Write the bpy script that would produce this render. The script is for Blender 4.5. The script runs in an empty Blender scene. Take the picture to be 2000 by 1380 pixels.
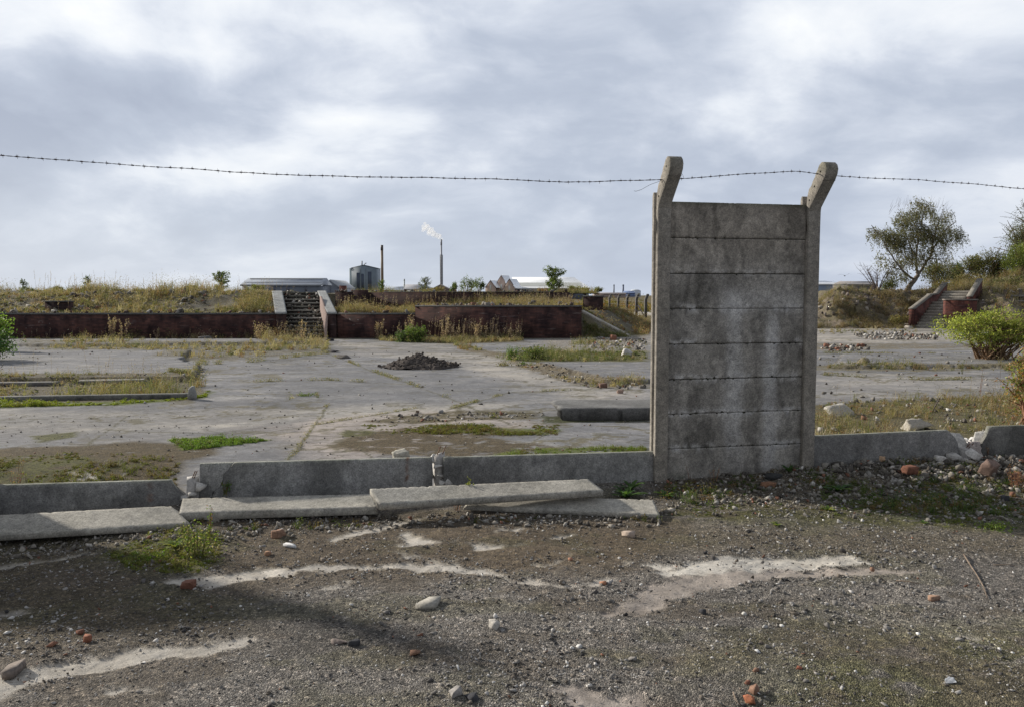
import bpy, bmesh, math, random
import numpy as np
from mathutils import Vector

random.seed(7)
RNG = np.random.default_rng(7)
PI = math.pi
scene = bpy.context.scene
COL = scene.collection

# ------------------------------------------------------------------ camera
FPX, PITCH, CAMH = 1600.0, math.atan((690 - 577) / 1600.0), 1.64
cam_d = bpy.data.cameras.new('camera')
cam = bpy.data.objects.new('camera', cam_d)
COL.objects.link(cam)
cam.location = (0, 0, CAMH)
cam.rotation_euler = (PI / 2 - PITCH, 0, 0)
cam_d.sensor_width = 36.0
cam_d.lens = FPX / 2000.0 * 36.0
cam_d.clip_end = 12000
cam_d.clip_start = 0.05
scene.camera = cam

# ------------------------------------------------------------------ sun and sky
SUN_EL = math.radians(24)
SUN_TO = Vector((-0.84, 0.54, 0)).normalized()          # horizontal direction towards the sun
sun_vec = Vector((SUN_TO.x * math.cos(SUN_EL), SUN_TO.y * math.cos(SUN_EL), math.sin(SUN_EL)))
sl = bpy.data.lights.new('sun', 'SUN')
sl.energy = 5.0
sl.angle = math.radians(2.6)
sl.color = (1.0, 0.93, 0.82)
so = bpy.data.objects.new('sun', sl)
COL.objects.link(so)
so.rotation_euler = (-sun_vec).to_track_quat('-Z', 'Y').to_euler()

world = bpy.data.worlds.new("World")
scene.world = world
world.use_nodes = True
scene.view_settings.view_transform = 'Standard'
scene.view_settings.look = 'None'
scene.view_settings.gamma = 1
scene.view_settings.use_curve_mapping = False
scene.view_settings.exposure = 0.1
scene.cycles.volume_bounces = 6


class NT:
    """small helper for node trees"""
    def __init__(s, tree):
        s.t = tree
        s.t.nodes.clear()

    def n(s, kind, **kw):
        nd = s.t.nodes.new(kind)
        for k, v in kw.items():
            if k == 'ins':
                for a, b in v.items():
                    if isinstance(b, bpy.types.NodeSocket):
                        s.t.links.new(b, nd.inputs[a])
                    else:
                        nd.inputs[a].default_value = b
            else:
                setattr(nd, k, v)
        return nd

    def math(s, op, a, b=0.0, c=None, clamp=False):
        ins = {0: a, 1: b}
        if c is not None:
            ins[2] = c
        return s.n('ShaderNodeMath', operation=op, use_clamp=clamp, ins=ins).outputs[0]

    def noise(s, vec, scale, detail=4, rough=0.55, dist=0.0):
        return s.n('ShaderNodeTexNoise', ins={'Vector': vec, 'Scale': scale, 'Detail': detail,
                                              'Roughness': rough, 'Distortion': dist}).outputs[0]

    def ramp(s, fac, stops, interp='LINEAR'):
        r = s.n('ShaderNodeValToRGB', ins={'Fac': fac})
        cr = r.color_ramp
        cr.interpolation = interp
        while len(cr.elements) < len(stops):
            cr.elements.new(0.5)
        for e, (p, c) in zip(cr.elements, stops):
            e.position = p
            e.color = (c[0], c[1], c[2], 1)
        return r.outputs[0]

    def mix(s, fac, a, b, blend='MIX', clamp=False):
        m = s.n('ShaderNodeMix', data_type='RGBA', blend_type=blend, clamp_result=clamp)
        for i, v in ((0, fac), (6, a), (7, b)):
            if isinstance(v, bpy.types.NodeSocket):
                s.t.links.new(v, m.inputs[i])
            elif i == 0:
                m.inputs[i].default_value = v
            else:
                m.inputs[i].default_value = (v[0], v[1], v[2], 1)
        return m.outputs[2]

    def mapr(s, v, a, b, c, d, smooth=True):
        return s.n('ShaderNodeMapRange', interpolation_type='SMOOTHSTEP' if smooth else 'LINEAR',
                   ins={0: v, 1: a, 2: b, 3: c, 4: d}).outputs[0]


def build_world():
    w = NT(world.node_tree)
    tc = w.n('ShaderNodeTexCoord')
    d = w.n('ShaderNodeVectorMath', operation='NORMALIZE', ins={0: tc.outputs['Generated']}).outputs[0]
    sp = w.n('ShaderNodeSeparateXYZ', ins={0: d})
    dx, dy, dz = sp.outputs
    sky = w.n('ShaderNodeTexSky', sky_type='NISHITA', sun_disc=False)
    sky.sun_elevation = SUN_EL
    sky.sun_rotation = math.atan2(SUN_TO.x, SUN_TO.y)
    sky.air_density = 1.0
    sky.dust_density = 1.5
    # cloud deck seen in perspective
    den = w.math('ADD', w.math('MAXIMUM', dz, 0.0), 0.34)
    u = w.math('DIVIDE', dx, den)
    v = w.math('DIVIDE', dy, den)
    uv = w.n('ShaderNodeCombineXYZ', ins={0: u, 1: v, 2: 0.7}).outputs[0]
    warp = w.noise(uv, 1.1, 3, 0.5)
    uvw = w.n('ShaderNodeVectorMath', operation='ADD', ins={0: uv, 1: w.n('ShaderNodeCombineXYZ', ins={0: w.math('MULTIPLY', warp, 0.55), 1: w.math('MULTIPLY', warp, -0.35), 2: 0.0}).outputs[0]}).outputs[0]
    n1 = w.noise(uvw, 2.1, 7, 0.5)
    off = w.n('ShaderNodeVectorMath', operation='ADD', ins={0: uvw, 1: (4.3, 1.7, 3.0)}).outputs[0]
    n2 = w.noise(off, 0.95, 5, 0.5)
    n3 = w.noise(off, 7.5, 6, 0.6)
    b = w.math('ADD', w.math('MULTIPLY', n1, 1.08), w.math('MULTIPLY', n2, 0.45))
    b = w.math('ADD', w.math('ADD', b, -0.075), w.math('MULTIPLY', n3, 0.22))          # about 0.5..1.0, mean 0.78

    def blob(cx, cz, rx, rz, amp):
        """brighter or thinner part of the deck in the direction (cx, 1, cz)"""
        ex = w.math('DIVIDE', w.math('SUBTRACT', w.math('DIVIDE', dx, w.math('MAXIMUM', dy, 0.05)), cx), rx)
        ez = w.math('DIVIDE', w.math('SUBTRACT', w.math('DIVIDE', dz, w.math('MAXIMUM', dy, 0.05)), cz), rz)
        r2 = w.math('ADD', w.math('MULTIPLY', ex, ex), w.math('MULTIPLY', ez, ez))
        return w.math('MULTIPLY', w.math('POWER', 2.718, w.math('MULTIPLY', r2, -1.0)), amp)
    b = w.math('ADD', b, w.mapr(dz, 0.16, 0.36, 0.0, 0.045))
    for args in BLOBS:
        b = w.math('ADD', b, blob(*args))
    cloud = w.ramp(b, [(0.54, (0.40, 0.45, 0.555)), (0.69, (0.485, 0.54, 0.645)), (0.79, (0.61, 0.66, 0.755)),
                       (0.88, (0.78, 0.82, 0.885)), (1.0, (0.93, 0.95, 0.97))])
    # the sky towards the sun is bright, behind the camera and overhead it is duller
    fwd = w.mapr(dy, -0.35, 0.75, SKY_BACK, 1.0)
    up = w.mapr(dz, 0.42, 0.85, 1.0, 0.62)
    hz = w.mapr(dz, -0.02, 0.2, 1.0, 0.0)
    hcol = w.mix(w.mapr(dx, -0.55, 0.45, 0.0, 1.0), (0.68, 0.735, 0.81), (0.50, 0.56, 0.68))
    cloud = w.mix(w.math('MULTIPLY', hz, 0.65), cloud, hcol)
    k = w.math('MULTIPLY', w.math('MULTIPLY', fwd, up), 1.0 / 0.1)
    cl = w.n('ShaderNodeVectorMath', operation='SCALE', ins={0: cloud, 'Scale': k}).outputs[0]
    cover = w.mapr(w.noise(uvw, 0.9, 4, 0.5), 0.25, 0.45, 0.86, 0.97)
    col = w.mix(cover, sky.outputs[0], cl)
    bg = w.n('ShaderNodeBackground', ins={'Color': col, 'Strength': 0.1})
    out = w.n('ShaderNodeOutputWorld')
    w.t.links.new(bg.outputs[0], out.inputs[0])


SKY_BACK = 0.64
BLOBS = [(-0.60, 0.36, 0.26, 0.07, 0.22), (-0.34, 0.16, 0.20, 0.04, 0.09), (-0.44, 0.235, 0.24, 0.045, -0.12),
         (-0.60, 0.10, 0.16, 0.025, 0.08), (0.30, 0.20, 0.5, 0.14, -0.05), (-0.08, 0.31, 0.18, 0.05, 0.06),
         (0.0, 0.10, 0.35, 0.05, -0.05), (0.45, 0.31, 0.25, 0.05, 0.03), (-0.6, 0.16, 0.12, 0.03, -0.08)]
build_world()

# ------------------------------------------------------------------ photograph geometry -> metres
_up = np.array([0, math.sin(PITCH), math.cos(PITCH)])
_fw = np.array([0, math.cos(PITCH), -math.sin(PITCH)])


def ray(px, py):
    return np.array([(px - 1000) / FPX, 0, 0]) + (-(py - 690) / FPX) * _up + _fw


def P(px, py, z=0.0):
    d = ray(px, py)
    t = (z - CAMH) / d[2]
    return np.array([0, 0, CAMH]) + d * t


def PY(px, py, Y):
    """point at distance Y ahead"""
    d = ray(px, py)
    return np.array([0, 0, CAMH]) + d * (Y / d[1])


FA = math.atan(0.21)
FU = np.array([math.cos(FA), math.sin(FA), 0.0])        # along the fence
FN = np.array([math.sin(FA), -math.cos(FA), 0.0])       # out of the fence, to the camera's side
F0 = P(1286, 943)
F0[2] = 0.0


def PF(px, py, off=0.0):
    """point of the upright plane of the fence"""
    d = ray(px, py)
    c = np.array([0, 0, CAMH])
    o = F0 + FN * off
    t = np.dot(o - c, FN) / np.dot(d, FN)
    return c + d * t


# ------------------------------------------------------------------ noise in numpy
_perm = np.random.default_rng(99).permutation(4096)
_val = np.random.default_rng(98).random(4096)


def vnoise(x, y, seed=0):
    x = np.asarray(x, dtype=np.float64)
    y = np.asarray(y, dtype=np.float64)
    xi = np.floor(x).astype(np.int64)
    yi = np.floor(y).astype(np.int64)
    xf = x - xi
    yf = y - yi
    xf = xf * xf * (3 - 2 * xf)
    yf = yf * yf * (3 - 2 * yf)

    def h(a, b):
        return _val[_perm[(_perm[(a + seed * 131) & 4095] + b) & 4095]]
    return (h(xi, yi) * (1 - xf) + h(xi + 1, yi) * xf) * (1 - yf) + (h(xi, yi + 1) * (1 - xf) + h(xi + 1, yi + 1) * xf) * yf


def fbm(x, y, seed=0, octv=4, gain=0.5):
    a, s, t, f = 1.0, 0.0, 0.0, 1.0
    for i in range(octv):
        s = s + a * vnoise(x * f + 17.3 * i, y * f - 9.1 * i, seed + i)
        t += a
        a *= gain
        f *= 2.03
    return s / t


def sstep(a, b, x):
    t = np.clip((x - a) / (b - a), 0, 1)
    return t * t * (3 - 2 * t)


def poly_sd(X, Y, poly):
    """signed distance to polygon, positive inside"""
    poly = np.asarray(poly)
    n = len(poly)
    d = np.full(X.shape, 1e9)
    inside = np.zeros(X.shape, dtype=bool)
    for i in range(n):
        ax, ay = poly[i]
        bx, by = poly[(i + 1) % n]
        ex, ey = bx - ax, by - ay
        L = ex * ex + ey * ey + 1e-12
        t = np.clip(((X - ax) * ex + (Y - ay) * ey) / L, 0, 1)
        d = np.minimum(d, np.hypot(X - ax - t * ex, Y - ay - t * ey))
        c = ((ay > Y) != (by > Y))
        xi = ax + (Y - ay) * ex / (ey if abs(ey) > 1e-12 else 1e-12)
        inside ^= (c & (X < xi))
    return np.where(inside, d, -d)


def line_d(X, Y, pts):
    d = np.full(X.shape, 1e9)
    for (ax, ay), (bx, by) in zip(pts[:-1], pts[1:]):
        ex, ey = bx - ax, by - ay
        L = ex * ex + ey * ey + 1e-12
        t = np.clip(((X - ax) * ex + (Y - ay) * ey) / L, 0, 1)
        d = np.minimum(d, np.hypot(X - ax - t * ex, Y - ay - t * ey))
    return d


def wpoly(pts, z=0.0):
    return [tuple(P(a, b, z)[:2]) for a, b in pts]


# ------------------------------------------------------------------ ground height
def fence_s(X, Y):
    """distance in front of the fence line (camera side positive)"""
    return (X - F0[0]) * FN[0] + (Y - F0[1]) * FN[1]


MOUND = P(1790, 945)
LEFTLOW = P(0, 1000)


PLATEAUS = []
for _pts, _h, _am in (([(-500, 742), (372, 735), (392, 713), (352, 702), (372, 683), (60, 683), (-500, 684)], 0.10, 0.35),
                      ([(1040, 707), (1560, 706), (1560, 741), (1190, 741), (1120, 724)], 0.07, 0.5),
                      ([(1640, 690), (2300, 688), (2300, 705), (1900, 712), (1640, 713)], 0.07, 0.6),
                      ([(-100, 662), (560, 661), (600, 667), (200, 671), (-100, 672)], 0.09, 0.5)):
    PLATEAUS.append((wpoly(_pts, _h), _h, _am))


def gz(X, Y):
    if np.ndim(X) == 0:
        return gz(np.array([float(X)]), np.array([float(Y)]))[0]
    X = np.asarray(X, dtype=np.float64)
    Y = np.asarray(Y, dtype=np.float64)
    s = fence_s(X, Y)
    near = sstep(14, 7, Y)
    front = sstep(-0.2, 0.2, s)
    z = (fbm(X * 0.7, Y * 0.7, 3, 3) - 0.5) * (0.03 + 0.05 * front) * near
    z = z + (fbm(X * 4.5, Y * 4.5, 5, 3) - 0.5) * 0.026 * front * near
    z = z + (fbm(X * 18, Y * 18, 6, 2) - 0.5) * 0.010 * front * near
    # the soil is a little higher against the fence, with a rubble bank at the right
    z = z + 0.035 * np.exp(-((s - 0.1) / 0.35) ** 2)
    m = np.exp(-((s - 0.25) / 0.42) ** 2) * sstep(1.9, 2.6, X) * (0.55 + 0.8 * fbm(X * 2.2, Y * 2.2, 8, 3))
    z = z + 0.06 * m
    # and lower at the far left
    z = z - 0.06 * sstep(-2.4, -3.2, X) * sstep(2.0, 1.0, np.abs(s))
    # raised old floors
    for pl, h, am in PLATEAUS:
        a = np.array(pl)
        sel = (X > a[:, 0].min() - 0.5) & (X < a[:, 0].max() + 0.5) & (Y > a[:, 1].min() - 0.5) & (Y < a[:, 1].max() + 0.5)
        if np.any(sel):
            if X.ndim == 0:
                continue
            xs, ys = X[sel], Y[sel]
            d = poly_sd(xs, ys, pl) + (fbm(xs * 2.6, ys * 2.6, 44, 4, 0.6) - 0.5) * am
            z[sel] += h * sstep(-0.03, 0.03, d)
    # beyond the slabs the ground is rough
    z = z + (fbm(X * 0.2, Y * 0.2, 31, 3) - 0.5) * 0.12 * sstep(34, 60, Y)
    return z


# ------------------------------------------------------------------ mesh builder
class MB:
    def __init__(s):
        s.V, s.T, s.Q, s.C = [], [], [], []
        s.n = 0
        s.smooth_parts = []

    def add(s, V, tri=None, quad=None, col=(1, 1, 1)):
        V = np.asarray(V, dtype=np.float64).reshape(-1, 3)
        s.V.append(V)
        if tri is not None and len(tri):
            s.T.append(np.asarray(tri, dtype=np.int64).reshape(-1, 3) + s.n)
        if quad is not None and len(quad):
            s.Q.append(np.asarray(quad, dtype=np.int64).reshape(-1, 4) + s.n)
        c = np.asarray(col, dtype=np.float64)
        if c.ndim == 1:
            c = np.tile(c[:3], (len(V), 1))
        s.C.append(c)
        s.n += len(V)

    def box(s, x0, x1, y0, y1, z0, z1, col=(1, 1, 1), M=None):
        V = np.array([[x, y, z] for z in (z0, z1) for y in (y0, y1) for x in (x0, x1)], dtype=float)
        if M is not None:
            V = V @ M[0].T + M[1]
        s.add(V, quad=[[0, 2, 3, 1], [4, 5, 7, 6], [0, 1, 5, 4], [2, 6, 7, 3], [0, 4, 6, 2], [1, 3, 7, 5]], col=col)

    def tube(s, pts, rad, sides=6, col=(1, 1, 1), cap=True):
        pts = np.asarray(pts, dtype=float)
        n = len(pts)
        rad = np.broadcast_to(np.asarray(rad, dtype=float), (n,))
        tan = np.gradient(pts, axis=0)
        tan /= np.linalg.norm(tan, axis=1)[:, None] + 1e-12
        ref = np.array([0, 0, 1.0]) if abs(tan[0][2]) < 0.9 else np.array([1.0, 0, 0])
        V = []
        for i in range(n):
            a = np.cross(tan[i], ref)
            a /= np.linalg.norm(a) + 1e-12
            b = np.cross(tan[i], a)
            ref = -b if np.dot(-b, ref) > 0 else b
            for k in range(sides):
                an = 2 * PI * k / sides
                V.append(pts[i] + rad[i] * (math.cos(an) * a + math.sin(an) * b))
        Q = []
        for i in range(n - 1):
            for k in range(sides):
                k2 = (k + 1) % sides
                Q.append([i * sides + k, i * sides + k2, (i + 1) * sides + k2, (i + 1) * sides + k])
        T = []
        if cap:
            for k in range(1, sides - 1):
                T.append([0, k, k + 1])
                o = (n - 1) * sides
                T.append([o, o + k + 1, o + k])
        s.add(V, tri=T, quad=Q, col=col)

    def prism(s, prof, ax, ay, origin, along, length, col=(1, 1, 1)):
        """polygon prof (a,b) in the plane of ax, ay, extruded by length along `along`"""
        ax, ay, origin, along = map(lambda q: np.asarray(q, dtype=float), (ax, ay, origin, along))
        n = len(prof)
        V = [origin + a * ax + b * ay + along * l for l in (0, length) for a, b in prof]
        Q = [[i, (i + 1) % n, n + (i + 1) % n, n + i] for i in range(n)]
        # caps by ear clipping through mathutils
        from mathutils.geometry import tessellate_polygon
        tt = tessellate_polygon([[Vector((a, b, 0)) for a, b in prof]])
        T = [list(t) for t in tt] + [[q + n for q in t[::-1]] for t in tt]
        s.add(V, tri=T, quad=Q, col=col)

    def build(s, name, mat, parent=None, smooth=False, recalc=True):
        V = np.concatenate(s.V)
        C = np.concatenate(s.C)
        T = np.concatenate(s.T) if s.T else np.zeros((0, 3), int)
        Q = np.concatenate(s.Q) if s.Q else np.zeros((0, 4), int)
        me = bpy.data.meshes.new(name)
        me.vertices.add(len(V))
        me.vertices.foreach_set('co', V.astype(np.float32).ravel())
        nl = len(T) * 3 + len(Q) * 4
        me.loops.add(nl)
        me.loops.foreach_set('vertex_index', np.concatenate([T.ravel(), Q.ravel()]).astype(np.int32))
        me.polygons.add(len(T) + len(Q))
        st = np.concatenate([np.arange(len(T)) * 3, len(T) * 3 + np.arange(len(Q)) * 4]).astype(np.int32)
        me.polygons.foreach_set('loop_start', st)
        if smooth:
            me.polygons.foreach_set('use_smooth', np.ones(len(T) + len(Q), dtype=bool))
        me.update(calc_edges=True)
        me.validate()
        at = me.color_attributes.new('Col', 'FLOAT_COLOR', 'POINT')
        at.data.foreach_set('color', np.concatenate([C[:, :3], np.ones((len(C), 1))], axis=1).astype(np.float32).ravel())
        if recalc and len(V) < 60000:
            bm = bmesh.new()
            bm.from_mesh(me)
            bmesh.ops.recalc_face_normals(bm, faces=bm.faces)
            bm.to_mesh(me)
            bm.free()
        me.materials.append(mat)
        o = bpy.data.objects.new(name, me)
        COL.objects.link(o)
        if parent is not None:
            o.parent = parent
            o.matrix_parent_inverse = parent.matrix_world.inverted()
            o.matrix_parent_inverse.translation = -Vector(parent.location)
        return o


def tag(o, label=None, cat=None, group=None, kind=None):
    if label:
        o['label'] = label
    if cat:
        o['category'] = cat
    if group:
        o['group'] = group
    if kind:
        o['kind'] = kind
    return o


def empty(name, loc, label=None, cat=None, group=None):
    o = bpy.data.objects.new(name, None)
    o.location = tuple(float(c) for c in loc)
    o.empty_display_size = 0.1
    COL.objects.link(o)
    return tag(o, label, cat, group)


# ------------------------------------------------------------------ materials
def mat_new(name):
    m = bpy.data.materials.new(name)
    m.use_nodes = True
    return m, NT(m.node_tree)


def finish(t, base, rough=0.85, bump=None, bstr=0.3, bdist=0.01, spec=0.3, extra=None):
    b = t.n('ShaderNodeBsdfPrincipled', ins={'Base Color': base, 'Roughness': rough, 'Specular IOR Level': spec})
    if bump is not None:
        bn = t.n('ShaderNodeBump', ins={'Height': bump, 'Strength': bstr, 'Distance': bdist})
        t.t.links.new(bn.outputs[0], b.inputs['Normal'])
    out = t.n('ShaderNodeOutputMaterial')
    sh = b.outputs[0]
    if extra:
        sh = extra(sh)
    t.t.links.new(sh, out.inputs[0])
    return b


def attr(t):
    return t.n('ShaderNodeAttribute', attribute_name='Col').outputs[0]


def pos(t):
    return t.n('ShaderNodeNewGeometry').outputs['Position']


def scl(t, v, s):
    return t.n('ShaderNodeVectorMath', operation='SCALE', ins={0: v, 'Scale': s}).outputs[0]


def m_concrete():
    m, t = mat_new('weathered_concrete')
    p = pos(t)
    fine = t.noise(p, 85, 5, 0.75)
    mid = t.noise(p, 22, 5, 0.6)
    big = t.noise(p, 3.0, 5, 0.6, 0.4)
    pits = t.n('ShaderNodeTexVoronoi', feature='F1', ins={'Vector': p, 'Scale': 52.0}).outputs['Distance']
    c = t.mix(1.0, attr(t), t.ramp(fine, [(0.3, (0.5, 0.5, 0.5)), (0.5, (0.97, 0.97, 0.97)), (0.7, (1.5, 1.5, 1.48))]), 'MULTIPLY')
    c = t.mix(1.0, c, t.ramp(mid, [(0.3, (0.72, 0.72, 0.73)), (0.7, (1.25, 1.25, 1.23))]), 'MULTIPLY')
    c = t.mix(1.0, c, t.ramp(big, [(0.32, (0.82, 0.82, 0.81)), (0.66, (1.12, 1.12, 1.13))]), 'MULTIPLY')
    c = t.mix(t.mapr(pits, 0.12, 0.24, 0.5, 0.0), c, (0.05, 0.05, 0.045))
    h = t.math('ADD', t.math('MULTIPLY', fine, 0.5), t.math('MULTIPLY', mid, 0.8))
    h = t.math('ADD', h, t.mapr(pits, 0.06, 0.2, 0.0, 0.5))
    finish(t, c, 0.92, h, 0.5, 0.006, 0.2)
    return m


def m_plain(name, rough=0.85, lo=0.75, hi=1.25, scale=30.0, bstr=0.3, bd=0.01, spec=0.25, metal=0.0):
    m, t = mat_new(name)
    p = pos(t)
    n = t.noise(p, scale, 5, 0.65)
    c = t.mix(1.0, attr(t), t.ramp(n, [(0.3, (lo,) * 3), (0.7, (hi,) * 3)]), 'MULTIPLY')
    b = finish(t, c, rough, n, bstr, bd, spec)
    b.inputs['Metallic'].default_value = metal
    return m


def m_leaf(name='leaf', trans=0.42):
    m, t = mat_new(name)
    c = t.mix(1.0, attr(t), (1.27, 1.22, 1.24), 'MULTIPLY')

    def ex(sh):
        tr = t.n('ShaderNodeBsdfTranslucent', ins={'Color': t.mix(1.0, c, (1.25, 1.3, 0.7), 'MULTIPLY')})
        mx = t.n('ShaderNodeMixShader', ins={0: trans})
        t.t.links.new(sh, mx.inputs[1])
        t.t.links.new(tr.outputs[0], mx.inputs[2])
        return mx.outputs[0]
    finish(t, c, 0.6, None, spec=0.25, extra=ex)
    return m


def m_ground():
    m, t = mat_new('ground_surface')
    p = pos(t)
    a = t.n('ShaderNodeAttribute', attribute_name='Col').outputs[0]
    g = t.n('ShaderNodeSeparateColor', ins={0: t.n('ShaderNodeAttribute', attribute_name='Kind').outputs[0]})
    grav, moss, conc = g.outputs[0], g.outputs[1], g.outputs[2]
    # stony speckle
    v1 = t.n('ShaderNodeTexVoronoi', feature='F1', ins={'Vector': p, 'Scale': 150.0})
    v2 = t.n('ShaderNodeTexVoronoi', feature='F1', ins={'Vector': p, 'Scale': 60.0})
    s1 = t.n('ShaderNodeSeparateColor', ins={0: v1.outputs['Color']}).outputs[0]
    s2 = t.n('ShaderNodeSeparateColor', ins={0: v2.outputs['Color']}).outputs[1]
    sp = t.ramp(s1, [(0.0, (0.45, 0.44, 0.44)), (0.5, (0.85, 0.84, 0.83)), (0.8, (1.1, 1.1, 1.08)), (0.94, (1.5, 1.48, 1.45)), (1.0, (2.2, 2.2, 2.15))])
    sp2 = t.ramp(s2, [(0.0, (0.6, 0.6, 0.6)), (0.85, (1.15, 1.13, 1.1)), (1.0, (1.9, 1.8, 1.7))])
    stones = t.mix(1.0, sp, sp2, 'MULTIPLY')
    f1 = t.noise(p, 60, 6, 0.7)
    f2 = t.noise(p, 9, 6, 0.62)
    fl = t.noise(t.n('ShaderNodeVectorMath', operation='MULTIPLY', ins={0: p, 1: (0.7, 1.15, 1.0)}).outputs[0], 1.5, 8, 0.68, 0.6)
    smooth = t.ramp(f1, [(0.25, (0.7, 0.7, 0.7)), (0.75, (1.3, 1.3, 1.3))])
    det = t.mix(grav, smooth, stones)
    c = t.mix(1.0, a, det, 'MULTIPLY')
    c = t.mix(1.0, c, t.ramp(f2, [(0.3, (0.78, 0.77, 0.76)), (0.7, (1.22, 1.22, 1.22))]), 'MULTIPLY')
    c = t.mix(t.math('MULTIPLY', conc, 0.9), c, t.mix(1.0, c, t.ramp(fl, [(0.3, (0.60, 0.61, 0.64)), (0.5, (0.95, 0.95, 0.96)), (0.68, (1.5, 1.44, 1.34))]), 'MULTIPLY'))
    m1 = t.noise(p, 26, 6, 0.75)
    c = t.mix(moss, c, t.mix(1.0, c, t.ramp(m1, [(0.36, (0.4, 0.42, 0.45)), (0.5, (0.95, 0.95, 0.9)), (0.66, (1.7, 1.65, 1.3))]), 'MULTIPLY'))
    h = t.math('ADD', t.math('MULTIPLY', f1, 0.4), t.math('MULTIPLY', f2, 0.7))
    h = t.math('ADD', h, t.math('MULTIPLY', t.math('MULTIPLY', v1.outputs['Distance'], grav), -1.2))
    h = t.math('ADD', h, t.math('MULTIPLY', t.math('MULTIPLY', m1, moss), 1.6))
    finish(t, c, 0.93, h, 0.8, 0.012, 0.15)
    return m


def m_brick():
    m, t = mat_new('old_brick')
    p = pos(t)
    sp = t.n('ShaderNodeSeparateXYZ', ins={0: p})
    uu = t.math('ADD', sp.outputs[0], sp.outputs[1])
    uv = t.n('ShaderNodeCombineXYZ', ins={0: uu, 1: sp.outputs[2], 2: 0.0}).outputs[0]
    b = t.n('ShaderNodeTexBrick', ins={'Vector': uv, 'Color1': (1.2, 1.05, 1.0, 1), 'Color2': (0.62, 0.62, 0.66, 1),
                                      'Mortar': (0.75, 0.85, 0.9, 1), 'Scale': 1.0, 'Mortar Size': 0.007,
                                      'Brick Width': 0.225, 'Row Height': 0.075, 'Bias': 0.0})
    n = t.noise(p, 1.3, 6, 0.65, 0.6)
    n2 = t.noise(t.n('ShaderNodeVectorMath', operation='MULTIPLY', ins={0: p, 1: (1.0, 1.0, 0.25)}).outputs[0], 3.5, 5, 0.6)
    n3 = t.noise(t.n('ShaderNodeVectorMath', operation='MULTIPLY', ins={0: p, 1: (0.35, 0.35, 3.0)}).outputs[0], 3.0, 5, 0.7)
    c = t.mix(1.0, attr(t), b.outputs[0], 'MULTIPLY')
    c = t.mix(1.0, c, t.ramp(n, [(0.34, (0.34, 0.38, 0.48)), (0.5, (0.9, 0.88, 0.9)), (0.66, (1.5, 1.38, 1.3))]), 'MULTIPLY')
    c = t.mix(1.0, c, t.ramp(n2, [(0.3, (0.6, 0.6, 0.62)), (0.7, (1.25, 1.25, 1.25))]), 'MULTIPLY')
    c = t.mix(t.mapr(n3, 0.60, 0.70, 0.0, 0.6), c, (0.22, 0.18, 0.17))
    n4 = t.noise(p, 9.0, 4, 0.6)
    c = t.mix(t.mapr(n4, 0.68, 0.74, 0.0, 0.6), c, (0.30, 0.27, 0.26))
    finish(t, c, 0.9, b.outputs['Fac'], -0.4, 0.01, 0.2)
    return m


M_CON = m_concrete()
M_GROUND = m_ground()
M_BRICK = m_brick()
M_LEAF = m_leaf()
M_BARK = m_plain('bark', 0.9, 0.6, 1.4, 14)
M_SOIL = m_plain('soil', 0.95, 0.5, 1.5, 18, 0.8, 0.03, 0.1)
M_STONE = m_plain('stone', 0.9, 0.65, 1.3, 60, 0.6, 0.004, 0.25)
M_METAL = m_plain('rusted_wire', 0.6, 0.6, 1.3, 90, 0.2, 0.001, 0.4, 0.35)
M_PAINT = m_plain('factory_sheet', 0.55, 0.88, 1.1, 0.35, 0.0, 0.01, 0.4)
M_WOOD = m_plain('old_wood', 0.85, 0.6, 1.3, 10)

# ------------------------------------------------------------------ ground sheet
K_GRAVEL, K_MOSS, K_CONC = 0, 1, 2


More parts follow.
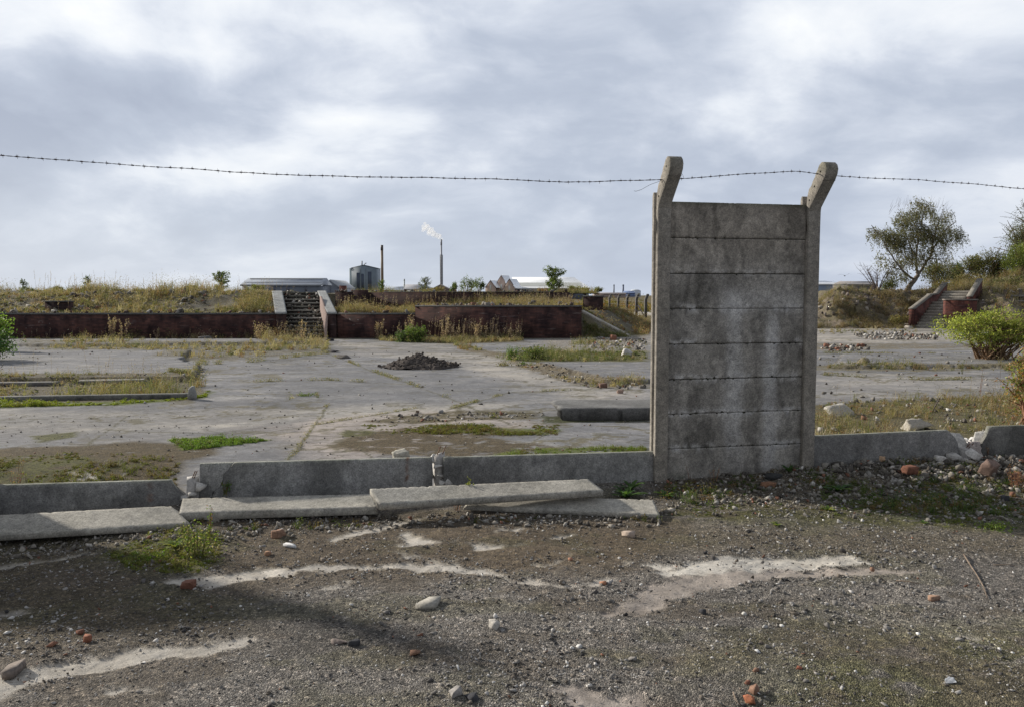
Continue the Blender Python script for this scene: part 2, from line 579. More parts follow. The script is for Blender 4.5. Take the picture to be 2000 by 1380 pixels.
def ground_colour(X, Y):
    """surface colours of the soil, gravel, moss and concrete, with their kinds"""
    wx = (fbm(X * 1.7, Y * 1.7, 11, 5, 0.6) - 0.5)
    wy = (fbm(X * 1.7 + 9, Y * 1.7, 12, 5, 0.6) - 0.5)
    fx = (fbm(X * 9, Y * 9, 13, 4, 0.65) - 0.5)
    fy = (fbm(X * 9, Y * 9, 14, 4, 0.65) - 0.5)
    s = fence_s(X, Y)
    C = np.zeros(X.shape + (3,))
    K = np.zeros(X.shape + (3,))
    front = s > 0.0
    g1 = fbm(X * 0.9, Y * 0.9, 20, 4)
    g2 = fbm(X * 3.1, Y * 3.1, 21, 4)
    # in front: gravel and dirt
    gc = np.array([0.205, 0.194, 0.182])
    v = (0.72 + 0.6 * g1)[..., None]
    C[...] = gc * v
    K[..., 0] = 1.0
    # behind: old concrete and asphalt
    cc = np.array([0.208, 0.209, 0.216])
    back = ~front
    far = sstep(36, 60, Y)
    C[back] = (cc * (0.78 + 0.45 * g1)[..., None])[back]
    K[back] = (0.12, 0.0, 1.0)

    def lay(poly, col, kind, amp=0.25, fa=0.05, feather=0.04, op=1.0, where=None, brk=0.0, z=0.0):
        pw = np.asarray(wpoly(poly, z))
        x0, y0 = pw.min(0) - 1.0
        x1, y1 = pw.max(0) + 1.0
        sel = (X > x0) & (X < x1) & (Y > y0) & (Y < y1)
        if where is not None:
            sel &= where
        if not sel.any():
            return
        xs, ys = X[sel], Y[sel]
        d = poly_sd(xs + wx[sel] * amp * 0 + fx[sel] * fa, ys + fy[sel] * fa, pw) + wx[sel] * amp + fx[sel] * fa
        w = sstep(-feather, feather, d) * op
        if brk > 0:
            w = w * sstep(brk - 0.12, brk + 0.06, fbm(xs * 5.5, ys * 8.5, 40 + len(poly), 5, 0.6))
        w = w[:, None]
        cv = np.asarray(col) * (0.8 + 0.4 * g2[sel])[:, None]
        C[sel] = C[sel] * (1 - w) + cv * w
        K[sel] = K[sel] * (1 - w) + np.asarray(kind) * w

    def crack(pts, width, col, kind=(0.3, 0.6, 0.2), op=0.9, wob=0.12, where=None):
        pw = wpoly(pts)
        a = np.asarray(pw)
        x0, y0 = a.min(0) - 1
        x1, y1 = a.max(0) + 1
        sel = (X > x0) & (X < x1) & (Y > y0) & (Y < y1)
        if not sel.any():
            return
        xs, ys = X[sel] + wx[sel] * wob + fx[sel] * wob * 0.4, Y[sel] + wy[sel] * wob + fy[sel] * wob * 0.4
        d = line_d(xs, ys, pw)
        ww = width * (0.4 + 1.2 * fbm(X[sel] * 2.5, Y[sel] * 2.5, 50, 3))
        w = (sstep(ww, ww * 0.35, d) * op)[:, None]
        C[sel] = C[sel] * (1 - w) + np.asarray(col) * w
        K[sel] = K[sel] * (1 - w) + np.asarray(kind) * w

    GR, MO, CO, SO = (1, 0, 0), (0.1, 1, 0), (0.05, 0, 0.5), (0.5, 0.6, 0)
    BROWN = (0.105, 0.082, 0.050)
    OLIVE = (0.085, 0.086, 0.030)
    GREEN = (0.105, 0.130, 0.028)
    LIGHT = (0.46, 0.43, 0.385)
    PINK = (0.345, 0.305, 0.27)
    f, b = front, back
    # ---- behind the fence
    lay([(-200, 800), (330, 803), (700, 790), (1060, 780), (900, 810), (600, 835), (300, 846), (-200, 850)], (0.40, 0.375, 0.335), CO, 0.9, 0.1, 0.4, 0.6, b)
    lay([(480, 835), (600, 815), (900, 800), (1040, 830), (900, 850), (800, 880), (700, 900), (560, 880)], (0.37, 0.325, 0.295), CO, 0.7, 0.1, 0.3, 0.7, b)
    lay([(830, 690), (1000, 700), (1100, 740), (1200, 765), (1240, 800), (1120, 785), (960, 735)], (0.42, 0.39, 0.345), CO, 0.8, 0.1, 0.5, 0.6, b)
    lay([(640, 668), (860, 672), (1000, 700), (820, 700), (700, 690)], (0.36, 0.335, 0.30), CO, 1.0, 0.1, 0.8, 0.6, b)
    lay([(1260, 640), (1840, 640), (1880, 668), (1600, 672), (1260, 672)], (0.39, 0.36, 0.32), CO, 0.8, 0.1, 0.8, 0.8, b)
    lay([(1600, 725), (1960, 735), (1980, 770), (1600, 790)], (0.33, 0.31, 0.285), CO, 0.8, 0.1, 0.5, 0.5, b)
    lay([(1180, 750), (1262, 752), (1262, 790), (1190, 780)], (0.36, 0.335, 0.31), CO, 0.3, 0.1, 0.3, 0.6, b)
    # blotches, specks of moss and fine cracks all over the old floors
    wX, wY = X + wx * 1.2, Y + wy * 1.2
    st = (sstep(0.50, 0.62, fbm(wX * 0.55, wY * 0.8, 170, 5, 0.6)) * 0.5 * b)[..., None]
    C[...] = C * (1 - st) + np.array([0.135, 0.135, 0.14]) * st
    sp = (sstep(0.60, 0.68, fbm(wX * 2.3, wY * 3.2, 171, 5, 0.65)) * 0.75 * b)[..., None]
    C[...] = C * (1 - sp) + np.array([0.125, 0.112, 0.07]) * sp
    K[...] = K * (1 - sp * 0.6) + np.array([0.1, 0.5, 0.2]) * sp * 0.6
    ck = np.minimum(np.abs(fbm(X * 0.33 + 5, Y * 0.33, 172, 5, 0.55) - 0.5), np.abs(fbm(X * 0.25, Y * 0.40 + 9, 173, 5, 0.55) - 0.5))
    ck = (sstep(0.0045, 0.0015, ck) * 0.6 * b)[..., None]
    C[...] = C * (1 - ck) + np.array([0.09, 0.085, 0.06]) * ck
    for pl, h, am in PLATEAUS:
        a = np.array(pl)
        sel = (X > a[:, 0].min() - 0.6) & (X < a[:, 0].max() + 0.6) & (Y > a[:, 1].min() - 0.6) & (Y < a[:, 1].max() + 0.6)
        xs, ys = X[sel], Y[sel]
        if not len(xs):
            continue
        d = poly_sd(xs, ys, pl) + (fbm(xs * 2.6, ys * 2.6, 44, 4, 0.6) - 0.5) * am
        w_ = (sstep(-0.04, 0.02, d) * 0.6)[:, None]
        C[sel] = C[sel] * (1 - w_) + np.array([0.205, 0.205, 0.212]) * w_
        w_ = (np.exp(-((d + 0.03) / 0.05) ** 2) * 0.8)[:, None]  # edge band painted dark for grime and the shade on the step face
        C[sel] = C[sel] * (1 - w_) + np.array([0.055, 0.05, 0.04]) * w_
    # darker worn asphalt
    lay([(-100, 845), (420, 845), (640, 858), (520, 880), (300, 865), (-100, 872)], (0.19, 0.185, 0.185), CO, 0.4, 0.1, 0.2, 0.6, b)
    lay([(600, 720), (800, 715), (980, 745), (1120, 785), (900, 790), (650, 785), (520, 760)], (0.175, 0.177, 0.185), CO, 0.8, 0.1, 0.7, 0.7, b)
    # brown and green moss near the fence
    lay([(-300, 880), (60, 872), (260, 862), (420, 868), (430, 885), (350, 900), (360, 990), (-300, 1010)], BROWN, SO, 0.35, 0.12, 0.12, 0.95, b, 0.26)
    lay([(-300, 905), (150, 890), (280, 905), (200, 925), (340, 935), (330, 990), (-300, 1000)], OLIVE, MO, 0.4, 0.15, 0.12, 0.9, b, 0.42)
    lay([(60, 850), (150, 842), (150, 852), (70, 866)], OLIVE, MO, 0.1, 0.08, 0.06, 0.9, b, 0.3)
    lay([(330, 856), (400, 852), (530, 858), (460, 868), (360, 878)], GREEN, MO, 0.10, 0.1, 0.06, 1.0, b, 0.2)
    lay([(640, 872), (700, 850), (780, 835), (900, 832), (1010, 838), (1100, 842), (1050, 850), (930, 852), (1050, 868), (1090, 878), (900, 892), (780, 888)], BROWN, SO, 0.3, 0.12, 0.1, 0.92, b, 0.33)
    lay([(700, 822), (860, 804), (900, 800), (1060, 806), (1050, 818), (900, 820), (780, 830)], (0.10, 0.085, 0.045), SO, 0.2, 0.12, 0.08, 0.85, b, 0.42)
    lay([(840, 828), (1000, 838), (1095, 838), (1090, 848), (960, 846), (840, 842)], GREEN, MO, 0.12, 0.12, 0.06, 0.9, b, 0.42)
    lay([(670, 840), (730, 842), (720, 850), (660, 852)], OLIVE, MO, 0.1, 0.12, 0.06, 0.9, b, 0.3)
    lay([(1020, 876), (1262, 870), (1262, 895), (900, 905)], GREEN, MO, 0.12, 0.12, 0.06, 0.9, b, 0.40)
    lay([(1060, 812), (1262, 814), (1262, 822), (1060, 826)], (0.05, 0.055, 0.02), MO, 0.05, 0.08, 0.05, 0.9, b, 0.3)
    # left strips
    lay([(-300, 741), (385, 737), (400, 765), (375, 783), (-300, 790)], (0.13, 0.112, 0.08), SO, 0.2, 0.15, 0.1, 0.9, b, 0.3)
    lay([(-300, 786), (200, 784), (375, 776), (415, 764), (400, 776), (250, 790), (-300, 803)], GREEN, MO, 0.12, 0.15, 0.1, 1.0, b, 0.30)
    lay([(40, 668), (420, 672), (640, 668), (640, 690), (400, 706), (300, 702), (330, 684), (60, 684)], (0.15, 0.135, 0.10), SO, 0.8, 0.25, 0.3, 0.85, b, 0.42)
    lay([(-300, 655), (1140, 655), (1140, 662), (-300, 662)], (0.13, 0.12, 0.08), SO, 0.8, 0.3, 0.3, 0.8, b, 0.42)
    lay([(720, 655), (1015, 655), (1020, 668), (880, 672), (740, 666)], (0.14, 0.12, 0.07), SO, 0.5, 0.3, 0.3, 0.9, b)
    lay([(880, 670), (980, 690), (1050, 705), (1000, 706), (900, 682)], (0.18, 0.15, 0.10), SO, 0.4, 0.3, 0.2, 0.9, b, 0.36)
    lay([(980, 690), (1040, 684), (1262, 684), (1262, 706), (1010, 706)], (0.12, 0.115, 0.05), SO, 0.3, 0.3, 0.2, 0.95, b)
    lay([(1000, 704), (1060, 714), (1180, 742), (1262, 744), (1262, 753), (1160, 758), (1080, 738), (1010, 716)], (0.19, 0.16, 0.115), SO, 0.2, 0.2, 0.12, 0.9, b, 0.36)
    # right
    lay([(1560, 790), (1700, 784), (1830, 778), (2300, 765), (2300, 850), (1560, 900)], (0.13, 0.115, 0.065), SO, 0.3, 0.2, 0.12, 0.95, b, 0.15)
    lay([(1560, 712), (1900, 716), (2100, 706), (2100, 716), (1800, 726), (1560, 722)], (0.17, 0.15, 0.10), SO, 0.4, 0.2, 0.15, 0.85, b, 0.42)
    lay([(1560, 672), (1700, 670), (1960, 672), (1940, 680), (1560, 684)], (0.20, 0.17, 0.12), SO, 0.5, 0.25, 0.2, 0.8, b, 0.48)
    # joints of the old floors
    for pts, wd in (([(560, 900), (600, 850), (640, 790)], 0.022), ([(400, 860), (620, 828), (820, 795)], 0.02),
                    ([(150, 880), (250, 812)], 0.02), ([(640, 690), (720, 722), (860, 770), (1000, 830)], 0.03),
                    ([(200, 838), (420, 846), (600, 842), (820, 850)], 0.025), ([(1160, 846), (1262, 850)], 0.02),
                    ([(700, 870), (740, 905)], 0.02), ([(500, 745), (640, 742), (820, 752)], 0.03),
                    ([(1610, 732), (1800, 742), (1960, 740)], 0.04), ([(1600, 690), (1900, 694)], 0.05), ([(870, 800), (1000, 765), (1180, 760)], 0.025),
                    ([(980, 900), (1060, 850)], 0.018), ([(0, 820), (200, 815), (420, 800)], 0.02)):
        crack(pts, wd, (0.10, 0.095, 0.06), op=0.75)
    # rough ground far away
    wild = (0.135, 0.11, 0.058)
    w = (far * (Y > 30))[..., None]
    C[...] = C * (1 - w) + (np.array(wild) * (0.7 + 0.6 * g1)[..., None]) * w
    K[...] = K * (1 - w) + np.array(SO) * w
    lay([(1160, 616), (1262, 606), (1262, 655), (1240, 658)], (0.14, 0.115, 0.05), SO, 0.5, 0.3, 0.4, 0.95, b)
    # path up beside the brick wall, and a track across
    lay([(1139, 612), (1146, 612), (1236, 656), (1150, 660), (1139, 656)], (0.17, 0.18, 0.08), SO, 0.2, 0.2, 0.3, 0.95, b)
    lay([(1170, 610), (1300, 606), (1300, 616), (1200, 618)], (0.42, 0.39, 0.35), CO, 0.2, 0.1, 0.1, 1.0, b)
    lay([(1060, 655), (1262, 655), (1262, 690), (1060, 684)], (0.30, 0.27, 0.23), (0.4, 0.2, 0.5), 0.5, 0.3, 0.3, 0.6, b, 0.4)

    # ---- in front of the fence
    lay([(380, 1010), (900, 1000), (1320, 1010), (1360, 1060), (1250, 1110), (1000, 1140), (700, 1120), (420, 1120), (380, 1060)], (0.120, 0.094, 0.068), SO, 0.4, 0.12, 0.2, 0.9, f, 0.22)
    lay([(-300, 1050), (340, 1030), (400, 1060), (330, 1130), (480, 1150), (500, 1230), (0, 1275), (-300, 1290)], (0.105, 0.088, 0.062), (0.8, 0.4, 0), 0.4, 0.12, 0.25, 0.9, f)
    lay([(200, 1075), (330, 1030), (440, 1040), (430, 1090), (390, 1112), (260, 1112)], OLIVE, MO, 0.18, 0.12, 0.08, 0.95, f, 0.3)
    lay([(1290, 990), (1500, 975), (2300, 985), (2300, 1045), (1800, 1040), (1500, 1025), (1300, 1010)], OLIVE, (0.6, 0.8, 0), 0.25, 0.15, 0.15, 0.85, f, 0.42)
    lay([(1280, 930), (1600, 915), (2300, 890), (2300, 1010), (1700, 1010), (1290, 985)], (0.15, 0.135, 0.105), GR, 0.2, 0.1, 0.15, 0.9, f)
    lay([(1600, 960), (2300, 940), (2300, 1030), (1650, 1010)], (0.055, 0.068, 0.022), MO, 0.3, 0.15, 0.15, 0.9, f, 0.46)
    lay([(1250, 1020), (2300, 1040), (2300, 1100), (1700, 1085), (1250, 1090)], (0.15, 0.13, 0.095), (0.9, 0.2, 0), 0.35, 0.12, 0.25, 0.7, f)
    lay([(1600, 1230), (2400, 1180), (2400, 1500), (1500, 1500), (1480, 1330)], (0.115, 0.115, 0.052), (0.85, 0.6, 0), 0.5, 0.12, 0.3, 0.75, f, 0.36)
    lay([(1330, 1270), (1560, 1230), (1500, 1300), (1300, 1330)], (0.12, 0.11, 0.06), (0.85, 0.6, 0), 0.3, 0.12, 0.2, 0.7, f, 0.36)
    lay([(560, 1180), (700, 1195), (860, 1240), (960, 1270), (880, 1300), (700, 1290), (480, 1300), (500, 1235)], (0.115, 0.108, 0.10), GR, 0.3, 0.1, 0.2, 0.65, f)
    m = front & True
    pa = sstep(0.50, 0.60, fbm(X * 1.1 + 3, Y * 1.9, 150, 5, 0.62)) * 0.6 * (m)
    pb = sstep(0.54, 0.64, fbm(X * 1.5 + 8, Y * 2.6, 151, 5, 0.62)) * 0.4 * (m)
    for w_, cc_, kk_ in ((pa, (0.125, 0.105, 0.085), (0.7, 0.4, 0)), (pb, (0.115, 0.112, 0.07), (0.8, 0.5, 0))):
        w_ = w_[..., None]
        C[...] = C * (1 - w_) + np.array(cc_) * w_
        K[...] = K * (1 - w_) + np.array(kk_) * w_
    # bare concrete showing through
    A, FAx = 0.13, 0.10
    LITE = [([(335, 1128), (480, 1106), (600, 1103), (770, 1100), (840, 1092), (880, 1102), (960, 1112), (1000, 1130), (1120, 1142), (1205, 1128), (1195, 1140), (1120, 1150), (1000, 1139), (900, 1118), (760, 1110), (560, 1114), (450, 1128), (400, 1142)], LIGHT),
            ([(1235, 1098), (1330, 1104), (1420, 1090), (1560, 1082), (1660, 1084), (1700, 1096), (1600, 1106), (1420, 1120), (1300, 1128), (1270, 1118), (1320, 1112), (1240, 1106)], (0.50, 0.475, 0.43)),
            ([(1180, 1188), (1240, 1158), (1310, 1130), (1450, 1116), (1600, 1108), (1720, 1106), (1800, 1116), (1660, 1122), (1480, 1134), (1360, 1156), (1280, 1190), (1200, 1200)], PINK),
            ([(-200, 1345), (60, 1300), (180, 1268), (300, 1258), (480, 1240), (500, 1248), (420, 1272), (250, 1292), (120, 1320), (30, 1352), (-40, 1400), (-200, 1400)], (0.40, 0.375, 0.335)),
            ([(1080, 1336), (1130, 1328), (1180, 1350), (1260, 1352), (1290, 1400), (1110, 1400)], PINK),
            ([(-100, 1090), (60, 1078), (190, 1070), (180, 1076), (60, 1088), (-100, 1104)], (0.38, 0.355, 0.31)),
            ([(640, 1052), (720, 1032), (770, 1014), (830, 1008), (780, 1026), (720, 1042), (650, 1058)], LIGHT),
            ([(780, 1046), (800, 1042), (850, 1064), (790, 1070)], LIGHT), ([(780, 1078), (820, 1084), (790, 1086)], LIGHT),
            ([(930, 1064), (980, 1062), (975, 1070), (935, 1070)], LIGHT), ([(985, 1036), (1020, 1034), (1010, 1040)], LIGHT),
            ([(1070, 1050), (1120, 1042), (1100, 1050)], LIGHT), ([(1030, 1105), (1110, 1085), (1090, 1100), (1050, 1110)], LIGHT),
            ([(640, 1140), (680, 1136), (670, 1144), (645, 1146)], LIGHT), ([(210, 1345), (280, 1340), (300, 1356), (230, 1358)], LIGHT),
            ([(860, 1093), (888, 1090), (885, 1096)], LIGHT), ([(1850, 1243), (1920, 1248), (1900, 1252)], LIGHT),
            ([(-60, 1190), (60, 1186), (40, 1194), (-60, 1200)], (0.26, 0.24, 0.215)),
            ([(130, 918), (190, 916), (200, 926), (140, 930)], LIGHT)]
    for pl, c in LITE:
        lay(pl, c, CO, 0.08, 0.13, 0.04, 0.95, None, 0.17)
    return C, K


def u_cols():
    a = np.linspace(-0.78, 0.78, 620)
    o = np.geomspace(0.80, 3.2, 26)
    return np.concatenate([-o[::-1], a, o])


def build_ground():
    r0 = np.geomspace(0.3, 4.2, 26)[:-1]
    r1 = np.geomspace(4.2, 12, 560)[:-1]
    r2 = np.geomspace(12, 60, 360)[:-1]
    r3 = np.geomspace(60, 9000, 90)
    R = np.concatenate([r0, r1, r2, r3])
    U = u_cols()
    Yg, Ug = np.meshgrid(R, U, indexing='ij')
    X = Ug * Yg
    Y = Yg - 1.5
    Z = gz(X, Y)
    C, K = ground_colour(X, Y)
    # bare concrete is smooth and lies lower than the dirt on it
    frontc = (fence_s(X, Y) > 0) * K[..., 2] * 2
    Z = Z - 0.012 * np.clip(frontc, 0, 1)
    nr, nc = X.shape
    mb = MB()
    idx = np.arange(nr * nc).reshape(nr, nc)
    Q = np.stack([idx[:-1, :-1], idx[:-1, 1:], idx[1:, 1:], idx[1:, :-1]], axis=-1).reshape(-1, 4)
    mb.add(np.stack([X, Y, Z], -1).reshape(-1, 3), quad=Q, col=C.reshape(-1, 3))
    o = mb.build('ground', M_GROUND, smooth=True, recalc=False)
    at = o.data.color_attributes.new('Kind', 'FLOAT_COLOR', 'POINT')
    at.data.foreach_set('color', np.concatenate([K.reshape(-1, 3), np.ones((nr * nc, 1))], 1).astype(np.float32).ravel())
    tag(o, kind='structure')


build_ground()


# ------------------------------------------------------------------ concrete pieces
def con_col(V, base=(0.235, 0.225, 0.21), seed=0, var=0.25, up=1.0):
    """patchy concrete colour from position"""
    V = np.asarray(V)
    a = fbm(V[:, 0] * 2.2 + V[:, 1] * 2.2, V[:, 2] * 3.0, seed, 4)
    b = fbm(V[:, 0] * 9 + V[:, 1] * 9, V[:, 2] * 9, seed + 3, 4)
    k = 1 + (a - 0.5) * 2 * var + (b - 0.5) * var
    return np.asarray(base)[None] * k[:, None]


def slab(c00, c10, c11, c01, th, nx=40, ny=8, ch=0.006, endl=None, endr=None, chip=0.004, seed=0, colf=None, bow=0.0):
    """slab with a visible face c00-c10-c11-c01 (s along 0->1, t across), thickness th away from it.
    endl/endr(t): ragged ends, in metres; chamfered and chipped long edges"""
    c00, c10, c11, c01 = [np.asarray(c, dtype=float) for c in (c00, c10, c11, c01)]
    es = (c10 - c00 + c11 - c01)
    et = (c01 - c00 + c11 - c10)
    n = np.cross(es, et)
    n /= np.linalg.norm(n)
    L = np.linalg.norm(es) / 2
    W = np.linalg.norm(et) / 2
    tf = np.linspace(0, 1, ny + 1)
    # loop around the section: (t, depth)
    r = np.random.default_rng(seed)
    V = []
    loop = None
    for i in range(nx + 1):
        cA = ch * 0.7 + chip * max(0, (fbm(np.array([i * 2.3]), np.array([0.0]), seed + 1, 3)[0] - 0.62) * 14)
        cB = ch * 0.7 + chip * max(0, (fbm(np.array([i * 2.3]), np.array([7.0]), seed + 2, 3)[0] - 0.62) * 14)
        ca, cb = cA / W, cB / W
        sec = [(0.0, cA)] + [(ca + (1 - ca - cb) * q, 0.0) for q in tf] + [(1.0, cB), (1.0, th - ch)] + \
              [(1 - ch / W - (1 - 2 * ch / W) * q, th) for q in tf[::2]] + [(0.0, th - ch)]
        s = i / nx
        for (t, d) in sec:
            l0 = endl(t, d / th) / L if endl else 0.0
            r0 = endr(t, d / th) / L if endr else 0.0
            ss = l0 + s * (1 - l0 - r0)
            p = (c00 * (1 - ss) + c10 * ss) * (1 - t) + (c01 * (1 - ss) + c11 * ss) * t
            V.append(p - n * d + n * bow * math.sin(PI * ss))
        loop = len(sec)
    V = np.array(V)
    Q = []
    for i in range(nx):
        for k in range(loop):
            k2 = (k + 1) % loop
            Q.append([i * loop + k, i * loop + k2, (i + 1) * loop + k2, (i + 1) * loop + k])
    T = []
    for i, o in ((0, 0), (nx, nx * loop)):
        cen = V[o:o + loop].mean(0)
        V = np.vstack([V, cen])
        ci = len(V) - 1
        for k in range(loop):
            k2 = (k + 1) % loop
            T.append([o + k, o + k2, ci])
    col = colf(V) if colf else con_col(V, seed=seed)
    return V, T, Q, col


def ragged(base, amp, slope=0.0, seed=0, fr=5.0):
    def f(t, d):
        return base + slope * t + amp * (fbm(np.array([t * fr]), np.array([d * 2.0]), seed, 3)[0] - 0.5)
    return f


def wear(V, cols, seed, top=None, bot=None):
    return cols


# --- posts
def arm_profile(ztop_straight=2.40):
    z = ztop_straight
    return [(0.025, -0.15), (0.075, -0.15), (0.077, z - 0.02), (0.085, z + 0.01), (0.285, z + 0.225), (0.315, z + 0.27), (0.325, z + 0.315),
            (0.312, z + 0.352), (0.282, z + 0.375), (0.245, z + 0.380), (0.213, z + 0.362), (0.185, z + 0.322), (0.16, z + 0.298), (0.15, z + 0.272),
            (0.118, z + 0.236), (0.095, z + 0.20), (0.060, z + 0.175), (0.036, z + 0.10), (0.03, z + 0.03), (0.025, z - 0.06)]


def make_post(px, label, parent=None, z0=0.0, hback=2.52):
    """concrete H-section post with a cranked head"""
    base = PF(px, 940)
    base[2] = 0
    W = 0.115
    mb = MB()
    prof = arm_profile()
    o = base - FU * W / 2
    mb.prism([(a, b) for a, b in prof], FN, (0, 0, 1), o, FU, W)
    # rear flange, with its worn top, and the web
    rb = [(-0.075, -0.15), (-0.03, -0.15), (-0.03, hback - 0.03), (-0.04, hback), (-0.06, hback + 0.004), (-0.075, hback - 0.03)]
    mb.prism(rb, FN, (0, 0, 1), o + FU * 0.004, FU, W - 0.008)
    mb.prism([(-0.032, -0.15), (0.027, -0.15), (0.027, hback - 0.08), (-0.032, hback - 0.10)], FN, (0, 0, 1), o + FU * (W / 2 - 0.02), FU, 0.04)
    V = np.concatenate(mb.V)
    ob = mb.build('post', M_CON, parent)
    # cut into small faces and roughen
    bm = bmesh.new()
    bm.from_mesh(ob.data)
    
    for zc in np.arange(0.1, 2.8, 0.12):
        bmesh.ops.bisect_plane(bm, geom=bm.verts[:] + bm.edges[:] + bm.faces[:], plane_co=(0, 0, zc), plane_no=(0, 0, 1))
    be = [e for e in bm.edges if e.calc_length() > 0.01 and len(e.link_faces) == 2 and e.calc_face_angle(0) > 0.9]
    bmesh.ops.bevel(bm, geom=be, offset=0.005, segments=1, affect='EDGES')
    bm.to_mesh(ob.data)
    bm.free()
    me = ob.data
    n = len(me.vertices)
    co = np.zeros(n * 3)
    me.vertices.foreach_get('co', co)
    co = co.reshape(-1, 3)
    jit = (fbm(co[:, 2] * 9 + co[:, 0] * 30, co[:, 1] * 30, int(px) % 50, 2) - 0.5) * 0.006
    co += FN[None] * jit[:, None]
    me.vertices.foreach_set('co', co.ravel())
    c = con_col(co, (0.265, 0.242, 0.212), int(px) % 37, 0.2)
    # green algae on the head, as in the photograph
    al = sstep(2.5, 2.72, co[:, 2]) * sstep(0.35, 0.6, fbm(co[:, 0] * 12, co[:, 2] * 8, 4, 3))
    c = c * (1 - al[:, None] * 0.45) + np.array([0.07, 0.075, 0.04]) * al[:, None] * 0.45
    a = me.color_attributes['Col']
    a.data.foreach_set('color', np.concatenate([c, np.ones((n, 1))], 1).astype(np.float32).ravel())
    me.update()
    # dark plugs painting the shade of wire holes in the head
    for (v, z) in ((0.235, 2.70), (0.15, 2.585), (0.075, 2.475)):
        h = MB()
        p0 = base + FN * v + np.array([0, 0, z])
        h.tube([p0 - FU * (W / 2 + 0.0015), p0 + FU * (W / 2 + 0.0015)], 0.009, 8, (0.02, 0.018, 0.015))
        hb = h.build('dark_hole_plug', M_SOIL, ob)
    return ob, base


def panel_col(seed):
    def f(V):
        c = con_col(V, (0.315, 0.296, 0.27), seed, 0.26)
        u = (V[:, 0] - F0[0]) * FU[0] + (V[:, 1] - F0[1]) * FU[1]
        z = V[:, 2]
        uw = u + 0.16 * (fbm(u * 5, z * 4, 160, 4, 0.6) - 0.5) * 2
        zw = z + 0.16 * (fbm(u * 5 + 7, z * 4, 161, 4, 0.6) - 0.5) * 2
        n = fbm(u * 6, z * 3.5, 61, 5, 0.6)
        n2 = fbm(u * 14, z * 10, 63, 4, 0.6)
        # pale lime streaks running down the middle and the right third
        st = np.exp(-(np.abs(uw * 0.35 + u * 0.65 - 0.68) / 0.095) ** 3.5) * sstep(1.75, 1.45, z) * sstep(-0.05, 0.5, z) * 0.8
        st2 = np.exp(-(np.abs(uw * 0.35 + u * 0.65 - 1.06) / 0.065) ** 3) * sstep(1.55, 1.35, z) * 0.75
        st3 = np.exp(-((z - 1.60 - 0.10 * (n - 0.5)) / 0.10) ** 2) * sstep(0.4, 0.62, u) * 0.55
        rowpos = np.mod(z, 0.305)
        edge = np.exp(-(rowpos / 0.035) ** 2) * sstep(0.44, 0.58, n2) * sstep(2.0, 1.7, z) * 1.1
        edge += np.exp(-((0.305 - rowpos) / 0.04) ** 2) * sstep(0.50, 0.66, n2) * sstep(2.0, 1.6, z) * 0.8
        n = fbm(uw * 7, zw * 3.5, 61, 5, 0.65)
        w = np.clip(st * (0.2 + 1.6 * n) + st2 * (0.2 + 1.6 * n) + st3 * (0.2 + n) + edge, 0, 1) * 0.85
        pale = np.array([0.50, 0.49, 0.485])
        # sooty dark bands
        dk = sstep(0.47, 0.62, fbm(uw * 3.1 + 3 + zw, zw * 1.7 - uw, 66 + seed % 5, 5, 0.6)) * 0.20 + sstep(0.48, 0.66, fbm(uw * 15, zw * 1.6, 69, 4, 0.6)) * 0.28 + 0.15 * np.exp(-(np.mod(z, 0.305) / 0.015) ** 2)
        dk2 = np.exp(-((u - 0.22) / 0.16) ** 2) * np.exp(-((z - 1.62) / 0.12) ** 2) * 0.3
        c = c * (1 - np.clip(dk + dk2, 0, 0.75) * (1 - w))[:, None]
        c = c * (1 - w[:, None]) + pale * w[:, None]
        # tan cast at the top boards
        tn = sstep(1.7, 2.2, z)[:, None] * 0.45
        c = c * (1 - tn) + c * np.array([1.08, 0.98, 0.86]) * tn
        # algae just under the top edge and at the foot
        al = (sstep(0.05, 0.0, 2.44 - z) * 0.5 + sstep(0.10, 0.0, z - 0.02) * sstep(0.4, 0.6, n) * 0.7)[:, None]
        c = c * (1 - al) + np.array([0.05, 0.06, 0.03]) * al
        return c
    return f


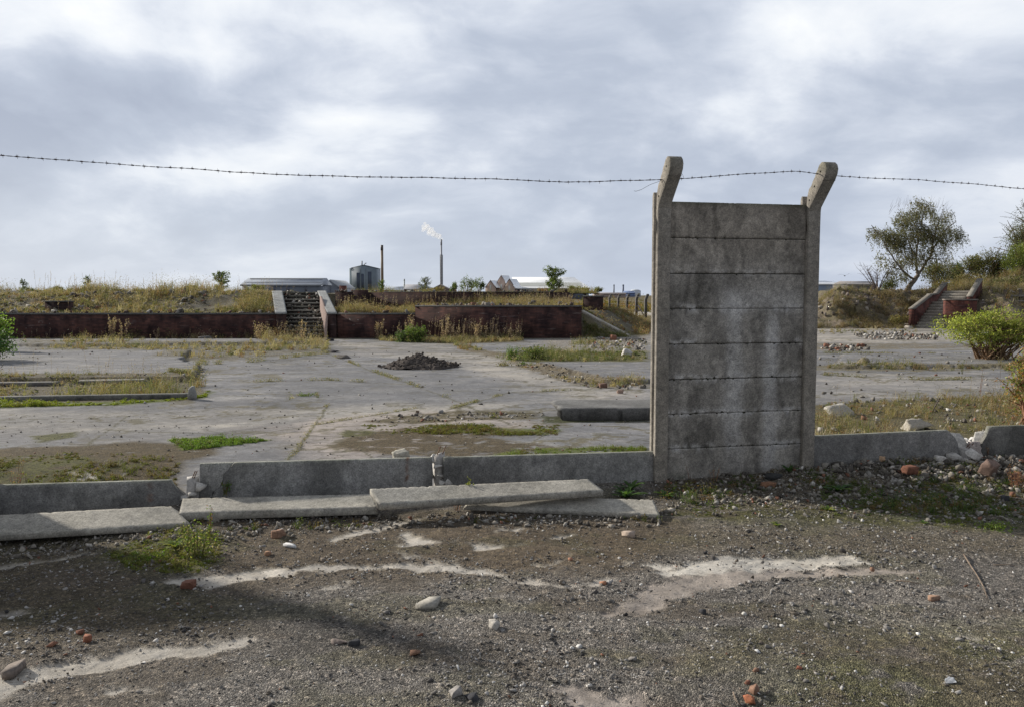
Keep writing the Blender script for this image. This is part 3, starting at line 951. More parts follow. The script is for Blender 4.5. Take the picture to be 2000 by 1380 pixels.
def standing_section(pxl, pxr, label, nboards=8, ztop=2.44, dz=0.0, name='concrete_fence'):
    b0 = PF(pxl, 940)
    e = empty(name, (b0[0], b0[1], 0), label, 'fence')
    pl, bl = make_post(pxl, None, e)
    pr, br = make_post(pxr, None, e)
    up = np.array([0, 0, 1.0])
    hh = ztop / nboards
    L = np.linalg.norm(br - bl)
    for k in range(nboards):
        r = np.random.default_rng(k + abs(int(pxl)))
        z0 = k * hh + 0.001
        z1 = (k + 1) * hh - (0.006 * (0.25 + 1.0 * r.random()) if k < nboards - 1 else 0)
        if k == 0:
            z0 = -0.06
        tl = 0.0
        of = r.uniform(-0.005, 0.005)
        f = 0.022 + of
        a = bl + FU * 0.028 + FN * f
        b = br - FU * 0.028 + FN * f
        V, T, Q, c = slab(a + up * (z0 + tl), b + up * (z0 - tl), b + up * (z1 - tl), a + up * (z1 + tl), 0.042, 90, 22,
                          0.005, chip=0.007, seed=k * 7 + 3, colf=panel_col(k + 11))
        mb = MB()
        mb.add(V, T, Q, c)
        if k < nboards - 1:
            # tongue set back in the joint
            q0, q1 = a + up * (z1 - 0.01) - FN * (0.022 + of), b + up * (z1 - 0.01) - FN * (0.022 + of)
            mb.add([q0 + FN * 0.010, q1 + FN * 0.010, q1 + FN * 0.010 + up * 0.03, q0 + FN * 0.010 + up * 0.03,
                    q0 - FN * 0.012, q1 - FN * 0.012, q1 - FN * 0.012 + up * 0.03, q0 - FN * 0.012 + up * 0.03],
                   quad=[[0, 1, 2, 3], [4, 7, 6, 5], [3, 2, 6, 7], [0, 4, 5, 1]], col=(0.045, 0.045, 0.035))
        mb.build('board', M_CON, e)
    return e, bl, br


SEC, BL, BR = standing_section(1285, 1569, 'tall grey bay of eight stacked concrete boards between two posts with bent heads')
# the next standing bay is just out of the picture to the left and throws its shadow in
def ruined_section(pxl, pxr, nb, hr, hl, label):
    bl, br = PF(pxl, 940), PF(pxr, 940)
    bl[2] = br[2] = 0
    e = empty('concrete_fence', bl, label, 'fence')
    up = np.array([0, 0, 1.0])
    for (b, h) in ((bl, hl), (br, hr)):
        W = 0.115
        mb = MB()
        for (v0, v1, q0, q1, dh) in ((0.03, 0.078, -W / 2, W / 2, 0), (-0.075, -0.03, -W / 2, W / 2, -0.06), (-0.032, 0.032, -0.02, 0.02, -0.03)):
            mb.prism([(v0, -0.15), (v1, -0.15), (v1, h + dh - 0.05), (v1 * 0.5 + v0 * 0.5, h + dh), (v0, h + dh - 0.02)], FN, (0, 0, 1), b + FU * q0, FU, q1 - q0, (0.29, 0.26, 0.22))
        mb.build('post', M_CON, e)
    for k in range(nb):
        a, c = bl + FU * 0.028 + FN * 0.022, br - FU * 0.028 + FN * 0.022
        V, T, Q, cc = slab(a + up * (k * 0.305 + 0.001), c + up * (k * 0.305 + 0.001), c + up * ((k + 1) * 0.305), a + up * ((k + 1) * 0.305), 0.042, 60, 12, 0.005,
                           endl=(lambda t, d: 0.25 + 0.75 * t + 0.06 * math.sin(11 * t)) if k == nb - 1 else None, chip=0.007, seed=k + 90)
        mb = MB()
        mb.add(V, T, Q, cc)
        mb.build('board', M_CON, e)
    return e


ruined_section(-640, -30, 5, 2.02, 1.45, 'half-fallen bay of concrete boards just left of the picture, throwing its shadow in')


# --- low boards left in the ground
def low_board(name, quad, th, label, seed, endl=None, endr=None, col=(0.29, 0.287, 0.28), stains=(), nx=70):
    """quad: left-bottom, right-bottom, right-top, left-top in picture coordinates of the fence plane"""
    lb, rb, rt, lt = [PF(*q[:2], off=0.02) for q in quad]

    def cf(V):
        c = con_col(V, col, seed, 0.32)
        u = (V[:, 0] - F0[0]) * FU[0] + (V[:, 1] - F0[1]) * FU[1]
        dk = sstep(0.48, 0.62, fbm(u * 3.2, V[:, 2] * 1.2, seed + 5, 4, 0.55))[:, None] * 0.38
        c = c * (1 - dk)
        ztop = np.interp(u, [np.dot(lt - F0, FU), np.dot(rt - F0, FU)], [lt[2], rt[2]])
        ed = (sstep(0.012, 0.0, ztop - V[:, 2]) * 0.35)[:, None]
        c = c * (1 - ed) + np.array([0.30, 0.31, 0.22]) * ed
        for (su, wd, scol, am) in stains:
            w = (np.exp(-((u - su + 0.02 * (fbm(V[:, 2] * 20, V[:, 2] * 0, seed, 2) - 0.5)) / wd) ** 2) * am)[:, None]
            c = c * (1 - w) + np.array(scol) * w
        return c
    V, T, Q, c = slab(lb, rb, rt, lt, th, nx, 14, 0.006, endl, endr, 0.006, seed, cf)
    mb = MB()
    mb.add(V, T, Q, c)
    if label is None:
        return mb
    o = mb.build(name, M_CON)
    return tag(o, label, 'fence board')


def ucoord(px, py=930):
    return float(np.dot(PF(px, py, 0.02) - F0, FU))


RUST = (0.16, 0.07, 0.035)
low_board('fence_board', [(-330, 1040), (372, 1010), (372, 936), (-330, 957)], 0.05,
          'low upright grey board at the far left with slanting broken right end and rusty crack', 21,
          endr=lambda t, d: 0.0 + 0.21 * max(0, t - 0.35) + 0.02 * math.sin(9 * t), stains=[(ucoord(292), 0.006, RUST, 0.9)])
# board split by a slanting crack: two fragments of one board
eb = empty('fence_board', PF(390, 975), 'low upright board with a slanting crack near its left end', 'fence board')
cl = lambda t, d: 0.19 * t + 0.014 * math.sin(13 * t + 1) + 0.006 * math.sin(31 * t)
mbf = low_board('x', [(390, 990), (845, 975), (845, 893), (390, 905)], 0.05, None, 24,
                endr=lambda t, d: (ucoord(845) - ucoord(390)) - (cl(t, d) + 0.055) + 0.009)
mbf.build('fragment', M_CON, eb)
mbg = low_board('x', [(390, 990), (845, 975), (845, 893), (390, 905)], 0.05, None, 27,
                endl=lambda t, d: cl(t, d) + 0.055, endr=ragged(0.0, 0.012, 0, 3), stains=[(ucoord(796), 0.005, RUST, 0.9)])
mbg.build('fragment', M_CON, eb)
low_board('fence_board', [(866, 985), (1290, 975), (1290, 881), (866, 893)], 0.05,
          'low upright board slotted into the left side of the tall bay', 33, endl=ragged(0.0, 0.02, 0, 8))
low_board('fence_board', [(1585, 925), (1885, 900), (1885, 838), (1585, 851)], 0.05,
          'low upright board right of the tall bay, its right end broken off at a slant', 36,
          endr=lambda t, d: 0.02 + 0.18 * max(0, t - 0.15) + 0.02 * math.sin(7 * t), col=(0.22, 0.215, 0.21))
low_board('fence_board', [(1912, 905), (2260, 892), (2260, 822), (1912, 833)], 0.05,
          'low upright board at the right edge with a slanting broken left corner', 38,
          endl=lambda t, d: 0.0 + 0.16 * max(0, t - 0.25) + 0.015 * math.sin(9 * t), col=(0.20, 0.195, 0.185))


# --- fallen boards on the ground
def fallen(quad, th, label, seed, endl=None, endr=None, base=(0.37, 0.35, 0.31), bow=0.0):
    """quad: front-left, front-right, back-right, back-left as (px, py, z)"""
    fl, fr, br_, bl_ = [P(*q) for q in quad]

    def cf(V):
        c = con_col(V, base, seed, 0.22)
        n = fbm(V[:, 0] * 3.5, V[:, 1] * 9, seed + 9, 4, 0.6)
        dk = (sstep(0.5, 0.68, n) * 0.35)[:, None]
        return c * (1 - dk) + c * np.array([0.55, 0.58, 0.62]) * dk
    V, T, Q, c = slab(fl, fr, br_, bl_, th, 80, 10, 0.006, endl, endr, 0.006, seed, cf, bow)
    mb = MB()
    mb.add(V, T, Q, c)
    o = mb.build('fallen_board', M_CON)
    return tag(o, label, 'concrete board')


fallen([(-260, 1060, 0.025), (372, 1021, 0.05), (340, 986, 0.10), (-260, 1018, 0.08)], 0.045,
       'pale fallen board lying on the gravel at the left edge of the photo', 41, endr=ragged(0.0, 0.03, 0.02, 5), base=(0.36, 0.34, 0.30))
fallen([(350, 1001, 0.085), (738, 989, 0.085), (728, 963, 0.11), (357, 972, 0.115)], 0.06,
       'fallen board with chipped corners lying along the foot of the cracked upright board', 43, endr=ragged(0.0, 0.03, 0.0, 6))
fallen([(740, 984, 0.145), (1179, 957, 0.165), (1148, 934, 0.205), (722, 953, 0.21)], 0.05,
       'fallen board on top of the others, tilted against the low wall', 45, endl=ragged(0.0, 0.015, 0.0, 7))
fallen([(905, 986, 0.06), (1288, 1004, 0.035), (1279, 974, 0.075), (960, 968, 0.10)], 0.04,
       'fallen board poking out from under the topmost one, its right end free on the ground', 47, endr=ragged(0.0, 0.02, 0.02, 4))

# ------------------------------------------------------------------ barbed wire
def barbed_wire():
    pts2 = [(-900, 215), (-500, 262), (0, 303), (250, 322), (500, 339), (700, 345), (900, 349), (1100, 355), (1240, 354), (1283, 351), (1296, 351)]
    def pl(pts, off):
        return [PF(a, b, off) for a, b in pts]
    left = pl(pts2, 0.165)
    mid = [PF(1296, 351, 0.165), PF(1306, 350, 0.165), PF(1345, 349, 0.19), PF(1450, 341, 0.20), PF(1530, 335, 0.215), PF(1575, 334, 0.225), PF(1590, 338, 0.232), PF(1600, 341, 0.235)]
    right = [PF(1600, 341, 0.235), PF(1625, 343, 0.22), PF(1700, 349, 0.2), PF(1800, 352, 0.2), PF(1900, 359, 0.2), PF(2000, 369, 0.2), PF(2300, 380, 0.2), PF(2900, 372, 0.2)]
    path = left[:-1] + mid[:-1] + right
    path = np.array(path)
    d = np.concatenate([[0], np.cumsum(np.linalg.norm(np.diff(path, axis=0), axis=1))])
    N = int(d[-1] / 0.02)
    sdist = np.linspace(0, d[-1], N)
    # smooth resample
    S = np.stack([np.interp(sdist, d, path[:, k]) for k in range(3)], 1)
    ker = np.ones(13) / 13
    Sp = np.stack([np.convolve(np.pad(S[:, k], 6, mode='edge'), ker, mode='valid') for k in range(3)], 1)
    Sp[:, 2] += (fbm(sdist * 3, sdist * 0, 2, 3) - 0.5) * 0.014
    tw = sdist / 0.05 * PI
    a = np.stack([0 * tw, np.cos(tw), np.sin(tw)], 1) * 0.0022
    e = empty('barbed_wire', Sp[0], 'rusty barbed wire strung across the sky between the bent post heads', 'barbed wire')
    for sg in (1, -1):
        mb = MB()
        mb.tube(Sp + a * sg, 0.0019, 4, (0.10, 0.085, 0.085))
        mb.build('strand', M_METAL, e)
    mb = MB()
    r = np.random.default_rng(5)
    s = 0.05
    while s < d[-1] - 0.05:
        p = np.array([np.interp(s, sdist, Sp[:, k]) for k in range(3)])
        q = np.array([np.interp(s + 0.01, sdist, Sp[:, k]) for k in range(3)])
        t = (q - p) / np.linalg.norm(q - p)
        mb.tube([p - t * 0.010, p, p + t * 0.010], [0.0045, 0.0052, 0.0045], 5, (0.09, 0.07, 0.07))
        for k in range(4):
            an = r.uniform(0, 2 * PI)
            dd = np.array([0.15 * r.uniform(-1, 1), math.cos(an), math.sin(an)])
            mb.tube([p, p + dd * r.uniform(0.014, 0.02)], [0.0017, 0.0009], 3, (0.09, 0.07, 0.07), cap=False)
        s += r.uniform(0.075, 0.095)
    b = mb.build('barb', M_METAL, e, recalc=False)
    b['kind'] = 'stuff'
    # loose tie ends at the left head
    mb = MB()
    mb.tube([PF(1295, 352, 0.17), PF(1270, 361, 0.20), PF(1252, 371, 0.20), PF(1242, 374, 0.20), PF(1238, 373, 0.2)], 0.0015, 4, (0.12, 0.11, 0.11))
    mb.build('tie_wire', M_METAL, e)
    mb = MB()
    mb.tube([PF(1336, 349, 0.24), PF(1333, 341, 0.24), PF(1328, 337, 0.24)], 0.0013, 4, (0.12, 0.11, 0.11))
    mb.build('tie_wire', M_METAL, e)


barbed_wire()


# ------------------------------------------------------------------ rocks
def hull(points):
    bm = bmesh.new()
    for p in points:
        bm.verts.new(p)
    r = bmesh.ops.convex_hull(bm, input=bm.verts[:])
    for v in [v for v in bm.verts if not v.link_faces]:
        bm.verts.remove(v)
    bmesh.ops.triangulate(bm, faces=bm.faces[:])
    bm.verts.index_update()
    V = np.array([v.co[:] for v in bm.verts])
    T = np.array([[v.index for v in f.verts] for f in bm.faces])
    bm.free()
    return V, T


def rock_tpl(seed, n=14, boxy=0.6):
    r = np.random.default_rng(seed)
    p = r.normal(size=(n, 3))
    p /= np.linalg.norm(p, axis=1)[:, None]
    p = p / (np.abs(p).max(1)[:, None] * boxy + (1 - boxy))
    return hull(p * r.uniform(0.85, 1.1, (n, 1)))


TPL = [rock_tpl(i, 9 + i % 6, 0.3 + 0.5 * (i % 3) / 2) for i in range(14)]
TPLB = [rock_tpl(100 + i, 11 + i % 4, 0.6) for i in range(8)]


def rotm(r, n, tilt=1.0):
    """n random rotation matrices"""
    q = r.normal(size=(n, 4))
    if tilt < 1.0:
        q[:, 1:3] *= tilt
    q /= np.linalg.norm(q, axis=1)[:, None]
    w, x, y, z = q.T
    return np.stack([np.stack([1 - 2 * (y * y + z * z), 2 * (x * y - z * w), 2 * (x * z + y * w)], -1),
                     np.stack([2 * (x * y + z * w), 1 - 2 * (x * x + z * z), 2 * (y * z - x * w)], -1),
                     np.stack([2 * (x * z - y * w), 2 * (y * z + x * w), 1 - 2 * (x * x + y * y)], -1)], 1)


def scatter_rocks(mb, X, Y, size, cols, seed, tpl=TPL, flat=0.6, zoff=None, sink=0.25):
    r = np.random.default_rng(seed)
    Z = gz(X, Y) if zoff is None else zoff
    which = r.integers(0, len(tpl), len(X))
    for k, (V, T) in enumerate(tpl):
        m = np.where(which == k)[0]
        if not len(m):
            continue
        n = len(m)
        sc = size[m][:, None] * np.stack([r.uniform(0.7, 1.3, n), r.uniform(0.6, 1.1, n), r.uniform(0.35, 0.9, n) * flat / 0.6], 1) * 0.5
        R = rotm(r, n, 0.35)
        vv = V[None] * sc[:, None]
        vv = np.einsum('nij,nvj->nvi', R, vv)
        vv[..., 0] += X[m][:, None]
        vv[..., 1] += Y[m][:, None]
        vv[..., 2] += (Z[m] + sc[:, 2] * (1 - 2 * sink))[:, None]
        TT = T[None] + (np.arange(n) * len(V))[:, None, None]
        cc = np.repeat(cols[m], len(V), axis=0)
        mb.add(vv.reshape(-1, 3), tri=TT.reshape(-1, 3), col=cc)


def stone_cols(r, n, pal, w):
    pal = np.array(pal)
    idx = r.choice(len(pal), n, p=np.array(w) / sum(w))
    return pal[idx] * r.uniform(0.7, 1.3, (n, 1))


PAL = [(0.19, 0.178, 0.165), (0.26, 0.247, 0.232), (0.40, 0.385, 0.37), (0.10, 0.092, 0.088), (0.05, 0.048, 0.05), (0.24, 0.12, 0.08), (0.60, 0.59, 0.57), (0.14, 0.12, 0.10)]
PW = [30, 25, 13, 14, 7, 1.6, 6.0, 16]

def gravel():
    r = np.random.default_rng(11)
    N = 210000
    # denser close to the camera, over the whole near ground
    y = 2.4 + (7.6 - 2.4) * r.random(N) ** 1.25
    x = r.uniform(-0.78, 0.78, N) * (y + 0.9)
    s = fence_s(x, y)
    ok = (s > 0.03)
    C, K = ground_colour(x, y)
    dens = 0.34 + 0.66 * sstep(0.40, 0.60, fbm(x * 1.7, y * 2.3, 71, 5, 0.6))
    conc = K[:, 2] > 0.25
    p = np.where(conc, 0.13, dens) * (1 - 0.55 * K[:, 1])
    # patches of bare fine dirt
    ok &= r.random(N) < p
    x, y = x[ok], y[ok]
    n = len(x)
    size = 0.0030 + 0.0055 * r.random(n) ** 1.3 + 0.019 * r.random(n) ** 8 + 0.03 * r.random(n) ** 70
    size *= 0.75 + 0.5 * sstep(0.3, 0.7, fbm(x * 2, y * 2, 72, 3))
    size *= 0.85 + 0.25 * sstep(3, 5, y)
    mb = MB()
    scatter_rocks(mb, x, y, size, stone_cols(r, n, PAL, PW), 12, tpl=TPL[:7], flat=0.36, sink=0.3)
    o = mb.build('gravel', M_STONE, recalc=False)
    tag(o, kind='stuff')
    return n


gravel()


def in_poly(poly, n, r, z=0.0, world_pts=False):
    pw = np.asarray(poly if world_pts else wpoly(poly, z))
    x0, y0 = pw.min(0)
    x1, y1 = pw.max(0)
    X, Y = [], []
    got = 0
    for _ in range(60):
        x = r.uniform(x0, x1, n * 2)
        y = r.uniform(y0, y1, n * 2)
        m = poly_sd(x, y, pw) > 0
        X.append(x[m])
        Y.append(y[m])
        got += m.sum()
        if got >= n:
            break
    return np.concatenate(X)[:n], np.concatenate(Y)[:n]


def poly_area(pw):
    a = np.asarray(pw)
    x, y = a[:, 0], a[:, 1]
    return 0.5 * abs(np.dot(x, np.roll(y, 1)) - np.dot(y, np.roll(x, 1)))


def rubble(name, poly, n, smin, smax, pal, w, seed, flat=0.6, power=3.0, hump=0.0):
    r = np.random.default_rng(seed)
    x, y = in_poly(poly, n, r)
    size = smin + (smax - smin) * r.random(len(x)) ** power
    z = gz(x, y)
    if hump:
        sd = poly_sd(x, y, np.asarray(wpoly(poly)))
        z = z + hump * np.clip(sd / (sd.max() + 1e-6), 0, 1) * r.random(len(x))
    mb = MB()
    scatter_rocks(mb, x, y, size, stone_cols(r, len(x), pal, w), seed, flat=flat, zoff=z)
    o = mb.build(name, M_STONE, recalc=False)
    return tag(o, kind='stuff')


PALR = [(0.25, 0.23, 0.20), (0.36, 0.34, 0.31), (0.16, 0.145, 0.125), (0.22, 0.11, 0.075), (0.085, 0.075, 0.065), (0.55, 0.53, 0.50)]
rubble('rubble', [(1290, 945), (1580, 925), (1880, 912), (2250, 890), (2250, 975), (1900, 975), (1600, 985), (1400, 985), (1290, 965)], 7500, 0.005, 0.06, PALR, [30, 10, 30, 4, 24, 4], 21, power=6)
rubble('rubble', [(1590, 900), (1880, 905), (2050, 900), (2050, 945), (1800, 950), (1600, 940)], 3000, 0.008, 0.085, PALR, [30, 14, 26, 5, 22, 4], 22, power=5, hump=0.04)
rubble('rubble', [(1300, 980), (2200, 970), (2200, 1020), (1700, 1020), (1300, 1005)], 900, 0.01, 0.05, PALR, [30, 16, 25, 3, 22, 4], 23)
rubble('rubble', [(0, 1050), (360, 1025), (730, 1005), (1290, 1010), (1290, 1030), (730, 1035), (360, 1060), (0, 1075)], 1500, 0.008, 0.05, PALR, [30, 12, 30, 3, 22, 4], 24)
rubble('rubble', [(1664, 655), (1720, 651), (1835, 655), (1830, 664), (1700, 664)], 520, 0.04, 0.22, PALR, [24, 26, 18, 10, 14, 8], 25, hump=0.1)
rubble('rubble', [(1600, 674), (1690, 674), (1700, 684), (1610, 688)], 110, 0.05, 0.22, PALR, [20, 14, 20, 26, 10, 3], 26)
rubble('rubble', [(1010, 706), (1060, 714), (1180, 744), (1262, 746), (1262, 760), (1160, 760), (1080, 738), (1010, 716)], 380, 0.015, 0.10, PALR, [30, 16, 26, 10, 20, 2], 27, power=4)
rubble('rubble', [(1140, 660), (1262, 662), (1262, 684), (1160, 684)], 260, 0.04, 0.2, PALR, [30, 26, 20, 14, 8, 3], 28)
rubble('rubble', [(740, 812), (1060, 802), (1080, 812), (900, 822), (720, 826)], 260, 0.01, 0.07, PALR, [30, 12, 30, 6, 18, 2], 29)
rubble('rubble', [(1600, 786), (1700, 780), (2100, 775), (2100, 835), (1600, 850)], 900, 0.012, 0.10, PALR, [30, 10, 28, 8, 22, 1], 30, power=5)
rubble('rubble', [(1840, 862), (1960, 862), (1940, 880), (1850, 885)], 160, 0.03, 0.11, [(0.55, 0.53, 0.51), (0.4, 0.38, 0.36)], [1, 1], 31, hump=0.08)
rubble('rubble', [(-200, 812), (560, 810), (1240, 812), (1262, 875), (700, 895), (-200, 900)], 700, 0.008, 0.035, PALR, [30, 12, 30, 6, 22, 2], 32)
rubble('rubble', [(-200, 690), (600, 680), (1240, 690), (1262, 800), (700, 815), (-200, 815)], 900, 0.012, 0.06, PALR, [30, 14, 30, 8, 22, 2], 35, power=4)
rubble('rubble', [(1600, 690), (2000, 690), (2000, 780), (1600, 785)], 350, 0.015, 0.10, PALR, [30, 14, 30, 8, 22, 2], 36, power=4)
rubble('rubble', [(-200, 745), (370, 742), (370, 776), (-200, 780)], 260, 0.02, 0.10, PALR, [30, 12, 30, 6, 22, 2], 33)


def chunk(px, py, w, d, h, col, label, seed, name='concrete_chunk', cat='stone', yaw=None, tilt=0.12, kind='rock', z=0.0, mat=None):
    """one loose lump: px,py is the middle of its foot"""
    r = np.random.default_rng(seed)
    V, T = TPLB[seed % len(TPLB)] if kind == 'rock' else (None, None)
    if kind in ('brick', 'flat'):
        n = []
        for sx in (-1, 1):
            for sy in (-1, 1):
                for sz in (-1, 1):
                    c = np.array([sx, sy, sz], float)
                    if r.random() < (0.25 if kind == 'brick' else 0.3):
                        for ax in range(3):
                            cc = c.copy()
                            cc[ax] *= r.uniform(-0.2, 0.6)
                            n.append(cc)
                    else:
                        n.append(c * np.array([r.uniform(0.72, 1), r.uniform(0.72, 1), r.uniform(0.9, 1)]))
        V, T = hull(np.array(n))
    if kind == 'flat':
        m = 6
        an = np.sort(r.uniform(0, 2 * PI, m) * 0.35 + np.arange(m) * 2 * PI / m)
        rr = r.uniform(0.62, 1.0, m)
        pr = np.stack([np.cos(an) * rr, np.sin(an) * rr], 1)
        V, T = hull(np.concatenate([np.c_[pr, np.ones(m)], np.c_[pr * r.uniform(0.9, 1.02, (m, 1)), -np.ones(m)]]))
    V = V / np.abs(V).max(0)
    V = V * np.array([w, d, h]) / 2
    R = rotm(r, 1, tilt)[0]
    yaw = r.uniform(0, PI) if yaw is None else yaw
    a, b = math.cos(yaw), math.sin(yaw)
    t1, t2 = r.uniform(-tilt, tilt, 2)
    Rz = np.array([[a, -b, 0], [b, a, 0], [0, 0, 1]])
    Rx = np.array([[1, 0, 0], [0, math.cos(t1), -math.sin(t1)], [0, math.sin(t1), math.cos(t1)]])
    Ry = np.array([[math.cos(t2), 0, math.sin(t2)], [0, 1, 0], [-math.sin(t2), 0, math.cos(t2)]])
    V = V @ (Rz @ Rx @ Ry).T
    p = P(px, py, z)
    p[1] += d * 0.4
    V = V + np.array([p[0], p[1], float(gz(p[0], p[1])) + z - V[:, 2].min() - 0.24 * h])
    mb = MB()
    mb.add(V, tri=T, col=col)
    o = mb.build(name, mat or M_STONE)
    if kind != 'flat' and w > 0.05:
        # rough faces on the larger lumps
        bm = bmesh.new()
        bm.from_mesh(o.data)
        bmesh.ops.subdivide_edges(bm, edges=bm.edges[:], cuts=3, use_grid_fill=True)
        for v in bm.verts:
            k = 0.07 * w * (fbm(np.array([v.co.x * 4 / w + v.co.z * 3 / w]), np.array([v.co.y * 4 / w - v.co.z * 2 / w]), seed, 3)[0] - 0.5) * 2
            v.co += v.normal * k
        bm.to_mesh(o.data)
        bm.free()
    return tag(o, label, cat)


RED = (0.185, 0.085, 0.058)
ORG = (0.245, 0.145, 0.10)
DRED = (0.17, 0.085, 0.06)
GRY = (0.36, 0.33, 0.29)
WHT = (0.62, 0.62, 0.62)
BLK = (0.05, 0.05, 0.055)
chunk(840, 1190, 0.175, 0.095, 0.03, (0.36, 0.34, 0.30), 'flat pale slab fragment alone on the gravel below the middle fallen boards', 3, kind='flat', yaw=0.5)
chunk(1230, 1052, 0.10, 0.07, 0.045, (0.42, 0.34, 0.28), 'small pinkish slab fragment on brown soil, in front of the loose board end', 4, kind='flat', yaw=0.1)
chunk(566, 1068, 0.095, 0.05, 0.018, WHT, 'thin white shard lying on the brown soil', 5, kind='flat', yaw=-0.3)
chunk(366, 1143, 0.075, 0.06, 0.045, RED, 'red brick lump at the end of the left pale strip', 6, 'brick_fragment', 'brick', kind='brick')
chunk(541, 1048, 0.085, 0.07, 0.055, (0.26, 0.16, 0.11), 'brown brick lump on the soil below the long fallen board', 7, 'brick_fragment', 'brick', kind='brick')
chunk(522, 1082, 0.045, 0.035, 0.028, (0.32, 0.19, 0.12), 'tiny pale red brick crumb left of the white shard', 8, 'brick_fragment', 'brick', kind='brick')
chunk(152, 1232, 0.05, 0.04, 0.02, RED, 'upper of two red brick crumbs in the left shadow', 9, 'brick_fragment', 'brick', kind='flat')
chunk(164, 1250, 0.065, 0.045, 0.035, (0.24, 0.10, 0.06), 'lower of two red brick crumbs in the left shadow', 10, 'brick_fragment', 'brick', kind='flat')
chunk(810, 1280, 0.05, 0.05, 0.045, ORG, 'round orange brick pebble on the grey gravel', 12, 'brick_fragment', 'brick')
chunk(1829, 1178, 0.062, 0.05, 0.032, (0.29, 0.185, 0.13), 'orange brick flake beside the long twig', 13, 'brick_fragment', 'brick', kind='flat')
chunk(1705, 1114, 0.028, 0.028, 0.028, ORG, 'small orange pebble on the tail of the large pale patch', 14, 'brick_fragment', 'brick')
chunk(1478, 1360, 0.065, 0.05, 0.045, ORG, 'orange brick lump at the bottom, upper of a close pair', 15, 'brick_fragment', 'brick')
chunk(1468, 1374, 0.06, 0.045, 0.03, (0.34, 0.13, 0.07), 'orange brick lump at the bottom, lower of a close pair', 16, 'brick_fragment', 'brick')
chunk(1461, 1338, 0.035, 0.03, 0.028, RED, 'red crumb just above the orange pair at the bottom', 17, 'brick_fragment', 'brick')
chunk(1478, 1318, 0.035, 0.025, 0.018, ORG, 'flat orange crumb above the red one at the bottom', 18, 'brick_fragment', 'brick')
chunk(1562, 1314, 0.03, 0.025, 0.02, (0.36, 0.14, 0.09), 'pinkish red crumb right of the bottom cluster', 19, 'brick_fragment', 'brick')
chunk(1862, 1341, 0.07, 0.05, 0.03, (0.40, 0.42, 0.45), 'smooth bluish pebble at the bottom right', 20, 'pebble', 'stone')
chunk(1480, 1275, 0.05, 0.035, 0.012, WHT, 'flat whitish pebble in the lower right gravel', 21, 'pebble', 'stone')
chunk(1455, 1276 - 72, 0.03, 0.03, 0.02, (0.5, 0.49, 0.46), 'small pale pebble below the large pale patch', 22, 'pebble', 'stone')
chunk(965, 1230, 0.075, 0.06, 0.05, (0.42, 0.39, 0.35), 'rounded grey lump in the middle gravel', 24, 'concrete_chunk', 'stone')
chunk(660, 1252, 0.085, 0.06, 0.04, (0.22, 0.18, 0.16), 'brownish stone right of the lower left pale strip', 25, 'stone', 'stone')
chunk(690, 1258, 0.07, 0.05, 0.035, BLK, 'black stone touching the brownish one in the gravel', 26, 'stone', 'stone')
chunk(1375, 1202, 0.05, 0.04, 0.035, BLK, 'black stone below the large pale patch', 27, 'stone', 'stone')
chunk(1180, 1143, 0.05, 0.035, 0.02, (0.40, 0.20, 0.12), 'orange sliver at the right end of the long pale strip', 28, 'brick_fragment', 'brick', kind='flat')
chunk(1115, 1097, 0.035, 0.025, 0.018, (0.34, 0.18, 0.12), 'small orange chip above the long pale strip', 29, 'brick_fragment', 'brick', kind='flat')
chunk(415, 1022, 0.12, 0.09, 0.07, (0.22, 0.20, 0.17), 'grey stone tucked under the left end of the long fallen board', 30, 'stone', 'stone')
chunk(890, 1362, 0.09, 0.06, 0.04, (0.30, 0.28, 0.26), 'grey lump low in the middle foreground', 31, 'concrete_chunk', 'stone')
chunk(920, 1366, 0.07, 0.06, 0.045, BLK, 'black lump low in the middle foreground', 33, 'stone', 'stone')
chunk(20, 1318, 0.12, 0.06, 0.035, (0.19, 0.16, 0.14), 'flat dark stone on the pale strip at the lower left edge', 34, 'stone', 'stone', kind='flat')
chunk(630, 1290 - 195, 0.05, 0.04, 0.02, (0.2, 0.17, 0.14), 'flat dark stone just above the long pale strip', 35, 'stone', 'stone', kind='flat')
# by the fence, right side
chunk(1716, 916, 0.13, 0.08, 0.06, (0.50, 0.34, 0.22), 'tan brick end under the right low board', 36, 'brick_fragment', 'brick', kind='brick', z=0.03)
chunk(1781, 936, 0.13, 0.09, 0.07, (0.20, 0.09, 0.06), 'red brick half on the rubble in front of the right low board', 37, 'brick_fragment', 'brick', kind='brick', yaw=0.3, z=0.05)
chunk(1846, 905, 0.09, 0.06, 0.05, (0.44, 0.30, 0.20), 'pale brick piece under the broken end of the right low board', 38, 'brick_fragment', 'brick', kind='brick', z=0.03)
chunk(1938, 940, 0.19, 0.12, 0.13, (0.19, 0.13, 0.105), 'large angular brick lump in the rubble near the right edge', 39, 'brick_fragment', 'brick', kind='brick', yaw=0.8, tilt=0.5, z=0.02)
chunk(1988, 942, 0.10, 0.07, 0.055, (0.24, 0.13, 0.09), 'orange brick lump at the right edge beside the reddish weeds', 40, 'brick_fragment', 'brick', kind='brick', z=0.02)
chunk(1514, 950, 0.18, 0.09, 0.045, (0.05, 0.05, 0.05), 'flat black slab at the foot of the tall bay', 42, 'slate', 'stone', kind='flat', yaw=0.1)
chunk(1502, 960, 0.12, 0.06, 0.05, (0.24, 0.13, 0.08), 'brown brick fragment on the soil below the tall bay', 44, 'brick_fragment', 'brick', kind='brick')
chunk(1312, 997, 0.10, 0.05, 0.02, (0.46, 0.42, 0.36), 'pale splinter beyond the end of the loose fallen board', 46, 'concrete_chunk', 'stone', kind='flat')
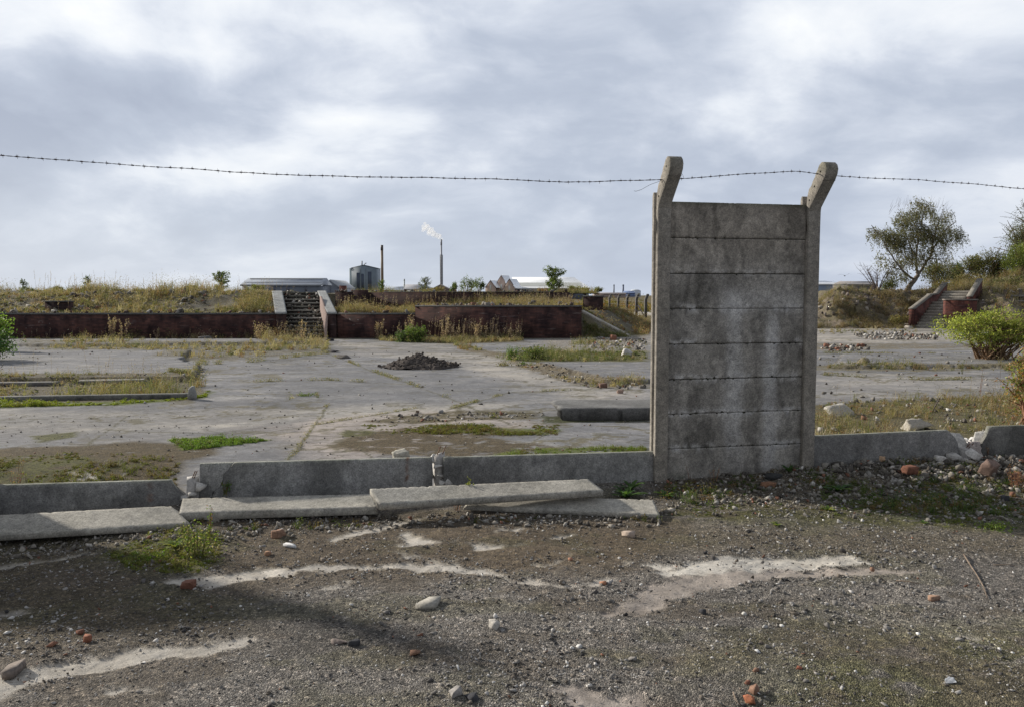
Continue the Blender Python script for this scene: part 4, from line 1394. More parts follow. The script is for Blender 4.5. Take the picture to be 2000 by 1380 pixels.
chunk(1968, 976, 0.08, 0.06, 0.06, BLK, 'black stone in the mossy rubble at the right', 47, 'stone', 'stone')
chunk(1895, 982, 0.09, 0.05, 0.035, (0.25, 0.22, 0.21), 'grey stone in the mossy rubble at the right', 48, 'stone', 'stone')
chunk(1868, 914, 0.19, 0.09, 0.06, (0.52, 0.50, 0.47), 'large pale broken slab piece under the broken end of the right low board', 71, kind='flat', tilt=0.3, z=0.03)
chunk(1906, 918, 0.13, 0.09, 0.08, (0.56, 0.54, 0.51), 'jagged white lump at the foot of the right broken post stub', 72, kind='brick', tilt=0.5, z=0.03)
chunk(1838, 922, 0.10, 0.07, 0.06, (0.50, 0.48, 0.45), 'small jagged white lump left of the larger one by the right post stub', 73, kind='brick', tilt=0.5, z=0.03)
# behind the fence
chunk(782, 895, 0.16, 0.10, 0.09, (0.42, 0.40, 0.34), 'pyramid-shaped pale lump just behind the cracked low board', 51, kind='brick', yaw=0.7, tilt=0.4)
chunk(1800, 842, 0.52, 0.34, 0.27, (0.40, 0.37, 0.32), 'large weathered concrete boulder in the weeds behind the right low board', 52, 'concrete_boulder', 'boulder')
chunk(1655, 812, 0.50, 0.32, 0.20, (0.42, 0.40, 0.36), 'low broad concrete boulder in the weeds near the tall bay', 53, 'concrete_boulder', 'boulder')
chunk(1692, 716, 0.36, 0.30, 0.20, (0.22, 0.19, 0.15), 'dark earthy lump on the slab behind the right low board', 54, 'earth_lump', 'stone', mat=M_SOIL)
chunk(815, 806, 0.06, 0.05, 0.05, (0.16, 0.11, 0.08), 'small brown stone on the slab edge, left of a grey one', 55, 'stone', 'stone')
chunk(860, 806, 0.15, 0.10, 0.06, (0.22, 0.215, 0.21), 'small grey stone on the slab edge, right of a brown one', 56, 'stone', 'stone')
chunk(1178, 757, 0.14, 0.10, 0.10, (0.18, 0.11, 0.085), 'square dark brick in the broken slab edge left of the tall bay', 57, 'brick_fragment', 'brick', kind='brick', yaw=0.1)
chunk(1212, 768, 0.13, 0.10, 0.09, (0.36, 0.26, 0.21), 'pinkish lump on the slab left of the tall bay', 58, 'stone', 'stone')
chunk(1198, 664, 0.30, 0.22, 0.22, (0.25, 0.12, 0.08), 'reddish brick lump near the foot of the sloping path', 59, 'brick_fragment', 'brick', kind='brick')
chunk(643, 666, 0.32, 0.2, 0.10, (0.04, 0.04, 0.045), 'black slab piece in front of the middle stairs', 61, 'stone', 'stone', kind='flat', yaw=0)
chunk(668, 700, 0.50, 0.35, 0.12, (0.12, 0.11, 0.10), 'dark lump on the slab below the middle stairs', 62, 'earth_lump', 'stone', mat=M_SOIL)
chunk(645, 689, 0.45, 0.3, 0.09, (0.13, 0.12, 0.12), 'low dark lump farther up the slab below the middle stairs', 63, 'earth_lump', 'stone', mat=M_SOIL)
chunk(400, 664, 0.65, 0.35, 0.2, (0.13, 0.125, 0.12), 'dark heap against the foot of the left brick wall', 64, 'earth_lump', 'stone', mat=M_SOIL)
chunk(1738, 638, 0.7, 0.5, 0.45, (0.35, 0.31, 0.26), 'pale boulder at the foot of the bank left of the brick steps', 65, 'boulder', 'boulder')
chunk(1765, 640, 1.1, 0.5, 0.25, (0.30, 0.27, 0.23), 'flat boulder just left of the brick steps', 66, 'boulder', 'boulder')
chunk(1225, 694, 0.5, 0.4, 0.25, (0.52, 0.50, 0.48), 'pale lump in the weeds just left of the tall bay', 67, 'concrete_chunk', 'stone')


# --- stubs of broken posts between the low boards
def stub(px, zt, label, seed, w=0.11, lumps=4, off=0.0, tilt=0.0, base_py=960):
    b = PF(px, base_py, off)
    b[2] = -0.05
    e = empty('broken_post', b, label, 'post stub')
    r = np.random.default_rng(seed)
    mb = MB()
    pr = []
    for k in range(30):
        pr.append([r.uniform(-w / 2, w / 2), r.uniform(-0.05, 0.05), r.choice([0.0, zt * r.uniform(0.7, 1.0)])])
    V, T = hull(np.array(pr))
    V = V @ np.array([FU, FN, [0, 0, 1.0]]) + b
    mb.add(V, tri=T, col=con_col(V, (0.42, 0.40, 0.38), seed, 0.3))
    mb.build('core', M_STONE, e)
    for k in range(lumps):
        mb = MB()
        V, T = TPLB[k % 8]
        s = r.uniform(0.03, 0.06)
        V = V * s * np.array([1, 1, 0.6]) + b + FU * r.uniform(-w * 0.7, w * 0.7) + FN * r.uniform(-0.06, 0.08) + np.array([0, 0, r.uniform(0.05, zt * 0.85)])
        mb.add(V, tri=T, col=np.array([0.50, 0.48, 0.45]) * r.uniform(0.7, 1.1))
        mb.build('loose_lump', M_STONE, e)
    for k in range(2):
        mb = MB()
        u = r.uniform(-0.03, 0.03)
        mb.tube([b + FU * u, b + FU * (u + 0.01) + np.array([0, 0, zt * 0.9]), b + FU * (u + 0.04) + FN * 0.03 + np.array([0, 0, zt * 1.12])], 0.004, 5, (0.14, 0.07, 0.04))
        mb.build('reinforcing_bar', M_METAL, e)


stub(377, 0.30, 'crumbled white post stub between the far left board and the cracked one', 3)
stub(857, 0.40, 'crumbled pale post stub in the gap right of the cracked board', 4, lumps=6, off=-0.05)
stub(1885, 0.26, 'broken post stub with bent bars between the two right low boards', 6, 0.16, 6, base_py=900)


def shard(quad, th, label, seed, col=(0.5, 0.48, 0.45)):
    a, b, c, d = quad
    V, T, Q, cc = slab(a, b, c, d, th, 14, 6, 0.005, ragged(0, 0.04, 0, seed), ragged(0, 0.05, 0, seed + 2), 0.006, seed, lambda V: con_col(V, col, seed, 0.25))
    mb = MB()
    mb.add(V, T, Q, cc)
    return tag(mb.build('board_fragment', M_CON), label, 'board fragment')


shard([PF(1848, 872, -0.02), PF(1905, 886, 0.0), PF(1875, 845, -0.12), PF(1840, 842, -0.12)], 0.04, 'pale slanting board fragment wedged against the broken post stub at the right', 5)
shard([PF(1897, 868, -0.05), PF(1942, 862, -0.02), PF(1935, 838, -0.16), PF(1905, 842, -0.18)], 0.04, 'pale broken corner leaning behind the rightmost low board', 6)
shard([PF(1895, 890, 0.03), PF(1918, 893, 0.03), PF(1916, 862, 0.02), PF(1897, 862, 0.02)], 0.05, 'upright pinkish fragment left of the rightmost low board', 7, (0.42, 0.37, 0.35))
shard([PF(840, 898, -0.03), PF(862, 905, -0.05), PF(856, 888, -0.10), PF(846, 884, -0.08)], 0.03, 'small pale fragment balanced on top of the stub right of the cracked board', 8, (0.55, 0.54, 0.52))

# ------------------------------------------------------------------ old floors: raised slabs and kerbs
def kerb(px0, py0, px1, py1, depth, h, label, seed, col=(0.22, 0.215, 0.20), name='concrete_kerb', endl=None, endr=None, front=0.72, chipk=0.012):
    a, b = P(px0, py0), P(px1, py1)
    d = (b - a) / np.linalg.norm(b - a)
    n = np.array([-d[1], d[0], 0])
    up = np.array([0, 0, h])
    lo = np.array([0, 0, -0.08])
    # lid as the visible face, thickness downwards
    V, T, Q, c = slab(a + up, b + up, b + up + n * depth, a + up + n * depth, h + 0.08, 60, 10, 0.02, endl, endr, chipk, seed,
                      lambda V: con_col(V, col, seed, 0.35) * (1 - front * sstep(h - 0.005, h - 0.03, V[:, 2]))[:, None])  # sides coloured darker just below the lid edge
    mb = MB()
    mb.add(V, T, Q, c)
    return tag(mb.build(name, M_CON), label, 'kerb')


kerb(1080, 821, 1560, 819, 0.9, 0.165, 'long low concrete step with a dark front running behind the tall bay', 61, (0.16, 0.158, 0.155),
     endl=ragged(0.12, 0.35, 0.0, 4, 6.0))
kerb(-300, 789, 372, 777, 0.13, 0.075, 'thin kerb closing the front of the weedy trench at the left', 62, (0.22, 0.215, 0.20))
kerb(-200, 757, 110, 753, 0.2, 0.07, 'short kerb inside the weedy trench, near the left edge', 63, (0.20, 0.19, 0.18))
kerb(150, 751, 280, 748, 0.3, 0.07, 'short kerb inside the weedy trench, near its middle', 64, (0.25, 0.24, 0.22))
mb = MB()
p = P(373, 780)
V, T = rock_tpl(55, 40, 0.85)
V = V / np.abs(V).max(0) * np.array([0.05, 0.09, 0.13]) + p + np.array([0, 0.06, 0.08])
mb.add(V, tri=T, col=(0.26, 0.26, 0.25))
tag(mb.build('concrete_stub', M_STONE), 'small upright concrete stub ending the thin kerb at the left', 'kerb stone')


# ------------------------------------------------------------------ terrace, brick walls and middle stairs
WY = 31.6


def xat(px, Y):
    return (px - 1000) / FPX * Y * math.cos(PITCH) ** 0  # close enough at eye level


def pxw(px, Y, z=1.0):
    """X of the picture column px at distance Y, height z"""
    # solve with pitch
    # camera z-depth of the point
    depth = Y * math.cos(PITCH) - (z - CAMH) * math.sin(PITCH)
    return (px - 1000) / FPX * depth


def zat(py, Y):
    d = ray(1000, py)
    return CAMH + d[2] / d[1] * Y


Z_WALL = zat(612, WY)           # left wall top
Z_WALL2 = zat(597, WY)          # raised part
Z_UP = zat(571, 38.0)
SKEW = -0.32                    # the stairs run away to the left


def grid_mesh(name, xs, ys, hf, cf, mat, kind='structure', kindcol=(0.4, 0.6, 0)):
    Xg, Yg = np.meshgrid(xs, ys)
    Zg = hf(Xg, Yg)
    nr, nc = Xg.shape
    idx = np.arange(nr * nc).reshape(nr, nc)
    Q = np.stack([idx[:-1, :-1], idx[:-1, 1:], idx[1:, 1:], idx[1:, :-1]], axis=-1).reshape(-1, 4)
    mb = MB()
    mb.add(np.stack([Xg, Yg, Zg], -1).reshape(-1, 3), quad=Q, col=cf(Xg, Yg, Zg).reshape(-1, 3))
    o = mb.build(name, mat, smooth=True, recalc=False)
    at = o.data.color_attributes.new('Kind', 'FLOAT_COLOR', 'POINT')
    at.data.foreach_set('color', np.tile(list(kindcol) + [1.0], nr * nc).astype(np.float32))
    return tag(o, kind=kind)


STX0, STX1 = pxw(560, WY), pxw(641, WY)      # inner faces of the cheeks at the foot


def terr_h(X, Y):
    # left of the stairs a rough slope, right of them a flat shelf and then the upper wall
    t = sstep(31.7, 36.8, Y)
    left = Z_WALL - 0.03 + (Z_UP - Z_WALL + 0.02) * t + (fbm(X * 0.8, Y * 0.8, 81, 4) - 0.5) * 0.32 * sstep(31.7, 33, Y) * sstep(60, 40, Y)
    left = left + (fbm(X * 4, Y * 4, 82, 3) - 0.5) * 0.12 * sstep(31.9, 32.5, Y)
    shelf = np.where(Y < 38.15, Z_WALL - 0.03 + (fbm(X, Y, 83, 3) - 0.5) * 0.12 * sstep(31.9, 33, Y), Z_UP - 0.05 + (fbm(X * 0.7, Y * 0.7, 84, 3) - 0.5) * 0.18)
    raised = np.where(Y < 38.15, Z_WALL2 - 0.05, Z_UP - 0.05 + (fbm(X * 0.7, Y * 0.7, 84, 3) - 0.5) * 0.18)
    xr = pxw(640, WY) + 0.3 + (Y - WY) * SKEW
    h = np.where(X < xr - 1.0, left, np.where(X < pxw(812, WY), shelf, raised))
    # hollow where the stairs lie
    sx = X - (Y - WY) * SKEW
    inst = (sx > STX0 - 0.05) & (sx < STX1 + 0.05) & (Y < 36.9)
    h = np.where(inst, -0.4, h)
    return h


def terr_c(X, Y, Z):
    a = fbm(X * 1.4, Y * 1.4, 85, 4)
    b = fbm(X * 5, Y * 5, 86, 3)
    c = np.array([0.13, 0.115, 0.08])[None, None] * (0.6 + 0.8 * a)[..., None]
    g = sstep(0.5, 0.65, b)[..., None]
    return c * (1 - g) + np.array([0.16, 0.15, 0.13]) * g


XEND = pxw(1136, WY)
xs = np.concatenate([np.arange(-46, -22, 0.5), np.arange(-22, XEND - 0.2, 0.14), [XEND - 0.15]])
ys = np.concatenate([np.arange(31.75, 38.1, 0.13), [38.12, 38.18], np.arange(38.4, 46, 0.4), np.arange(46, 75, 2.0)])
grid_mesh('terrace', xs, ys, terr_h, terr_c, M_GROUND)
xs2 = np.arange(XEND - 0.16, pxw(1174, 38.0), 0.2)
grid_mesh('terrace', xs2, ys[ys > 38.15], lambda X, Y: Z_UP - 0.05 + 0 * X, terr_c, M_GROUND)

BRK = (0.102, 0.058, 0.050)
CAPC = (0.16, 0.155, 0.15)


def brick_wall(label, parts, caps, name='brick_wall', extra=None):
    """parts: boxes of brickwork; caps: boxes of coping"""
    b = parts[0]
    e = empty(name, (b[0], b[2], 0), label, 'wall')
    mb = MB()
    for bx in parts:
        mb.box(*bx, col=BRK)
    mb.build('brickwork', M_BRICK, e)
    if caps:
        mb = MB()
        for bx in caps:
            mb.box(*bx, col=CAPC)
        mb.build('coping', M_CON, e)
    if extra:
        extra(e)
    return e


XL, XR = -46.0, STX0 - 0.42
brick_wall('long low dark brick retaining wall left of the middle stairs', [(XL, XR, WY, WY + 0.30, -0.1, Z_WALL - 0.05)],
           [(XL, XR, WY - 0.03, WY + 0.36, Z_WALL - 0.048, Z_WALL + 0.01)])
X0, X1, X2 = STX1 + 0.34, pxw(811, WY), pxw(1136, WY)


def wall2_extra(e):
    mb = MB()
    V = np.array([[X2 - 0.34, WY, -0.1], [X2 - 0.002, WY, -0.1], [X2 + (5.4) * 0.07, WY + 5.4, -0.1], [X2 + 5.4 * 0.07 - 0.34, WY + 5.4, -0.1]])
    top = V.copy()
    top[:, 2] = Z_WALL2 - 0.07
    mb.add(np.vstack([V, top]) + np.array([0, 0.302, 0]), quad=[[0, 1, 5, 4], [1, 2, 6, 5], [2, 3, 7, 6], [3, 0, 4, 7], [4, 5, 6, 7]], col=BRK)
    mb.build('return_brickwork', M_BRICK, e)


brick_wall('dark brick retaining wall right of the middle stairs, stepping up to a higher part', [(X0, X1 - 0.003, WY, WY + 0.30, -0.1, Z_WALL - 0.05), (X1, X2, WY - 0.004, WY + 0.298, -0.1, Z_WALL2 - 0.05)],
           [(X0, X1 - 0.003, WY - 0.03, WY + 0.36, Z_WALL - 0.048, Z_WALL + 0.01), (X1, X2, WY - 0.034, WY + 0.36, Z_WALL2 - 0.048, Z_WALL2 + 0.01)], extra=wall2_extra)
U0 = pxw(655, 38.0)
US = [(pxw(655, 38), pxw(690, 38), 0.02), (pxw(690, 38) + .003, pxw(718, 38), 0.10), (pxw(718, 38) + .003, pxw(1112, 38), 0.0)]
BRK = (0.070, 0.045, 0.040)
brick_wall('long crumbling dark brick wall along the back of the upper shelf', [(a, b, 38.0 - 0.003 * i, 38.28 - 0.003 * i, 0.5, Z_UP + dz) for i, (a, b, dz) in enumerate(US)],
           [(pxw(750, 38), pxw(1080, 38), 37.96, 38.3, Z_UP + 0.002, Z_UP + 0.03)])
def emb_h(X, Y):
    x0 = 2.85 + (Y - 33.3) * 0.34
    x1 = 4.75 + (Y - 33.3) * 0.30
    H = 1.0 * np.clip(1 - (X - x0) / (x1 - x0), 0, 1)
    return H * sstep(31.9, 33.2, Y) * sstep(46, 40, Y) + (fbm(X * 3, Y * 3, 140, 3) - 0.5) * 0.06 - 0.04


grid_mesh('terrace', np.arange(XEND - 0.1, 8.5, 0.1), np.arange(31.8, 46.5, 0.12), emb_h, terr_c, M_GROUND)
a, b = np.array([2.80, 33.15, 1.03]), np.array([4.75, 33.15, 0.0])
V_, T_, Q_, c_ = slab(a, b, b + [0.12, 0.42, 0.02], a + [0.12, 0.42, 0.02], 0.12, 30, 5, 0.01, chip=0.02, seed=71, colf=lambda V: con_col(V, (0.40, 0.37, 0.33), 71, 0.25))
mb = MB()
mb.add(V_, T_, Q_, c_)
tag(mb.build('sloping_coping', M_CON), 'pale sloping concrete coping running down from the right end of the brick wall', 'coping')
brick_wall('detached short dark brick wall beside the top of the sloping path', [(pxw(1140, 37.5), pxw(1178, 37.5), 37.5, 37.85, 0.4, zat(580, 37.5))], [(pxw(1139, 37.5), pxw(1179, 37.5), 37.46, 37.9, zat(580, 37.5) + 0.002, zat(580, 37.5) + 0.06)])
brick_wall('weathered upper dark wall edge behind the left bank', [(pxw(245, 37.4), pxw(548, 37.4), 37.4, 37.7, 0.8, Z_UP + 0.02)], None)
brick_wall('low ruined brick pit on the weedy bank, at the left', [(pxw(88, 33), pxw(135, 33), 33.0, 33.35, 0.6, zat(590, 33))], [(pxw(87, 33), pxw(136, 33), 32.95, 33.4, zat(590, 33) + 0.002, zat(590, 33) + 0.05)])


def middle_stairs():
    e = empty('concrete_stairs', (STX0, WY, 0), 'worn concrete stairs climbing between the two dark brick walls', 'stairs')
    n = 12
    zt = Z_UP
    run = 4.6
    r = np.random.default_rng(9)
    for i in range(n):
        z1 = zt * (i + 1) / n
        y0 = WY + 0.15 + run * i / n
        sh = (y0 - WY) * SKEW
        x0, x1 = STX0 + sh, STX1 + sh
        if i in (0, 1, 2):
            x1 -= 0.15 * (3 - i) * 0.5
        mb = MB()
        # worn step with a projecting nosing
        yb = WY + 0.15 + run
        Vv, T, Q, c = slab((x0 + 0.002, y0, z1), (x1 - 0.002, y0, z1), (x1 - 0.002 + SKEW * 0.45, y0 + 0.45, z1), (x0 + 0.002 + SKEW * 0.45, y0 + 0.45, z1), 0.055, 24, 4, 0.01,
                           chip=0.06, seed=200 + i, colf=lambda V, k=i: con_col(V, (0.46, 0.44, 0.40) if k == 4 else (0.30, 0.285, 0.25) if k in (6, 8, 9) else (0.17, 0.165, 0.14), 200 + k, 0.5))
        mb.add(Vv, T, Q, c)
        mb.build('tread', M_CON, e)
        mb = MB()
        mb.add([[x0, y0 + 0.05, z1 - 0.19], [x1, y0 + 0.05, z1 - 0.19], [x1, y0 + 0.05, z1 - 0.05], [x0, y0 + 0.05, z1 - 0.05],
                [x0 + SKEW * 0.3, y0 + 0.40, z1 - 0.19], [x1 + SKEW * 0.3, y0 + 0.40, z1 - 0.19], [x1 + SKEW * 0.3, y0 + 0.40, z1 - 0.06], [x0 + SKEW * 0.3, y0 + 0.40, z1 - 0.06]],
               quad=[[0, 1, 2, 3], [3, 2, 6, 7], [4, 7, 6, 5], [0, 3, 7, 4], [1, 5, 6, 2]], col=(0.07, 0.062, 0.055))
        mb.build('riser', M_CON, e)
    # cheek walls with sloping copings
    for (xa, xb, lab) in ((STX0 - 0.40, STX0 - 0.003, 'l'), (STX1 + 0.003, STX1 + 0.32, 'r')):
        zf, zb = Z_WALL + 0.03, Z_UP + 0.06
        yb = WY + 4.5
        s2 = (yb - WY) * SKEW
        V = [[xa, WY - 0.05, -0.1], [xb, WY - 0.05, -0.1], [xb + s2, yb, -0.1], [xa + s2, yb, -0.1],
             [xa, WY - 0.05, zf - 0.07], [xb, WY - 0.05, zf - 0.07], [xb + s2, yb, zb - 0.07], [xa + s2, yb, zb - 0.07]]
        mb = MB()
        mb.add(V, quad=[[0, 1, 5, 4], [1, 2, 6, 5], [2, 3, 7, 6], [3, 0, 4, 7], [4, 5, 6, 7]], col=BRK)
        mb.build('cheek_wall', M_BRICK, e)
        c = (0.30, 0.31, 0.31)
        a, b, cc, d = np.array([xa - 0.03, WY - 0.08, zf]), np.array([xb + 0.03, WY - 0.08, zf]), np.array([xb + 0.03 + s2, yb, zb]), np.array([xa - 0.03 + s2, yb, zb])
        Vv, T, Q, c = slab(a, b, cc, d, 0.068, 8, 16, 0.01, chip=0.01, seed=70, colf=lambda V: con_col(V, (0.30, 0.31, 0.31), 70, 0.25))
        mb = MB()
        mb.add(Vv, T, Q, c)
        mb.build('coping', M_CON, e)
    # pink rendered end of the right cheek, with its foot running out over the slabs
    xa, xb = STX1 - 0.09, STX1 - 0.002
    mb = MB()
    s2 = 2.6 * SKEW
    mb.add([[xa, WY - 0.3, -0.1], [xb, WY - 0.3, -0.1], [xb + s2, WY + 2.6, -0.1], [xa + s2, WY + 2.6, -0.1],
            [xa, WY - 0.3, 0.42], [xb, WY - 0.3, 0.42], [xb, WY - 0.0, 0.92], [xa, WY - 0.0, 0.92], [xb + s2, WY + 2.6, 1.6], [xa + s2, WY + 2.6, 1.6]],
           quad=[[0, 1, 5, 4], [4, 5, 6, 7], [7, 6, 8, 9], [0, 4, 7, 3], [3, 7, 9, 9], [1, 2, 6, 5], [2, 8, 8, 6]], col=(0.36, 0.27, 0.24))
    mb.Q = [np.array([[0, 1, 5, 4], [4, 5, 6, 7], [7, 6, 8, 9]])]
    mb.T = [np.array([[0, 4, 7], [0, 7, 3], [3, 7, 9], [1, 6, 5], [1, 2, 6], [2, 8, 6]])]
    mb.build('render', M_CON, e)


middle_stairs()


# crumbs of brick and coping along the tops of the far walls
mb = MB()
rk = np.random.default_rng(44)
for (xa_, xb_, yy_, zz0, cnt) in ((-22, XR, WY + 0.15, Z_WALL + 0.01, 60), (X0, X1, WY + 0.15, Z_WALL + 0.01, 20), (X1, X2, WY + 0.15, Z_WALL2 + 0.01, 25), (U0, 2.6, 38.15, Z_UP + 0.03, 120)):
    n_ = cnt
    scatter_rocks(mb, rk.uniform(xa_, xb_, n_), yy_ + rk.normal(size=n_) * 0.08, 0.04 + 0.16 * rk.random(n_) ** 2.5, stone_cols(rk, n_, [(0.14, 0.08, 0.065), (0.2, 0.19, 0.17), (0.10, 0.075, 0.06)], [3, 2, 3]), 45, zoff=np.full(n_, zz0), sink=0.1)
tag(mb.build('rubble', M_STONE, recalc=False), kind='stuff')


# heap of dark soil on the slab
def heap(px, py, w, d, h, seed, label, col):
    p = P(px, py)
    n = 70
    g = np.linspace(-1, 1, n)
    A, B = np.meshgrid(g, g)
    rr = np.sqrt(A * A + B * B) + (fbm(A * 2.0 + seed, B * 2.0, 90, 3) - 0.5) * 0.5
    Z = h * np.clip(1 - rr, 0, 1) ** 0.75 * (0.6 + 0.75 * fbm(A * 3.5 + 5, B * 3.5 + seed, 91, 4)) + (fbm(A * 14, B * 14, 92, 3) - 0.5) * 0.07 * sstep(1.02, 0.8, rr) - 0.02
    X = p[0] + A * w / 2
    Y = p[1] + d / 2 + B * d / 2
    idx = np.arange(n * n).reshape(n, n)
    Q = np.stack([idx[:-1, :-1], idx[:-1, 1:], idx[1:, 1:], idx[1:, :-1]], axis=-1).reshape(-1, 4)
    e = empty('soil_heap', p, label, 'soil heap')
    mb = MB()
    mb.add(np.stack([X, Y, Z], -1).reshape(-1, 3), quad=Q, col=(np.array(col) * (0.6 + 0.8 * fbm(A * 5, B * 5, 93, 3))[..., None]).reshape(-1, 3))
    mb.build('soil', M_SOIL, e, smooth=False)
    mb = MB()
    r = np.random.default_rng(seed)
    N = 800
    a = r.uniform(0, 2 * PI, N)
    q = np.sqrt(r.random(N)) * 1.08
    gx, gy = np.cos(a) * q, np.sin(a) * q
    zi = np.array([Z[min(n - 1, max(0, int((yy + 1) / 2 * (n - 1))))][min(n - 1, max(0, int((xx + 1) / 2 * (n - 1))))] for xx, yy in zip(gx, gy)])
    scatter_rocks(mb, p[0] + gx * w / 2, p[1] + d / 2 + gy * d / 2, 0.02 + 0.07 * r.random(N) ** 3, stone_cols(r, N, [col, (0.13, 0.115, 0.105), (0.10, 0.088, 0.08)], [5, 3, 3]), seed, zoff=np.maximum(zi, 0.0))
    o = mb.build('clods', M_SOIL, e, recalc=False)
    o['kind'] = 'stuff'


heap(812, 722, 1.75, 1.6, 0.31, 4, 'heap of dark soil and clods in the middle of the slab', (0.078, 0.067, 0.061))
chunk(880, 711, 0.22, 0.12, 0.05, (0.42, 0.33, 0.20), 'yellowish flat scrap at the right foot of the soil heap', 91, 'scrap_board', 'debris', kind='flat', yaw=0)

# ------------------------------------------------------------------ right bank and hill
def bank_h(X, Y):
    t = sstep(40.6, 46.2, Y + (fbm(X * 0.35, X * 0 + 2, 95, 3) - 0.5) * 3.0)
    hmax = 2.12 + 0.25 * (fbm(X * 0.25, Y * 0.2, 96, 3) - 0.5) + 2.2 * sstep(0.50, 0.66, X / Y) * sstep(44, 58, Y)
    z = hmax * t
    # eroded ledge
    led = 0.22 * sstep(0.45, 0.50, t + 0.28 * (fbm(X * 0.9, Y * 0.6, 97, 4) - 0.5)) * sstep(0.95, 0.6, t)
    z = z * 0.9 + led * sstep(20.5, 18.5, X)
    z = z + (fbm(X * 1.3, Y * 1.3, 98, 4) - 0.5) * 0.42 * t + (fbm(X * 3.6, Y * 3.6, 99, 4, 0.6) - 0.5) * 0.42 * sstep(0.02, 0.25, t)
    z = z * sstep(0, 2.6, X - 0.34 * Y + 0.6 * (fbm(Y * 0.6, Y * 0, 94, 2) - 0.5))
    # the steps are cut into it
    sx, sy = stair_uv(X, Y)
    cut = (np.abs(sx) < 1.2) & (sy > -1.0) & (sy < 7.0)
    z = np.where(cut, np.minimum(z, 0.30 * np.clip(sy, 0, 9) - 0.25), z)
    return z - 0.03


SB = P(1816, 641)                   # foot of the steps
SD = np.array([0.66, 0.751, 0.0])   # direction up the steps
SN = np.array([0.751, -0.66, 0.0])


def stair_uv(X, Y):
    dx, dy = X - SB[0], Y - SB[1]
    return dx * SN[0] + dy * SN[1], dx * SD[0] + dy * SD[1]


def bank_c(X, Y, Z):
    a = fbm(X * 0.9, Y * 0.9, 101, 4)
    b = fbm(X * 3.0, Y * 3.0 + Z * 3, 102, 4)
    c = np.array([0.19, 0.16, 0.13])[None, None] * (0.6 + 0.8 * a)[..., None]
    g = sstep(0.48, 0.6, b)[..., None] * 0.6
    c = c * (1 - g) + np.array([0.13, 0.12, 0.065]) * g
    dk = sstep(0.55, 0.68, fbm(X * 2.2, Y * 1.2, 103, 4))[..., None] * 0.6
    return c * (1 - dk) + np.array([0.055, 0.045, 0.038]) * dk


grid_mesh('hill', np.concatenate([np.arange(10, 34, 0.13), np.arange(34, 90, 1.0)]), np.concatenate([np.arange(39.5, 47.5, 0.11), np.arange(47.5, 60, 0.5), np.arange(60, 110, 3.0)]), bank_h, bank_c, M_GROUND)


def side_stairs():
    e = empty('brick_steps', SB, 'brick-walled outdoor steps climbing the bank behind the bright bush', 'stairs')
    up = np.array([0, 0, 1.0])
    hw = 0.70
    n1, n2 = 9, 4
    tread, rise = 0.36, 0.145

    def pt(u, v, z):
        return SB + SN * u + SD * v + up * z
    v = 0.0
    z = 0.0
    k = 0
    for fl, n in ((0, n1), (1, n2)):
        for i in range(n):
            z += rise
            last = (i == n - 1)
            dep = tread if not last else 1.1
            V, T, Q, c = slab(pt(-hw, v, z), pt(hw, v, z), pt(hw, v + dep + 0.03, z), pt(-hw, v + dep + 0.03, z), 0.20, 10, 3, 0.012, chip=0.03, seed=300 + k,
                              colf=lambda V, q=k: con_col(V, (0.30, 0.275, 0.24), 300 + q, 0.3))
            mb = MB()
            mb.add(V, T, Q, c)
            mb.build('step', M_CON, e)
            v += dep
            k += 1
    vtop, ztop = v, z
    v1 = (n1 - 1) * tread + 1.1
    z1 = n1 * rise
    th = 0.24
    RB = (0.14, 0.062, 0.048)

    def para(u0, u1, poly, nm, capc=(0.19, 0.175, 0.155), zb=-0.15):
        """wall standing on the stair side; poly of (v, z) for its top from foot to head"""
        mb = MB()
        vs = [q[0] for q in poly]
        pr = [(vs[0], zb)] + [(a, b) for a, b in poly] + [(vs[-1], zb)]
        mb.prism(pr, SD, up, SB + SN * u0, SN, u1 - u0, RB)
        mb.build(nm, M_BRICK, e)
        mb = MB()
        cap = [(a, b + 0.002) for a, b in poly] + [(a, b + 0.065) for a, b in poly[::-1]]
        mb.prism(cap, SD, up, SB + SN * (u0 - 0.03), SN, u1 - u0 + 0.06, capc)
        mb.build('coping', M_CON, e)
    H = 0.92
    para(-hw - th, -hw - 0.002, [(-0.25, 0.93), (0.0, 0.97), (2.9, 1.60), (3.0, 1.66), (4.2, 1.70), (vtop - 0.2, 2.30)], 'left_parapet')
    # right side: a squat block square to the picture, then the upper sloping parapet
    para(hw + 0.002, hw + th, [(v1 + 0.2, z1 + 0.25), (vtop + 0.3, ztop + 0.62)], 'right_parapet', (0.27, 0.25, 0.22), zb=z1 - 0.1)
    xa, xb = pxw(1848, 41.2), pxw(1908, 41.2)
    mb = MB()
    mb.box(xa, xb, 41.2, 41.5, -0.1, zat(587, 41.2), col=RB)
    mb.build('side_block', M_BRICK, e)
    mb = MB()
    mb.box(xa - 0.04, xb + 0.04, 41.16, 41.54, zat(587, 41.2) + 0.002, zat(587, 41.2) + 0.07, col=(0.22, 0.19, 0.17))
    mb.build('block_coping', M_CON, e)


side_stairs()


